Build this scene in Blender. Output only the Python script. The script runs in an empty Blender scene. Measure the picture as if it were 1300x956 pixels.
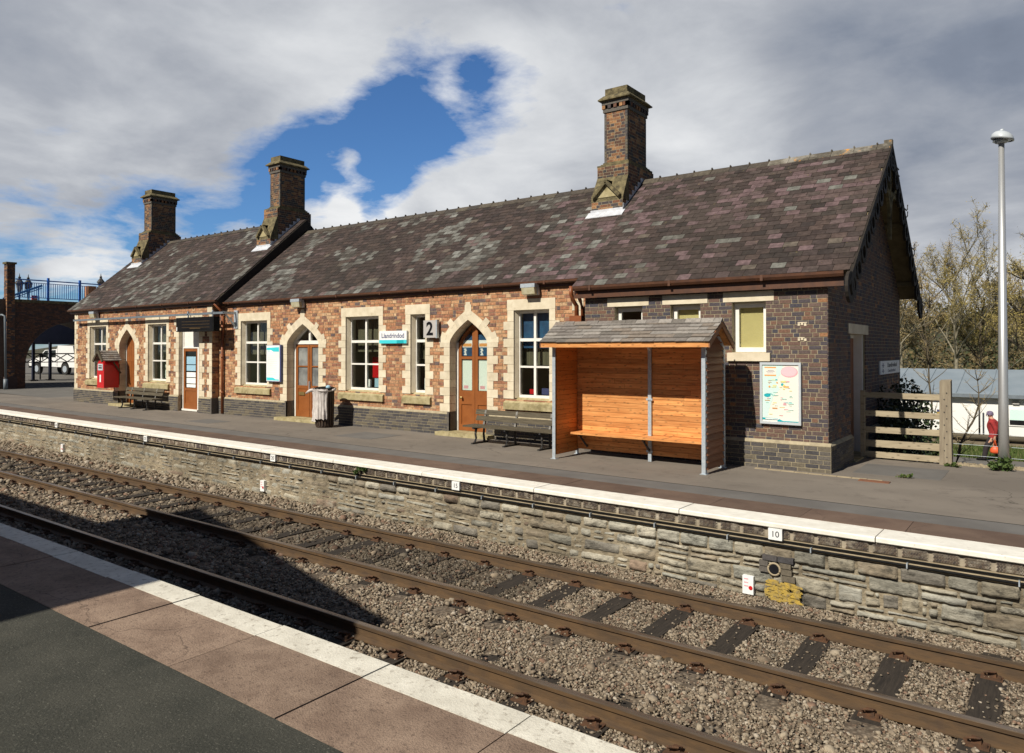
import bpy, bmesh, math, random
import numpy as np
from mathutils import Vector, Matrix, noise as mnoise
R = math.radians
rnd = random.Random(7)
scene = bpy.context.scene
COL = scene.collection
# ------------------------------------------------------------------ materials
def _mat(name):
    m = bpy.data.materials.new(name); m.use_nodes = True
    nt = m.node_tree; nt.nodes.clear()
    out = nt.nodes.new('ShaderNodeOutputMaterial'); b = nt.nodes.new('ShaderNodeBsdfPrincipled')
    nt.links.new(b.outputs[0], out.inputs[0])
    return m, nt, b
def N(nt, t, **k):
    n = nt.nodes.new('ShaderNode' + t)
    for a, v in k.items(): setattr(n, a, v)
    return n
def C4(c): return (c[0], c[1], c[2], 1)
def noise_node(nt, scale, detail=4, rough=.6, stretch=None):
    g = N(nt, 'NewGeometry'); mp = N(nt, 'Mapping'); nt.links.new(g.outputs['Position'], mp.inputs['Vector'])
    if stretch: mp.inputs['Scale'].default_value = stretch
    n = N(nt, 'TexNoise'); n.inputs['Scale'].default_value = scale
    n.inputs['Detail'].default_value = detail; n.inputs['Roughness'].default_value = rough
    nt.links.new(mp.outputs[0], n.inputs['Vector'])
    return n
def ramp(nt, src, stops, interp='LINEAR'):
    r = N(nt, 'ValToRGB'); cr = r.color_ramp; cr.interpolation = interp
    while len(cr.elements) < len(stops): cr.elements.new(.5)
    for e, (p, c) in zip(cr.elements, stops):
        e.position = p; e.color = C4(c) if not isinstance(c, (int, float)) else (c, c, c, 1)
    nt.links.new(src, r.inputs[0])
    return r.outputs[0]
def mix(nt, fac, a, b, mode='MIX'):
    m = N(nt, 'MixRGB', blend_type=mode)
    for i, v in ((0, fac), (1, a), (2, b)):
        if hasattr(v, 'links') or hasattr(v, 'is_linked'): nt.links.new(v, m.inputs[i])
        elif i == 0: m.inputs[0].default_value = v
        else: m.inputs[i].default_value = C4(v)
    return m.outputs[0]
def bump(nt, b, h, strength=.3, dist=.01):
    n = N(nt, 'Bump'); n.inputs['Strength'].default_value = strength; n.inputs['Distance'].default_value = dist
    nt.links.new(h, n.inputs['Height']); nt.links.new(n.outputs[0], b.inputs['Normal'])
def plain(name, c1, c2=None, scale=6, rough=.8, bmp=0, bscale=60, metal=0, isl=0, stretch=None, stain=None, spec=.5):
    """noise between two colours, optional value change per separate piece, optional dirt patches"""
    m, nt, b = _mat(name)
    c2 = c2 or tuple(x * .75 for x in c1)
    n = noise_node(nt, scale, stretch=stretch)
    col = mix(nt, ramp(nt, n.outputs['Fac'], [(.35, 0), (.65, 1)]), c1, c2)
    if isl:
        g = N(nt, 'NewGeometry')
        v = ramp(nt, g.outputs['Random Per Island'], [(0, 1 - isl), (1, 1 + isl * .0)])
        col = mix(nt, 1, col, v, 'MULTIPLY')
    if stain:
        n2 = noise_node(nt, stain[1], 6, .7)
        col = mix(nt, ramp(nt, n2.outputs['Fac'], [(stain[2], 0), (stain[2] + .15, stain[3])]), col, stain[0])
    nt.links.new(col, b.inputs['Base Color'])
    b.inputs['Roughness'].default_value = rough; b.inputs['Metallic'].default_value = metal
    b.inputs['Specular IOR Level'].default_value = spec
    if bmp:
        n3 = noise_node(nt, bscale, 5, .65, stretch)
        bump(nt, b, n3.outputs['Fac'], bmp, .01)
    return m
def palette(name, stops, rough=.85, nscale=25, namt=.35, bmp=.4, bscale=50, stain=None, big=None, spec=.3):
    """a colour picked per separate brick / stone / slate, with grain and optional larger weathering"""
    m, nt, b = _mat(name)
    g = N(nt, 'NewGeometry')
    col = ramp(nt, g.outputs['Random Per Island'], stops, 'CONSTANT')
    n = noise_node(nt, nscale, 5, .7)
    col = mix(nt, 1, col, ramp(nt, n.outputs['Fac'], [(.3, 1 - namt), (.7, 1 + namt * .6)]), 'MULTIPLY')
    if big:
        n2 = noise_node(nt, big[1], 5, .65, (2.2, .55, .55) if name.startswith('slate') else None)
        col = mix(nt, ramp(nt, n2.outputs['Fac'], [(big[2], 0), (big[2] + .2, big[3])]), col, big[0])
    if stain:
        n3 = noise_node(nt, stain[1], 6, .7)
        col = mix(nt, ramp(nt, n3.outputs['Fac'], [(stain[2], 0), (stain[2] + .06, stain[3])]), col, stain[0])
    nt.links.new(col, b.inputs['Base Color']); b.inputs['Roughness'].default_value = rough
    b.inputs['Specular IOR Level'].default_value = spec
    if bmp:
        n4 = noise_node(nt, bscale, 5, .7); bump(nt, b, n4.outputs['Fac'], bmp, .01)
    return m
def wood(name, c1, c2, axis='X', scale=3, rough=.6, knots=False, isl=.25, spec=.4, bmp=.15):
    m, nt, b = _mat(name)
    st = {'X': (1, 12, 12), 'Y': (12, 1, 12), 'Z': (12, 12, 1)}[axis]
    n = noise_node(nt, scale, 6, .65, st)
    col = mix(nt, ramp(nt, n.outputs['Fac'], [(.35, 0), (.68, 1)]), c1, c2)
    g = N(nt, 'NewGeometry')
    col = mix(nt, 1, col, ramp(nt, g.outputs['Random Per Island'], [(0, 1 - isl), (1, 1.08)]), 'MULTIPLY')
    if knots:
        gg = N(nt, 'NewGeometry'); sp_ = N(nt, 'SeparateXYZ'); nt.links.new(gg.outputs['Position'], sp_.inputs[0]); cb_ = N(nt, 'CombineXYZ')
        nt.links.new(sp_.outputs[1 if axis == 'Y' else 0], cb_.inputs[0]); nt.links.new(sp_.outputs[2], cb_.inputs[1])
        mp = N(nt, 'Mapping'); nt.links.new(cb_.outputs[0], mp.inputs['Vector']); mp.inputs['Scale'].default_value = (3.4, 7.5, 1)
        v = N(nt, 'TexVoronoi', voronoi_dimensions='2D'); v.inputs['Scale'].default_value = 1.3; nt.links.new(mp.outputs[0], v.inputs['Vector'])
        col = mix(nt, ramp(nt, v.outputs['Distance'], [(.05, .75), (.17, 0)]), col, tuple(x * .3 for x in c1))
    nt.links.new(col, b.inputs['Base Color']); b.inputs['Roughness'].default_value = rough
    b.inputs['Specular IOR Level'].default_value = spec
    if bmp: bump(nt, b, n.outputs['Fac'], bmp, .01)
    return m
def glass(name, tint=(.8, .85, .82), refl=.12):
    m, nt, b = _mat(name); nt.nodes.remove(b)
    out = [n for n in nt.nodes if n.type == 'OUTPUT_MATERIAL'][0]
    t = N(nt, 'BsdfTransparent'); t.inputs[0].default_value = C4(tint)
    gl = N(nt, 'BsdfGlossy'); gl.inputs['Roughness'].default_value = .04
    n = noise_node(nt, 1.5, 2); bp = N(nt, 'Bump'); bp.inputs['Strength'].default_value = .08; bp.inputs['Distance'].default_value = .02
    nt.links.new(n.outputs['Fac'], bp.inputs['Height']); nt.links.new(bp.outputs[0], gl.inputs['Normal'])
    lw = N(nt, 'LayerWeight'); lw.inputs['Blend'].default_value = .5
    r = ramp(nt, lw.outputs['Facing'], [(0, refl * .5), (.5, refl * .7), (.8, .25), (1, .8)])
    mx = N(nt, 'MixShader'); nt.links.new(r, mx.inputs[0]); nt.links.new(t.outputs[0], mx.inputs[1]); nt.links.new(gl.outputs[0], mx.inputs[2])
    nt.links.new(mx.outputs[0], out.inputs[0])
    return m
K = {}
K['brick_red'] = palette('brick_red', [(0, (.435, .215, .112)), (.18, (.51, .29, .155)), (.33, (.35, .16, .09)), (.45, (.21, .115, .085)), (.53, (.45, .22, .115)),
    (.66, (.57, .375, .22)), (.77, (.30, .14, .09)), (.87, (.135, .098, .096)), (.92, (.48, .265, .145))], namt=.5, nscale=14, big=((.20, .125, .085), .8, .52, .3), bmp=.5)
K['brick_blue'] = palette('brick_blue', [(0, (.12, .083, .074)), (.2, (.08, .068, .078)), (.36, (.15, .092, .074)), (.56, (.11, .08, .075)), (.74, (.18, .10, .07)),
    (.83, (.066, .062, .078)), (.92, (.145, .1, .085)), (.98, (.30, .15, .075))], namt=.4, nscale=30, bmp=.5)
K['brick_plinth'] = palette('brick_plinth', [(0, (.085, .078, .078)), (.3, (.12, .108, .095)), (.6, (.065, .062, .066)), (.85, (.14, .12, .09))], namt=.35, bmp=.5)
K['brick_chimney'] = palette('brick_chimney', [(0, (.19, .085, .05)), (.2, (.08, .065, .068)), (.38, (.28, .135, .065)), (.55, (.06, .055, .06)), (.68, (.15, .075, .05)), (.88, (.36, .19, .09))], namt=.5, big=((.035, .03, .028), 1.3, .47, .6), bmp=.5)
K['brick_bridge'] = palette('brick_bridge', [(0, (.10, .055, .04)), (.3, (.14, .07, .045)), (.55, (.075, .05, .045)), (.8, (.17, .085, .055))], namt=.4, bmp=.4)
K['mortar'] = plain('mortar', (.42, .33, .22), (.30, .23, .15), 9, .95, .3, 90)
K['mortar_dark'] = plain('mortar_dark', (.40, .345, .235), (.27, .23, .155), 9, .95, .3, 90)
K['mortar_bridge'] = plain('mortar_bridge', (.12, .09, .07), (.08, .06, .05), 9, .95)
K['stone'] = plain('stone', (.75, .67, .52), (.62, .54, .40), 4, .9, .25, 70, isl=.16, stain=((.32, .26, .16), 3.2, .58, .45), spec=.2)
K['stone_sill'] = plain('stone_sill', (.44, .38, .23), (.31, .265, .14), 5, .9, .25, 70, stain=((.17, .14, .07), 4, .5, .7), spec=.2)
K['stone_dirty'] = plain('stone_dirty', (.21, .175, .095), (.10, .085, .05), 9, .95, .5, 40, stain=((.045, .04, .03), 5, .5, .85), spec=.2)
K['lead'] = plain('lead', (.62, .64, .68), (.45, .47, .52), 8, .5, .1)
m = palette('slate', [(0, (.050, .037, .034)), (.26, (.064, .047, .042)), (.5, (.040, .032, .030)), (.66, (.080, .057, .050)), (.80, (.058, .044, .041)),
    (.90, (.10, .072, .070)), (.95, (.15, .145, .13)), (.975, (.12, .10, .082))], rough=.85, namt=.5, nscale=9, bmp=.4, bscale=30, spec=.2,
    big=((.038, .032, .026), .55, .46, .5), stain=((.20, .165, .06), 7, .66, .55))
K['slate'] = m
K['slate_grey'] = palette('slate_grey', [(0, (.075, .066, .058)), (.25, (.12, .112, .10)), (.42, (.05, .044, .04)), (.55, (.15, .148, .135)), (.74, (.205, .205, .19)), (.86, (.13, .125, .115)), (.94, (.13, .095, .09))],
    rough=.85, namt=.5, nscale=9, bmp=.4, bscale=30, spec=.2, big=((.040, .036, .032), .5, .5, .7), stain=((.20, .165, .06), 7, .68, .5))
K['slate_purple'] = palette('slate_purple', [(0, (.070, .054, .048)), (.2, (.05, .041, .036)), (.36, (.095, .068, .064)), (.52, (.118, .080, .082)), (.68, (.140, .096, .100)), (.84, (.078, .06, .055)), (.96, (.15, .15, .135))],
    rough=.85, namt=.5, nscale=9, bmp=.4, bscale=30, spec=.2, big=((.046, .036, .031), .5, .50, .65), stain=((.20, .165, .06), 7, .64, .6))
K['ridge'] = palette('ridge_clay', [(0, (.075, .062, .05)), (.4, (.10, .085, .065)), (.7, (.06, .052, .046))], namt=.5, nscale=12, stain=((.5, .24, .03), 4, .66, .8), bmp=.4)
K['ridge_pale'] = palette('ridge_lichen', [(0, (.10, .088, .07)), (.5, (.14, .125, .10))], namt=.5, nscale=12, stain=((.58, .25, .02), 3, .58, .9), big=((.34, .32, .28), 2, .5, .8), bmp=.4)
K['shingle'] = palette('shingle', [(0, (.19, .17, .155)), (.25, (.25, .23, .21)), (.5, (.15, .135, .12)), (.7, (.29, .265, .24)), (.86, (.22, .185, .155))], namt=.35, nscale=20, bmp=.3)
K['brown_paint'] = plain('brown_paint', (.275, .092, .024), (.23, .074, .019), 5, .42, .05, 20)
K['gutter_paint'] = plain('gutter_paint', (.105, .042, .02), (.07, .03, .017), 7, .5, .1)
K['downpipe_paint'] = plain('downpipe_paint', (.26, .085, .03), (.2, .06, .022), 7, .45, .1)
K['white_paint'] = plain('white_paint', (.82, .80, .76), (.74, .72, .67), 6, .5)
K['bargeboard'] = plain('bargeboard_paint', (.022, .019, .017), (.035, .028, .022), 9, .7, .3, stain=((.14, .09, .05), 14, .68, .6), spec=.2)
K['soffit'] = plain('soffit_paint', (.20, .16, .09), (.14, .11, .06), 6, .8)
K['glass'] = glass('window_glass', (.93, .95, .93), .10)
K['frosted'] = plain('frosted_glass', (.30, .31, .30), (.10, .105, .11), 1.6, .25, 0)
K['room'] = plain('room_plaster', (.5, .47, .36), (.45, .42, .32), 1, .9)
K['blind'] = plain('blind_fabric', (.62, .52, .24), (.56, .46, .21), 2, .8)
K['curtain'] = plain('curtain_fabric', (.13, .12, .075), (.075, .068, .045), 2, .9, stretch=(14, 1, .4))
K['poster_blue'] = plain('poster_blue', (.02, .10, .22), (.01, .05, .13), 3, .6)
K['paper'] = plain('paper', (.86, .87, .86), (.72, .74, .75), 3, .6)
K['paper_mint'] = plain('paper_mint', (.80, .86, .82), (.74, .83, .78), 2, .6)
K['paper_blue'] = plain('paper_blue', (.35, .55, .68), (.28, .48, .62), 3, .6)
K['teal'] = plain('teal_print', (.01, .40, .46), (.01, .36, .42), 3, .45)
K['ink'] = plain('ink', (.010, .010, .012), (.014, .014, .017), 5, .7, spec=.05)
K['ink_blue'] = plain('ink_blue', (.05, .06, .16), (.06, .07, .18), 5, .5)
K['black'] = plain('black_plastic', (.010, .010, .011), (.016, .016, .016), 8, .7, spec=.04)
K['amber'] = plain('amber_dots', (.09, .05, .01), (.07, .04, .01), 8, .6)
K['red'] = plain('red_paint', (.55, .012, .015), (.48, .01, .014), 5, .35)
K['red_cloth'] = plain('red_cloth', (.33, .028, .026), (.22, .016, .018), 12, .9)
K['orange_bag'] = plain('orange_plastic', (.75, .12, .03), (.62, .09, .03), 8, .5)
K['dark_cloth'] = plain('dark_cloth', (.02, .016, .018), (.03, .022, .025), 14, .9)
K['skin'] = plain('skin', (.50, .28, .19), (.46, .25, .17), 20, .6)
K['cap_cloth'] = plain('cap_cloth', (.22, .23, .36), (.10, .03, .04), 40, .9)
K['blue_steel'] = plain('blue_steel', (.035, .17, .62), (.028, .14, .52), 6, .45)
K['galv'] = plain('galvanised', (.50, .55, .60), (.38, .44, .50), 18, .5, .05, 40, metal=.35)
K['alu'] = plain('brushed_alu', (.66, .67, .68), (.56, .57, .58), 30, .38, metal=.7, stretch=(20, 20, .6))
K['grey_paint'] = plain('grey_paint', (.16, .19, .22), (.13, .155, .18), 6, .5)
K['grey_sign'] = plain('grey_sign', (.46, .435, .42), (.43, .405, .39), 4, .5)
K['lens'] = plain('lamp_lens', (.55, .52, .38), (.42, .38, .24), 10, .3)
K['lamp_glass'] = plain('lantern_glass', (.25, .27, .28), (.18, .2, .2), 10, .2)
K['pine'] = wood('pine_boards', (.78, .37, .125), (.52, .19, .05), 'X', 2.6, .55, True, .3)
K['pine_side'] = wood('pine_boards_side', (.62, .24, .06), (.46, .15, .032), 'Y', 2.2, .5, True, .22)
K['weatherboard'] = wood('weatherboard', (.30, .13, .06), (.22, .085, .04), 'Y', 2.4, .6, False, .3)
K['old_wood'] = wood('weathered_wood', (.13, .11, .075), (.055, .047, .035), 'X', 3, .85, False, .25, .2, .3)
K['fence_wood'] = wood('fence_wood', (.44, .375, .265), (.31, .255, .175), 'X', 2.5, .85, True, .25, .2, .3)
K['post_wood'] = wood('post_wood', (.31, .265, .195), (.19, .155, .115), 'Z', 2.5, .9, False, .1, .2, .5)
K['iron'] = plain('dark_iron', (.022, .022, .024), (.04, .036, .033), 10, .6, .1)
K['iron_pale'] = plain('worn_iron', (.24, .23, .21), (.12, .115, .105), 10, .65, .1)
K['rail'] = plain('rusty_rail', (.105, .060, .026), (.062, .038, .02), 14, .7, .25, 60, stretch=(.25, 1, 1), stain=((.05, .03, .02), 5, .55, .6))
K['rail_top'] = plain('rail_tread', (.30, .24, .19), (.17, .12, .08), 9, .34, metal=.7, stretch=(.12, 1, 1))
K['chair_rust'] = plain('rail_chair_rust', (.11, .05, .022), (.06, .032, .018), 20, .8, .4)
K['sleeper'] = wood('sleeper_timber', (.052, .042, .033), (.024, .020, .017), 'Y', 4, .85, False, .3, .25, .6)
K['tarmac'] = plain('platform_tarmac', (.215, .188, .160), (.160, .140, .12), .7, .95, .5, 120, stain=((.115, .10, .088), 2.6, .54, .6), stretch=(.5, 1, 1), spec=.2)
def crack(mat, scale, width, amt, col):
    nt = mat.node_tree; b = [n for n in nt.nodes if n.type == 'BSDF_PRINCIPLED'][0]; src = b.inputs['Base Color'].links[0].from_socket
    g = N(nt, 'NewGeometry'); ad = N(nt, 'VectorMath', operation='ADD'); nn = noise_node(nt, scale * 2.5, 4, .6); sc = N(nt, 'VectorMath', operation='SCALE'); sc.inputs['Scale'].default_value = .35 / scale
    nt.links.new(nn.outputs['Color'], sc.inputs[0]); nt.links.new(g.outputs['Position'], ad.inputs[0]); nt.links.new(sc.outputs[0], ad.inputs[1])
    v = N(nt, 'TexVoronoi', feature='DISTANCE_TO_EDGE'); v.inputs['Scale'].default_value = scale; nt.links.new(ad.outputs[0], v.inputs['Vector'])
    line = ramp(nt, v.outputs['Distance'], [(0, 1), (width * scale, 0)])
    msk = ramp(nt, noise_node(nt, scale * .7, 2, .5).outputs['Fac'], [(.48, 0), (.58, amt)])
    nt.links.new(mix(nt, mix(nt, 1, line, msk, 'MULTIPLY'), src, col), b.inputs['Base Color'])
K['tarmac_new'] = plain('tarmac_strip', (.155, .148, .14), (.125, .118, .112), 1.5, .95, .3, 160, spec=.2)
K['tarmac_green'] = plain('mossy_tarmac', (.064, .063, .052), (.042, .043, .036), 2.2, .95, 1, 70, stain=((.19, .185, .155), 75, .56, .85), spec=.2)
K['paving'] = plain('brown_paving', (.165, .115, .088), (.125, .085, .066), 2, .9, .3, 120, isl=.2, stain=((.09, .062, .05), 5, .56, .7), spec=.2)
K['slab'] = plain('pink_slab', (.33, .24, .180), (.215, .15, .112), 3.2, .9, .9, 80, isl=.16, stain=((.10, .07, .055), 34, .53, .75), spec=.2)
K['coping'] = plain('coping_paint', (.82, .80, .73), (.70, .67, .60), 5, .7, .4, 60, stain=((.34, .29, .23), 11, .60, .8), spec=.3)
K['coping_worn'] = plain('worn_edge_paint', (.72, .69, .60), (.58, .55, .47), 5, .75, .5, 60, stain=((.22, .18, .14), 18, .55, .85), spec=.3)
K['kerb_tan'] = plain('tan_kerb', (.40, .33, .22), (.28, .23, .155), 6, .95, .4)
crack(K['tarmac'], .55, .012, .8, (.06, .052, .045)); crack(K['slab'], .8, .006, .7, (.07, .05, .04)); crack(K['paving'], .9, .008, .6, (.06, .045, .035)); crack(K['tarmac_green'], .5, .008, .25, (.02, .022, .018))
K['hatch'] = plain('rusty_hatch', (.22, .09, .045), (.16, .07, .04), 10, .8, .2)
def rubble(mortar=False):
    m, nt, b = _mat('rubble_mortar' if mortar else 'rubble_stone')
    g = N(nt, 'NewGeometry')
    col = ramp(nt, g.outputs['Random Per Island'], [(0, (.29, .26, .20)), (.13, (.37, .34, .27)), (.26, (.225, .215, .18)), (.38, (.32, .305, .255)), (.5, (.25, .21, .155)),
        (.6, (.41, .38, .31)), (.7, (.185, .17, .145)), (.8, (.29, .285, .245)), (.89, (.235, .175, .13)), (.94, (.35, .34, .295))], 'CONSTANT')
    if mortar: col = ramp(nt, noise_node(nt, 6, 5, .7).outputs['Fac'], [(.3, (.20, .165, .115)), (.7, (.33, .28, .20))])
    n = noise_node(nt, 14, 8, .8, (.6, 1, 1.7))
    col = mix(nt, 1, col, ramp(nt, n.outputs['Fac'], [(.28, .45), (.5, 1.08), (.72, 1.6)]), 'MULTIPLY')
    n2 = noise_node(nt, 3.5, 6, .7, (.5, 1, 1.3))
    col = mix(nt, ramp(nt, n2.outputs['Fac'], [(.55, 0), (.66, .65)]), col, (.45, .42, .345))
    n3 = noise_node(nt, 6, 8, .8, (.7, 1, 1.2))
    col = mix(nt, ramp(nt, n3.outputs['Fac'], [(.52, 0), (.62, .8)]), col, (.065, .06, .05))
    n5 = noise_node(nt, .9, 3, .5)
    col = mix(nt, 1, col, ramp(nt, n5.outputs['Fac'], [(.35, .72), (.65, 1.15)]), 'MULTIPLY')
    nt.links.new(col, b.inputs['Base Color']); b.inputs['Roughness'].default_value = .9; b.inputs['Specular IOR Level'].default_value = .25
    n4 = noise_node(nt, 22, 8, .75, (.7, 1, 1.5)); bump(nt, b, n4.outputs['Fac'], .9, .03)
    return m
K['rubble'] = rubble()
K['rubble_mortar'] = rubble(True)
K['yellow'] = plain('yellow_paint', (.50, .34, .05), (.33, .24, .07), 14, .85, .5, 40, stain=((.16, .13, .09), 26, .5, .9))
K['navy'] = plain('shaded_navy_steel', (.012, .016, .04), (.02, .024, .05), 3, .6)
K['chequer_pale'] = plain('chequer_ground', (.36, .31, .235), (.22, .185, .14), 6, .9, .4, stain=((.52, .48, .40), 5, .56, .8))
def band_mat():
    m, nt, b = _mat('chequer_brick')
    g = N(nt, 'NewGeometry')
    col = ramp(nt, g.outputs['Random Per Island'], [(0, (.085, .065, .055)), (.3, (.13, .095, .07)), (.6, (.07, .055, .05)), (.8, (.17, .14, .11))], 'CONSTANT')
    n = noise_node(nt, 9, 5, .7)
    col = mix(nt, ramp(nt, n.outputs['Fac'], [(.5, 0), (.64, .75)]), col, (.46, .41, .33))
    nt.links.new(col, b.inputs['Base Color']); b.inputs['Roughness'].default_value = .85
    return m
K['chequer'] = band_mat()
def ballast_mat(name, dark):
    m, nt, b = _mat(name)
    g = N(nt, 'NewGeometry')
    k = .42 if dark else 1
    st = [(0, (.27, .215, .155)), (.15, (.20, .158, .115)), (.3, (.33, .275, .205)), (.45, (.155, .12, .085)), (.6, (.235, .19, .14)), (.74, (.29, .24, .18)), (.86, (.38, .33, .265)), (.92, (.21, .135, .095))]
    col = ramp(nt, g.outputs['Random Per Island'], [(p, tuple(x * k for x in c)) for p, c in st], 'CONSTANT')
    n = noise_node(nt, 40, 4, .7)
    col = mix(nt, 1, col, ramp(nt, n.outputs['Fac'], [(.3, .65), (.7, 1.2)]), 'MULTIPLY')
    nt.links.new(col, b.inputs['Base Color']); b.inputs['Roughness'].default_value = .9; b.inputs['Specular IOR Level'].default_value = .25
    return m
K['ballast'] = ballast_mat('ballast_stone', False)
K['ballast_oily'] = ballast_mat('oily_ballast_stone', True)
def bed():
    m, nt, b = _mat('ballast_bed')
    g = N(nt, 'NewGeometry'); v = N(nt, 'TexVoronoi'); v.inputs['Scale'].default_value = 28; nt.links.new(g.outputs['Position'], v.inputs['Vector'])
    s = N(nt, 'SeparateColor'); nt.links.new(v.outputs['Color'], s.inputs[0])
    col = ramp(nt, s.outputs[0], [(0, (.14, .105, .07)), (.35, (.22, .17, .12)), (.7, (.27, .215, .155)), (.9, (.15, .105, .07))])
    col = mix(nt, 1, col, ramp(nt, v.outputs['Distance'], [(0, 1.1), (.6, .5)]), 'MULTIPLY')
    nt.links.new(col, b.inputs['Base Color']); b.inputs['Roughness'].default_value = .95
    bump(nt, b, v.outputs['Distance'], -.8, .03)
    return m
K['bed'] = bed()
K['leaf_dark'] = palette('dark_leaf', [(0, (.018, .03, .012)), (.4, (.03, .05, .018)), (.75, (.045, .065, .022))], rough=.5, bmp=0, spec=.5)
K['leaf_green'] = palette('green_leaf', [(0, (.05, .085, .02)), (.4, (.075, .115, .03)), (.75, (.055, .09, .025))], rough=.6, bmp=0)
K['grass'] = palette('grass_blade', [(0, (.06, .10, .02)), (.4, (.085, .125, .03)), (.75, (.13, .13, .05))], rough=.7, bmp=0)
K['turf'] = plain('turf', (.06, .095, .02), (.085, .085, .035), 2, .95, .5)
K['soil'] = plain('soil', (.17, .135, .09), (.11, .09, .06), 3, .95, .6, 30)
K['bark'] = plain('bark', (.13, .105, .065), (.075, .06, .04), 8, .9, .5)
K['bark_pale'] = plain('pale_bark', (.30, .27, .20), (.16, .14, .095), 5, .9, .3)
K['twig'] = palette('twig', [(0, (.30, .225, .10)), (.3, (.38, .29, .13)), (.55, (.22, .16, .08)), (.8, (.46, .38, .22))], rough=.9, bmp=0)
K['twig_olive'] = palette('twig_olive', [(0, (.28, .225, .07)), (.3, (.36, .29, .09)), (.55, (.21, .165, .065)), (.8, (.40, .33, .15))], rough=.9, bmp=0)
K['wood_far'] = palette('far_foliage', [(0, (.085, .068, .03)), (.25, (.13, .10, .045)), (.5, (.045, .055, .025)), (.7, (.17, .135, .07)), (.88, (.055, .068, .028))], rough=.95, bmp=0)
K['hill'] = plain('hill_ground', (.07, .06, .032), (.04, .042, .022), .2, .95, .6, 3)
K['prefab_wall'] = plain('prefab_wall', (.80, .80, .78), (.76, .76, .74), 1, .5)
K['prefab_roof'] = plain('prefab_roof', (.24, .285, .325), (.20, .245, .285), 1, .5)
K['van_white'] = plain('white_bodywork', (.80, .80, .80), (.77, .77, .77), 1, .25)
K['dark_glass'] = plain('tinted_glass', (.01, .011, .012), (.014, .015, .016), 2, .08)
K['tyre'] = plain('tyre', (.018, .018, .018), (.025, .025, .025), 10, .85)
K['lorry_red'] = plain('red_panel', (.4, .03, .03), (.35, .03, .03), 3, .5)
K['asphalt'] = plain('asphalt', (.15, .14, .125), (.115, .108, .098), 1, .95, .3, 80)
K['lining'] = plain('plastic_bag', (.66, .62, .60), (.42, .38, .36), 9, .3, .5, 14, stretch=(3, 3, .6))
K['bin_brown'] = plain('bin_slats', (.06, .035, .02), (.035, .022, .015), 6, .7)
K['brass'] = plain('brass', (.55, .42, .18), (.45, .34, .14), 10, .35, metal=.8)
K['pink'] = plain('pink_print', (.75, .40, .45), (.72, .37, .42), 3, .5)
K['orange_print'] = plain('orange_print', (.75, .35, .12), (.72, .33, .1), 3, .5)
K['yellow_print'] = plain('yellow_print', (.80, .70, .25), (.78, .68, .22), 3, .5)
K['mint_print'] = plain('mint_print', (.50, .78, .70), (.46, .75, .67), 3, .5)
K['cream_print'] = plain('cream_print', (.80, .76, .70), (.78, .74, .66), 1.5, .5)
K['grey_board'] = plain('grey_frame', (.50, .54, .58), (.46, .5, .54), 5, .4)
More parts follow.
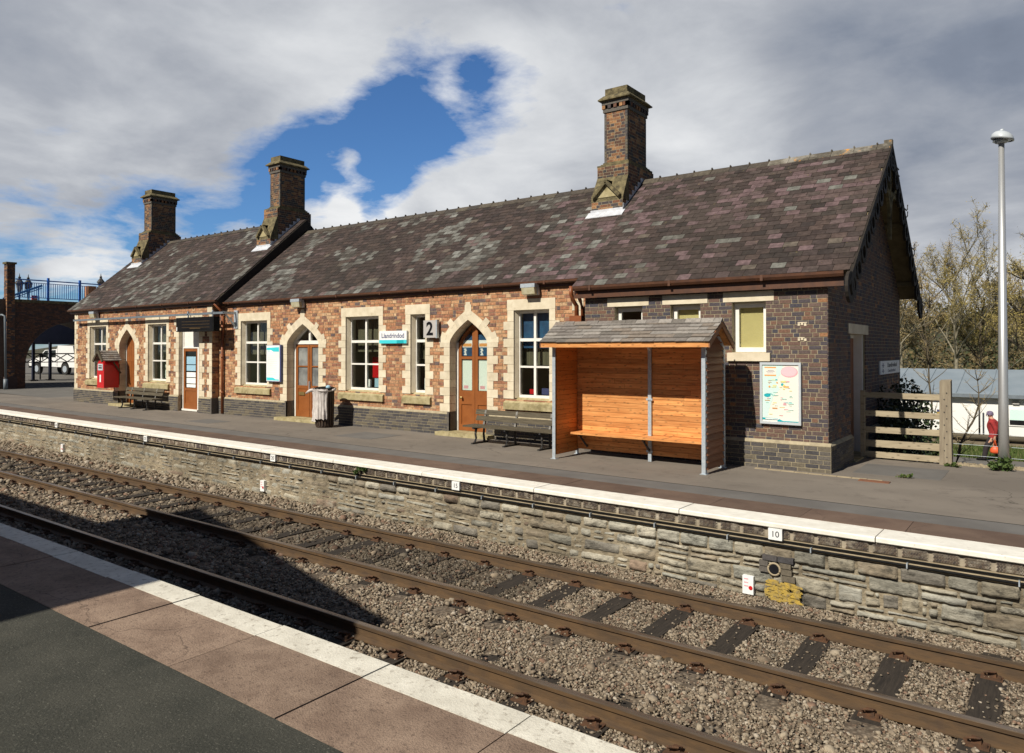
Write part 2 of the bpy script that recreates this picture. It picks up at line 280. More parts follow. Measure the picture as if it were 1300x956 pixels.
# ------------------------------------------------------------------ mesh builder
ORG = {}
class MB:
    def __init__(s): s.v = []; s.f = []; s.m = []
    def poly(s, pts, mi=0):
        i = len(s.v); s.v.extend([tuple(p) for p in pts]); s.f.append(tuple(range(i, i + len(pts)))); s.m.append(mi)
    def hexa(s, p, mi=0, skip=()):
        """eight corners: 0-3 bottom ring, 4-7 top ring"""
        i = len(s.v); s.v.extend([tuple(q) for q in p])
        for k, f in enumerate(((3, 2, 1, 0), (4, 5, 6, 7), (0, 1, 5, 4), (1, 2, 6, 5), (2, 3, 7, 6), (3, 0, 4, 7))):
            if k in skip: continue
            s.f.append(tuple(i + j for j in f)); s.m.append(mi)
    def box(s, x0, x1, y0, y1, z0, z1, mi=0):
        s.hexa([(x0, y0, z0), (x1, y0, z0), (x1, y1, z0), (x0, y1, z0), (x0, y0, z1), (x1, y0, z1), (x1, y1, z1), (x0, y1, z1)], mi)
    def bar(s, a, b, w, h, mi=0, up=(0, 0, 1)):
        a = Vector(a); b = Vector(b); d = (b - a).normalized(); u = Vector(up)
        if abs(d.dot(u)) > .98: u = Vector((0, 1, 0))
        r = d.cross(u).normalized() * (w / 2); u = r.cross(d).normalized() * (h / 2)
        s.hexa([a - r - u, b - r - u, b + r - u, a + r - u, a - r + u, b - r + u, b + r + u, a + r + u], mi)
    def tube(s, pts, rad, n=8, mi=0, cap=True):
        pts = [Vector(p) for p in pts]
        rads = rad if isinstance(rad, (list, tuple)) else [rad] * len(pts)
        base = len(s.v)
        for k, p in enumerate(pts):
            d = (pts[min(k + 1, len(pts) - 1)] - pts[max(k - 1, 0)])
            d = d.normalized() if d.length > 1e-9 else Vector((0, 0, 1))
            u = Vector((0, 0, 1)) if abs(d.z) < .9 else Vector((1, 0, 0))
            a = d.cross(u).normalized(); b = a.cross(d)
            for j in range(n):
                t = 2 * math.pi * j / n
                s.v.append(tuple(p + (a * math.cos(t) + b * math.sin(t)) * rads[k]))
        for k in range(len(pts) - 1):
            for j in range(n):
                s.f.append((base + k * n + j, base + (k + 1) * n + j, base + (k + 1) * n + (j + 1) % n, base + k * n + (j + 1) % n)); s.m.append(mi)
        if cap:
            s.f.append(tuple(base + j for j in range(n))); s.m.append(mi)
            s.f.append(tuple(base + (len(pts) - 1) * n + j for j in reversed(range(n)))); s.m.append(mi)
    def lathe(s, c, prof, n=16, mi=0):
        """profile of (radius, z) turned round a vertical axis at c"""
        base = len(s.v)
        for r, z in prof:
            for j in range(n):
                t = 2 * math.pi * j / n; s.v.append((c[0] + r * math.cos(t), c[1] + r * math.sin(t), c[2] + z))
        for k in range(len(prof) - 1):
            for j in range(n):
                s.f.append((base + k * n + j, base + k * n + (j + 1) % n, base + (k + 1) * n + (j + 1) % n, base + (k + 1) * n + j)); s.m.append(mi)
        s.f.append(tuple(base + j for j in reversed(range(n)))); s.m.append(mi)
        s.f.append(tuple(base + (len(prof) - 1) * n + j for j in range(n))); s.m.append(mi)
    def prism(s, pts, off, mi=0):
        """closed polygon swept along a vector"""
        o = Vector(off); n = len(pts); i = len(s.v)
        s.v.extend([tuple(p) for p in pts]); s.v.extend([tuple(Vector(p) + o) for p in pts])
        s.f.append(tuple(range(i + n - 1, i - 1, -1))); s.m.append(mi)
        s.f.append(tuple(range(i + n, i + 2 * n))); s.m.append(mi)
        for k in range(n):
            s.f.append((i + k, i + (k + 1) % n, i + n + (k + 1) % n, i + n + k)); s.m.append(mi)
    def build(s, name, mats, parent=None, smooth=False, fix=False):
        me = bpy.data.meshes.new(name)
        o = Vector(ORG.get(parent.name, (0, 0, 0))) if parent else Vector((0, 0, 0))
        me.from_pydata([(x - o.x, y - o.y, z - o.z) for x, y, z in s.v], [], s.f)
        if not isinstance(mats, (list, tuple)): mats = [mats]
        for mm in mats: me.materials.append(K[mm] if isinstance(mm, str) else mm)
        me.polygons.foreach_set('material_index', s.m)
        if smooth: me.polygons.foreach_set('use_smooth', [True] * len(s.f))
        if fix:
            bm = bmesh.new(); bm.from_mesh(me); bmesh.ops.recalc_face_normals(bm, faces=bm.faces); bm.to_mesh(me); bm.free()
        me.update()
        ob = bpy.data.objects.new(name, me); COL.objects.link(ob)
        if parent: ob.parent = parent
        ORG[ob.name] = tuple(o)
        return ob
def tag(o, label=None, cat=None, group=None, kind=None):
    for k, v in (('label', label), ('category', cat), ('group', group), ('kind', kind)):
        if v: o[k] = v
    return o
def thing(name, loc, label, cat, group=None):
    o = bpy.data.objects.new(name, None); COL.objects.link(o); o.location = loc; o.empty_display_size = .2
    ORG[o.name] = tuple(loc)
    return tag(o, label, cat, group)
def copy_tree(o, parent=None):
    c = o.copy(); COL.objects.link(c)
    if parent: c.parent = parent
    for ch in list(o.children): copy_tree(ch, c)
    return c
def text(body, size, loc, rot, mat, parent, name='lettering', extr=.001, align='CENTER', sx=1, bold=0):
    cu = bpy.data.curves.new(name, 'FONT'); cu.body = body; cu.size = size; cu.extrude = extr; cu.offset = bold
    cu.align_x = align; cu.align_y = 'CENTER'
    ob = bpy.data.objects.new(name, cu); COL.objects.link(ob)
    bpy.context.view_layer.update()
    me = bpy.data.meshes.new_from_object(ob.evaluated_get(bpy.context.evaluated_depsgraph_get()))
    bpy.data.objects.remove(ob)
    o = Vector(ORG.get(parent.name, (0, 0, 0)))
    me.transform(Matrix.Translation(Vector(loc) - o) @ Matrix.Rotation(rot[2], 4, 'Z') @ Matrix.Rotation(rot[0], 4, 'X') @ Matrix.Diagonal((sx, 1, 1, 1)))
    me.materials.clear(); me.materials.append(K[mat])
    n = bpy.data.objects.new(name, me); COL.objects.link(n); n.parent = parent
    ORG[n.name] = tuple(o)
    return n
# wall frames: (u along the wall, v up, d out of the wall)
class Fr:
    def __init__(s, o, u, n): s.o = Vector(o); s.u = Vector(u); s.n = Vector(n)
    def p(s, u, v, d=0): return s.o + s.u * u + Vector((0, 0, v)) + s.n * d
    def box(s, mb, u0, u1, v0, v1, d0, d1, mi=0, skip=()):
        q = s.p
        mb.hexa([q(u0, v0, d1), q(u1, v0, d1), q(u1, v0, d0), q(u0, v0, d0), q(u0, v1, d1), q(u1, v1, d1), q(u1, v1, d0), q(u0, v1, d0)], mi, skip)
    def prism(s, mb, uv, d0, d1, mi=0):
        mb.prism([s.p(u, v, d1) for u, v in uv], s.n * (d0 - d1), mi)
def sub(iv, holes):
    out = []
    for a, b in iv:
        segs = [(a, b)]
        for h0, h1 in holes:
            ns = []
            for x, y in segs:
                if h1 <= x or h0 >= y: ns.append((x, y)); continue
                if h0 > x: ns.append((x, h0))
                if h1 < y: ns.append((h1, y))
            segs = ns
        out += segs
    return out
def bricks(mb, fr, u0, u1, v0, v1, ch=.075, bl=.235, holes=None, clip=None, style='rand', dmax=.004, mort=.009, mi=0):
    n = max(1, round((v1 - v0) / ch)); ch = (v1 - v0) / n
    for i in range(n):
        va, vb = v0 + i * ch, v0 + (i + 1) * ch
        iv = [clip(va, vb)] if clip else [(u0, u1)]
        if iv[0] is None: continue
        if holes: iv = sub(iv, holes(va, vb))
        u = u0 - bl * rnd.random(); cuts = []
        k = i % 2
        while u < u1 + bl:
            cuts.append(u)
            if style == 'rand': u += bl * rnd.choice((.5, .8, 1, 1.1, 1.3))
            elif style == 'flemish': u += bl * (.94 if k else .47); k ^= 1
            else: u += bl
        for a, b in iv:
            cs = [a] + [c for c in cuts if a + .05 < c < b - .05] + [b]
            for x, y in zip(cs, cs[1:]):
                if y - x < .025: continue
                j = rnd.uniform(0, dmax)
                fr.box(mb, x + mort / 2, y - mort / 2, va + mort / 2, vb - mort / 2, -.02, j, mi, skip=(4,))
def wall_slab(mb, fr, u0, u1, v0, v1, rects, d0=-.3, d1=-.005, mi=0):
    """solid wall with rectangular openings, as strips that butt together"""
    us = sorted({u0, u1} | {r[0] for r in rects if u0 < r[0] < u1} | {r[1] for r in rects if u0 < r[1] < u1})
    for a, b in zip(us, us[1:]):
        mid = (a + b) / 2
        for x, y in sub([(v0, v1)], [(r[2], r[3]) for r in rects if r[0] < mid < r[1]]):
            if y - x > .002: fr.box(mb, a, b, x, y, d0, d1, mi)
def arch_arc(uc, hw, vs, va, off=0, n=10):
    """pointed arch from left springing to apex to right springing"""
    h = va - vs
    f = lambda a: vs + h * arch_rise(a)
    L = []
    for k in range(n + 1):
        a = 1 - (k / n) ** 1.5; p = Vector((-hw * a, f(a)))
        if k == n: nrm = Vector((0, 1)) * 1.18
        elif k == 0: nrm = Vector((-1, 0))
        else:
            e = .01; t = Vector((-hw * (a - e), f(max(0, a - e)))) - Vector((-hw * (a + e), f(min(1, a + e)))); nrm = Vector((-t.y, t.x)).normalized()
        q = p + nrm * off; L.append((uc + q.x, q.y))
    return L + [(2 * uc - u, v) for u, v in reversed(L[:-1])]
def arch_rise(a):
    return .62 * (1 - a) + .38 * math.sqrt(max(0, 1 - a * a))
# ------------------------------------------------------------------ camera, sky, sun
TH = R(36.54); PITCH = R(.647)
cam = bpy.data.cameras.new('camera'); co = bpy.data.objects.new('camera', cam); COL.objects.link(co)
cam.sensor_width = 36; cam.lens = 930 / 1300 * 36; cam.shift_y = -44.5 / 1300; cam.clip_end = 3000; cam.clip_start = .05
co.location = (0, 0, 2.96); co.rotation_euler = (math.pi / 2 + PITCH, 0, TH)
scene.camera = co
SUN = Vector((.14, 1, -.91)).normalized()          # the way the sunlight travels
sl = bpy.data.lights.new('sun', 'SUN'); sl.energy = 5.0; sl.angle = R(.5); sl.color = (1, .93, .80)
so = bpy.data.objects.new('sun', sl); COL.objects.link(so); so.rotation_euler = SUN.to_track_quat('-Z', 'Y').to_euler(); so.location = (-5, -20, 30)
elev = math.asin(-SUN.z); az = math.atan2(-SUN.x, -SUN.y)
def ray(x, y):
    a = (x - 650) / 930; b = -(y - 433.5) / 930
    st, ct, sp, cp = math.sin(TH), math.cos(TH), math.sin(PITCH), math.cos(PITCH)
    return Vector((-st * cp + a * ct + b * st * sp, ct * cp + a * st - b * ct * sp, sp + b * cp)).normalized()
def make_sky():
    w = bpy.data.worlds.new('World'); scene.world = w; w.use_nodes = True
    nt = w.node_tree; nt.nodes.clear()
    out = N(nt, 'OutputWorld')
    sky = N(nt, 'TexSky', sky_type='NISHITA', sun_disc=False); sky.sun_elevation = elev; sky.sun_rotation = az
    sky.air_density = 1.0; sky.dust_density = .25; sky.ozone_density = 3.0
    bs = N(nt, 'Background'); bs.inputs[1].default_value = .088; nt.links.new(mix(nt, 1, sky.outputs[0], (.50, .76, 1.05), 'MULTIPLY'), bs.inputs[0])
    tc = N(nt, 'TexCoord')
    sep = N(nt, 'SeparateXYZ'); nt.links.new(tc.outputs['Generated'], sep.inputs[0])
    def math_(op, a, b=None):
        n = N(nt, 'Math', operation=op)
        for i, v in enumerate((a, b)):
            if v is None: continue
            if isinstance(v, (int, float)): n.inputs[i].default_value = v
            else: nt.links.new(v, n.inputs[i])
        return n.outputs[0]
    den = math_('ADD', math_('MAXIMUM', sep.outputs[2], 0.0), .22)
    cx = math_('DIVIDE', sep.outputs[0], den); cy = math_('DIVIDE', sep.outputs[1], den)
    cb = N(nt, 'CombineXYZ'); nt.links.new(cx, cb.inputs[0]); nt.links.new(cy, cb.inputs[1])
    def fbm(scale, detail, rough, off=(0, 0, 0), dist=0):
        mp = N(nt, 'Mapping'); mp.inputs['Location'].default_value = off; nt.links.new(cb.outputs[0], mp.inputs[0])
        n = N(nt, 'TexNoise'); n.inputs['Scale'].default_value = scale; n.inputs['Detail'].default_value = detail
        n.inputs['Roughness'].default_value = rough; n.inputs['Distortion'].default_value = dist
        nt.links.new(mp.outputs[0], n.inputs['Vector']); return n.outputs['Fac']
    def lobe(d, deg, amt):
        """smooth bump of cloud cover round one direction of the sky"""
        v = N(nt, 'VectorMath', operation='DOT_PRODUCT'); nt.links.new(tc.outputs['Generated'], v.inputs[0]); v.inputs[1].default_value = d
        m = N(nt, 'MapRange', interpolation_type='SMOOTHSTEP'); nt.links.new(v.outputs['Value'], m.inputs[0])
        m.inputs[1].default_value = math.cos(R(deg)); m.inputs[2].default_value = 1; m.inputs[3].default_value = 0; m.inputs[4].default_value = amt
        return m.outputs[0]
    cover = math_('ADD', math_('MULTIPLY', fbm(1.7, 12, .60, (3.1, 1.7, 0), .25), 2.1), -.32)
    cover = math_('ADD', cover, math_('MULTIPLY', math_('SUBTRACT', fbm(7.0, 8, .62, (1.3, 9.7, 2), .3), .5), .55))
    for d, deg, amt in SKY_GAPS: cover = math_('ADD', cover, lobe(ray(*d), deg, amt))
    fac = ramp(nt, cover, [(.34, 0), (.46, .28), (.70, 1)])
    tone = math_('ADD', math_('MULTIPLY', fbm(2.1, 8, .58, (7.3, 2.2, 4), .2), .9), .05)
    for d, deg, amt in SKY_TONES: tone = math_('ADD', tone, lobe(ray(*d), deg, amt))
    tone = math_('ADD', tone, math_('MULTIPLY', math_('SUBTRACT', 1.0, fac), .22))
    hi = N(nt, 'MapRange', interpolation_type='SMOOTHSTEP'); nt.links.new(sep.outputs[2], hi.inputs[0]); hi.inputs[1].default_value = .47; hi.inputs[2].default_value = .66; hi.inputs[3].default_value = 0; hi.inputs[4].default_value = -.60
    tone = math_('ADD', tone, hi.outputs[0])                  # unseen cloud overhead, added dark to cut the ambient fill
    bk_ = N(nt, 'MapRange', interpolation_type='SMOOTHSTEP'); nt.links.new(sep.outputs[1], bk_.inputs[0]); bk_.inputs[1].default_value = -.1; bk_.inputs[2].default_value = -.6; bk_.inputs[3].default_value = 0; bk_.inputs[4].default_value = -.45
    tone = math_('ADD', tone, bk_.outputs[0])  # unseen cloud behind the camera, likewise added dark to hold back fill light
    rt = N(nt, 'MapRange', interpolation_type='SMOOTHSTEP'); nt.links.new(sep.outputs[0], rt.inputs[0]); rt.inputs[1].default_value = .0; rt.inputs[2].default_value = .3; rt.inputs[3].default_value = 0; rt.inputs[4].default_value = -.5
    tone = math_('ADD', tone, rt.outputs[0])                  # unseen cloud to the right, added dark to deepen shaded right-hand faces
    tone = math_('ADD', math_('MULTIPLY', tone, .8), .2)
    col = ramp(nt, tone, [(0, (.05, .065, .10)), (.2, (.145, .175, .235)), (.4, (.225, .26, .33)), (.6, (.40, .425, .475)), (.8, (.64, .66, .69)), (1, (.86, .87, .88))])
    bc = N(nt, 'Background'); nt.links.new(col, bc.inputs[0]); bc.inputs[1].default_value = .88
    mx = N(nt, 'MixShader'); nt.links.new(fac, mx.inputs[0]); nt.links.new(bs.outputs[0], mx.inputs[1]); nt.links.new(bc.outputs[0], mx.inputs[2])
    nt.links.new(mx.outputs[0], out.inputs[0])
SKY_GAPS = [((470, 185), 8, -.36), ((545, 112), 7, -.46), ((400, 195), 8, -.42), ((320, 238), 8, -.27), ((420, 245), 7, -.34), ((520, 225), 6, -.26), ((640, 112), 4.5, -.34), ((60, 300), 12, -.32), ((170, 285), 9, -.18), ((250, 255), 7, -.12), ((408, 277), 3.4, .62), ((470, 274), 3.6, .62), ((560, 258), 5, .5),
            ((110, 345), 4, .34), ((425, 214), 2.6, .50), ((465, 211), 2.4, .42), ((610, 130), 5, .10), ((405, 105), 7, .18), ((600, 190), 7, .14), ((250, 70), 17, .26), ((900, 60), 25, .25), ((1200, 250), 25, .25), ((100, 140), 13, .28)]
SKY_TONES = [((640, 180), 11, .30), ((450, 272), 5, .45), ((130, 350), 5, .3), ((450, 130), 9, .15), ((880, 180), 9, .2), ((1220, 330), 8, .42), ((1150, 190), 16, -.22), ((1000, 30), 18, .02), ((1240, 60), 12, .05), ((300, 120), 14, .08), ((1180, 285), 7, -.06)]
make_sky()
vs = scene.view_settings; scene.display_settings.display_device = 'sRGB'
vs.view_transform = 'Standard'; vs.look = 'None'; vs.exposure = .2; vs.gamma = 1
scene.render.engine = 'CYCLES'; scene.cycles.max_bounces = 8; scene.cycles.transparent_max_bounces = 16
# ------------------------------------------------------------------ ground, track bed, platforms
PZ = .8
EDGE = Fr((0, 9.30, 0), Vector((1, -.0185, 0)).normalized(), Vector((-.0185, -1, 0)).normalized())
def eY(x): return 9.30 - .0185 * x
mb = MB(); mb.poly([(-900, -600, -.97), (900, -600, -.97), (900, 900, -.97), (-900, 900, -.97)]); tag(mb.build('ground', 'turf'), kind='structure')
mb = MB()
nx, ny = 150, 30
for i in range(nx + 1):
    x = -60 + 66 * i / nx
    for j in range(ny + 1):
        y = 3.0 + 7.8 * j / ny
        z = -.185 + .022 * mnoise.noise((x * 1.3, y * 1.3, 0)) + .012 * mnoise.noise((x * 5, y * 5, 3))
        if 5.65 < y < 6.75: z += .035
        if y > 8.7: z -= .02
        mb.v.append((x, y, z))
for i in range(nx):
    for j in range(ny):
        a = i * (ny + 1) + j; mb.f.append((a, a + ny + 1, a + ny + 2, a + 1)); mb.m.append(0)
tag(mb.build('track_bed', 'bed', smooth=True), kind='structure')
# far platform: a solid body, then the strips laid on it
def strip(name, mat, y0, y1, z, x0=-60, x1=14, skew=True, step=0):
    mb = MB(); xs = [x0, x1] if not step else [x0 + step * k for k in range(int((x1 - x0) / step) + 1)]
    for a, b in zip(xs, xs[1:]):
        g = .003 if step else 0; dz = rnd.uniform(-.002, .002) if step else 0
        f = (lambda x, y: y - .0185 * x) if skew else (lambda x, y: y)
        pts = [(a + g, f(a, y0)), (b - g, f(b, y0)), (b - g, f(b, y1)), (a + g, f(a, y1))]
        mb.hexa([(x, y, z - .04) for x, y in pts] + [(x, y, z + dz) for x, y in pts])
    return tag(mb.build(name, mat), kind='structure')
mb = MB(); mb.prism([(-60, eY(-60) + .1, -.9), (14, eY(14) + .1, -.9), (14, 16.1, -.9), (-3.0, 16.1, -.9), (-3.0, 22, -.9), (-60, 22, -.9)], (0, 0, 1.694))
tag(mb.build('platform', 'tarmac', fix=True), kind='structure')
strip('edge_paving', 'paving', 9.755, 10.40, PZ + .003, step=1.22)
strip('tarmac_strip', 'tarmac_new', 10.40, 10.985, PZ + .002)
mb = MB(); mb.prism([(-60, 10.99 + 1.11, .77), (14, 10.99 - .259, .77), (14, 15.95, .77), (-60, 15.95, .77)], (0, 0, .032)); tag(mb.build('platform_surface', 'tarmac', fix=True), kind='structure')
strip('tar_seam', 'ink', 10.978, 10.996, PZ + .0035); strip('tar_seam', 'bed', 12.02, 12.028, PZ + .0025, -30, -9)
for a, b, c, d, mt in ((-2.9, -1.5, 13.9, 15.2, 'tarmac_new'), (-14.6, -13.2, 12.1, 13.2, 'tarmac_new'), (-21.2, -19.9, 11.9, 12.7, 'tarmac_new')):
    mb = MB(); n = 24; pts = []
    for k in range(n):
        t = 2 * math.pi * k / n; r_ = 1 / max(abs(math.cos(t)), abs(math.sin(t))) * .96; pts.append(((a + b) / 2 + (b - a) / 2 * r_ * math.cos(t) + .03 * mnoise.noise((k, a, 0)), (c + d) / 2 + (d - c) / 2 * r_ * math.sin(t) + .03 * mnoise.noise((k, 5, a)), PZ - .01))
    mb.prism(pts, (0, 0, .0155)); tag(mb.build('tarmac_patch', mt, fix=True), kind='structure')
# worn kerb line and rusty hatch by the corner of the building
mb = MB()
for k in range(9):
    x = -4.4 + k * .235; mb.box(x + .004, x + .231, 13.33 - .008 * k, 13.40 - .008 * k, .79, .812 + rnd.uniform(0, .004))
tag(mb.build('kerb', 'kerb_tan'), kind='structure')
mb = MB(); mb.box(-2.62, -2.16, 13.10, 13.27, .79, .813); h = mb.build('access_hatch', 'hatch'); tag(h, 'small rusty red access hatch set in the platform near the building corner', 'hatch')
# near platform
NZ = .95
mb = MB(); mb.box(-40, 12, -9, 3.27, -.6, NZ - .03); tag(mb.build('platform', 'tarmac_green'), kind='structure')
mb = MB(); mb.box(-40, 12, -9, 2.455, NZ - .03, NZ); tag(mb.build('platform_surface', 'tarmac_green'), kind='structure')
xs = [-3.43 + 1.105 * k for k in range(-33, 14)]
mb = MB(); mw = MB()
for a, b in zip(xs, xs[1:]):
    dz = rnd.uniform(-.004, .002); q = rnd.uniform(-.006, .006)
    mb.box(a + .006, b - .006, 2.46, 3.085 + q, NZ - .035, NZ + dz)
    mw.box(a + .006, b - .006, 3.088 + q, 3.318 + rnd.uniform(-.006, .004), NZ - .12, NZ + dz + .001)
tag(mb.build('edge_paving', 'slab'), kind='structure'); tag(mw.build('platform_edge', 'coping_worn'), kind='structure')
# ------------------------------------------------------------------ stone wall of the far platform
pw = thing('platform_wall', (0, 9.15, -.3), 'rubble stone retaining wall of the far platform under a white painted edge', 'wall')
mb = MB()
x = -60.0
while x < 12:
    L = 2.43; a, b = x, x + L; x = b
    dz = rnd.uniform(-.003, .003); q = rnd.uniform(-.006, .006)
    # rounded nose
    prof = [(-.452, .74), (-.452, .8 + dz), (.015 + q, .8 + dz), (.03 + q, .787 + dz), (.03 + q, .742), (.02 + q, .732)]
    pts = [EDGE.p(a + .006, v, d) for d, v in prof]
    mb.prism(pts, EDGE.u * (L - .012))
mb.build('coping', 'coping', pw, fix=True)
mb = MB(); EDGE.box(mb, -60, 12, -.5, .50, -.3, -.022); EDGE.box(mb, -60, 12, .5, .735, -.3, -.045); mb.build('wall_core', 'rubble_mortar', pw)
mb = MB(); EDGE.box(mb, -60, 12, .598, .734, -.07, -.036, 1); x = -46.0
while x < 6:
    L = rnd.uniform(.285, .325); j = rnd.uniform(-.004, .004)
    EDGE.box(mb, x + .022, x + L - .022, .609, .720, -.05, -.022 + j, 1 if x > -13 else 0)
    if x > -13:
        nn = 9
        for k in range(nn):
            uu = x + .028 + (L - .06) * k / nn
            c = .019
            for r_ in range(3):
                vv = .617 + .035 * r_
                mb.hexa([EDGE.p(uu, vv, -.012 + j), EDGE.p(uu + c, vv, -.012 + j), EDGE.p(uu + c, vv, -.04), EDGE.p(uu, vv, -.04),
                         EDGE.p(uu + .014, vv + .028, -.008 + j), EDGE.p(uu + .014 + c, vv + .028, -.008 + j), EDGE.p(uu + .014 + c, vv + .028, -.04), EDGE.p(uu + .014, vv + .028, -.04)])
    x += L
mb.build('chequered_brick_band', ['chequer', 'chequer_pale'], pw)
mb = MB(); EDGE.box(mb, -60, 12, .495, .595, -.06, -.012); mb.build('string_course', 'kerb_tan', pw)
def rubble_wall(mb, x0, x1, z0, z1):
    rows = [z0]; 
    while rows[-1] < z1 - .36: rows.append(rows[-1] + rnd.uniform(.16, .28))
    rows += [z1 - .165, z1]
    def vb(k, u): 
        if k in (0, len(rows) - 1): return rows[k]
        return rows[k] + .045 * mnoise.noise((u * .55, k * 7.3, 1)) + .018 * mnoise.noise((u * 2.7, k * 3.3, 5))
    for k in range(len(rows) - 1):
        u = x0 + rnd.random() * .2
        top = k == len(rows) - 2
        while u < x1:
            L = rnd.choice((.2, .3, .42, .56, .74)) * rnd.uniform(.85, 1.15)
            if top: L = rnd.uniform(.30, .48)
            lo = (vb(k, u), vb(k, u + L)); hi = (vb(k + 1, u), vb(k + 1, u + L))
            parts = [(0, 1)] if top or (hi[0] - lo[0]) < .13 or rnd.random() < .42 else rnd.choice(([(0, .45), (.45, 1)], [(0, .6), (.6, 1)]))
            for p0, p1 in parts:
                if len(parts) > 1 and rnd.random() < .5:
                    f = rnd.uniform(.35, .65); spans = [(u, u + L * f), (u + L * f, u + L)]
                else: spans = [(u, u + L)]
                for a, b in spans:
                    near = (a > -7)
                    cell = .022 if a > -5 else .04 if a > -12 else .08
                    nu = max(2, int((b - a) / cell)); hh = (hi[0] - lo[0]) * (p1 - p0); nv = max(2, int(hh / cell))
                    off = rnd.uniform(-.004, .016) + (.012 if top else 0); g = rnd.uniform(.002, .007); sd = rnd.random() * 99
                    tilt = rnd.uniform(-.02, .02); slant = rnd.uniform(-.18, .18) * (0 if top else 1); base = len(mb.v)
                    for jv in range(nv + 1):
                        t = jv / nv
                        for ju in range(nu + 1):
                            s_ = ju / nu
                            uu = a + g + (b - a - 2 * g) * s_
                            tt = (uu - u) / L
                            L0 = lo[0] + (lo[1] - lo[0]) * tt; H0 = hi[0] + (hi[1] - hi[0]) * tt
                            vv = L0 + (H0 - L0) * (p0 + (p1 - p0) * t)
                            vv = min(max(vv, L0 + (H0 - L0) * p0 + g), L0 + (H0 - L0) * p1 - g)
                            e = min(s_ * (b - a), (1 - s_) * (b - a), t * hh, (1 - t) * hh)
                            rr = .011 * (1 - min(1, e / .014)) ** 2
                            w = .5 + .5 * min(1, e / .03)
                            dd = off - rr * 1.4 + tilt * (s_ - .5) + .016 * mnoise.noise((uu * 6, vv * 9, sd)) * w + .014 * abs(mnoise.noise((uu * 11, vv * 15, sd + 5))) * w + .010 * mnoise.noise((uu * 19, vv * 26, sd)) * w + .005 * mnoise.noise((uu * 45, vv * 60, sd))
                            if 0 < jv < nv or not top: pass
                            vj = vv + .006 * mnoise.noise((uu * 14, sd, vv * 8))
                            uj = uu + .008 * mnoise.noise((vv * 13, sd, 4)) + slant * (vv - L0 - .07)
                            if e < 1e-6: dd = -.06
                            mb.v.append(tuple(EDGE.p(uj, vj, dd)))
                    for jv in range(nv):
                        for ju in range(nu):
                            q = base + jv * (nu + 1) + ju
                            mb.f.append((q, q + 1, q + nu + 2, q + nu + 1)); mb.m.append(0)
            u += L
mb = MB(); rubble_wall(mb, -60, 8, -.36, .497); mb.build('stonework', 'rubble', pw, smooth=True)
cb_ = thing('cable_run', (0, 9.15, .5), 'pair of black cables clipped along the stone wall under the white platform edge', 'cable')
for nm, z, r_, mt in (('cable', .590, .009, 'black'), ('pipe', .530, .016, 'black')):
    mb = MB(); pts = [EDGE.p(u, z - .004 * abs(math.sin(u * 3.1)), .012 + r_ * .5) for u in [-60 + .52 * k for k in range(135)]]
    mb.tube(pts, r_, 8); mb.build(nm, mt, cb_, smooth=True)
mb = MB(); u = -59.6
while u < 8:
    EDGE.box(mb, u, u + .014, .50, .558, -.012, .046); u += 1.04
mb.build('pipe_clip', 'galv', cb_)
# small signs on the wall
for X, num in ((-2.82, '10'), (-8.17, '15'), (-13.39, '20'), (-18.96, '25'), (-24.56, '30')):
    s = thing('marker_plate', tuple(EDGE.p(X, .66, 0)), 'small white plate numbered %s fixed below the white platform edge' % num, 'number plate', 'distance plates along the platform wall')
    mb = MB(); EDGE.box(mb, X - .085, X + .085, .585, .725, -.02, .035); mb.build('plate', 'paper', s)
    text(num, .105, tuple(EDGE.p(X, .655, .0365)), (R(90), 0, 0), 'ink', s, 'number')
for X, Z, lab in ((-3.16, -.03, 'white plate with a red disc low on the stone wall near the drain hole'), (-13.75, .03, 'white plate with a red disc low on the stone wall, middle of three'), (-24.1, .0, 'white plate with a red disc low on the stone wall, farthest along')):
    s = thing('warning_plate', tuple(EDGE.p(X, Z, 0)), lab, 'plate', 'red and white plates low on the wall')
    mb = MB(); EDGE.box(mb, X - .07, X + .07, Z - .12, Z + .11, -.02, .05); mb.build('plate', 'paper', s)
    mb = MB(); c = EDGE.p(X + .035, Z - .035, .05); mb.tube([c, c + EDGE.n * .006], .026, 12); mb.build('red_disc', 'red', s)
    mb = MB()
    for k in range(3): EDGE.box(mb, X - .05, X + .005, Z + .065 - k * .045, Z + .08 - k * .045, .05, .053)
    mb.build('red_mark', 'pink', s)
# drain outlet in blue brick
dr = thing('drain_outlet', tuple(EDGE.p(-2.82, .15, 0)), 'round black drain hole framed by blue bricks in the stone wall', 'drain')
mb = MB()
for (a, b, c, d) in ((-3.02, -2.90, .17, .235), (-3.02, -2.91, .245, .31), (-2.76, -2.63, .25, .31), (-2.75, -2.62, .17, .24), (-2.98, -2.80, .32, .385), (-2.79, -2.60, .32, .385), (-2.74, -2.58, .09, .16)):
    EDGE.box(mb, a, b, c, d, -.03, .042)
mb.build('brick_surround', 'brick_plinth', dr)
mb = MB(); c = EDGE.p(-2.83, .225, .0); mb.tube([c - EDGE.n * .02, c + EDGE.n * .055], .062, 18); mb.build('hole', 'ink', dr)
mb = MB(); pts = [EDGE.p(-2.83 + .072 * math.cos(t), .225 + .072 * math.sin(t), .045) for t in [math.pi * 2 * k / 20 for k in range(21)]]; mb.tube(pts, .014, 6); mb.build('pipe_rim', 'kerb_tan', dr)
mb = MB()
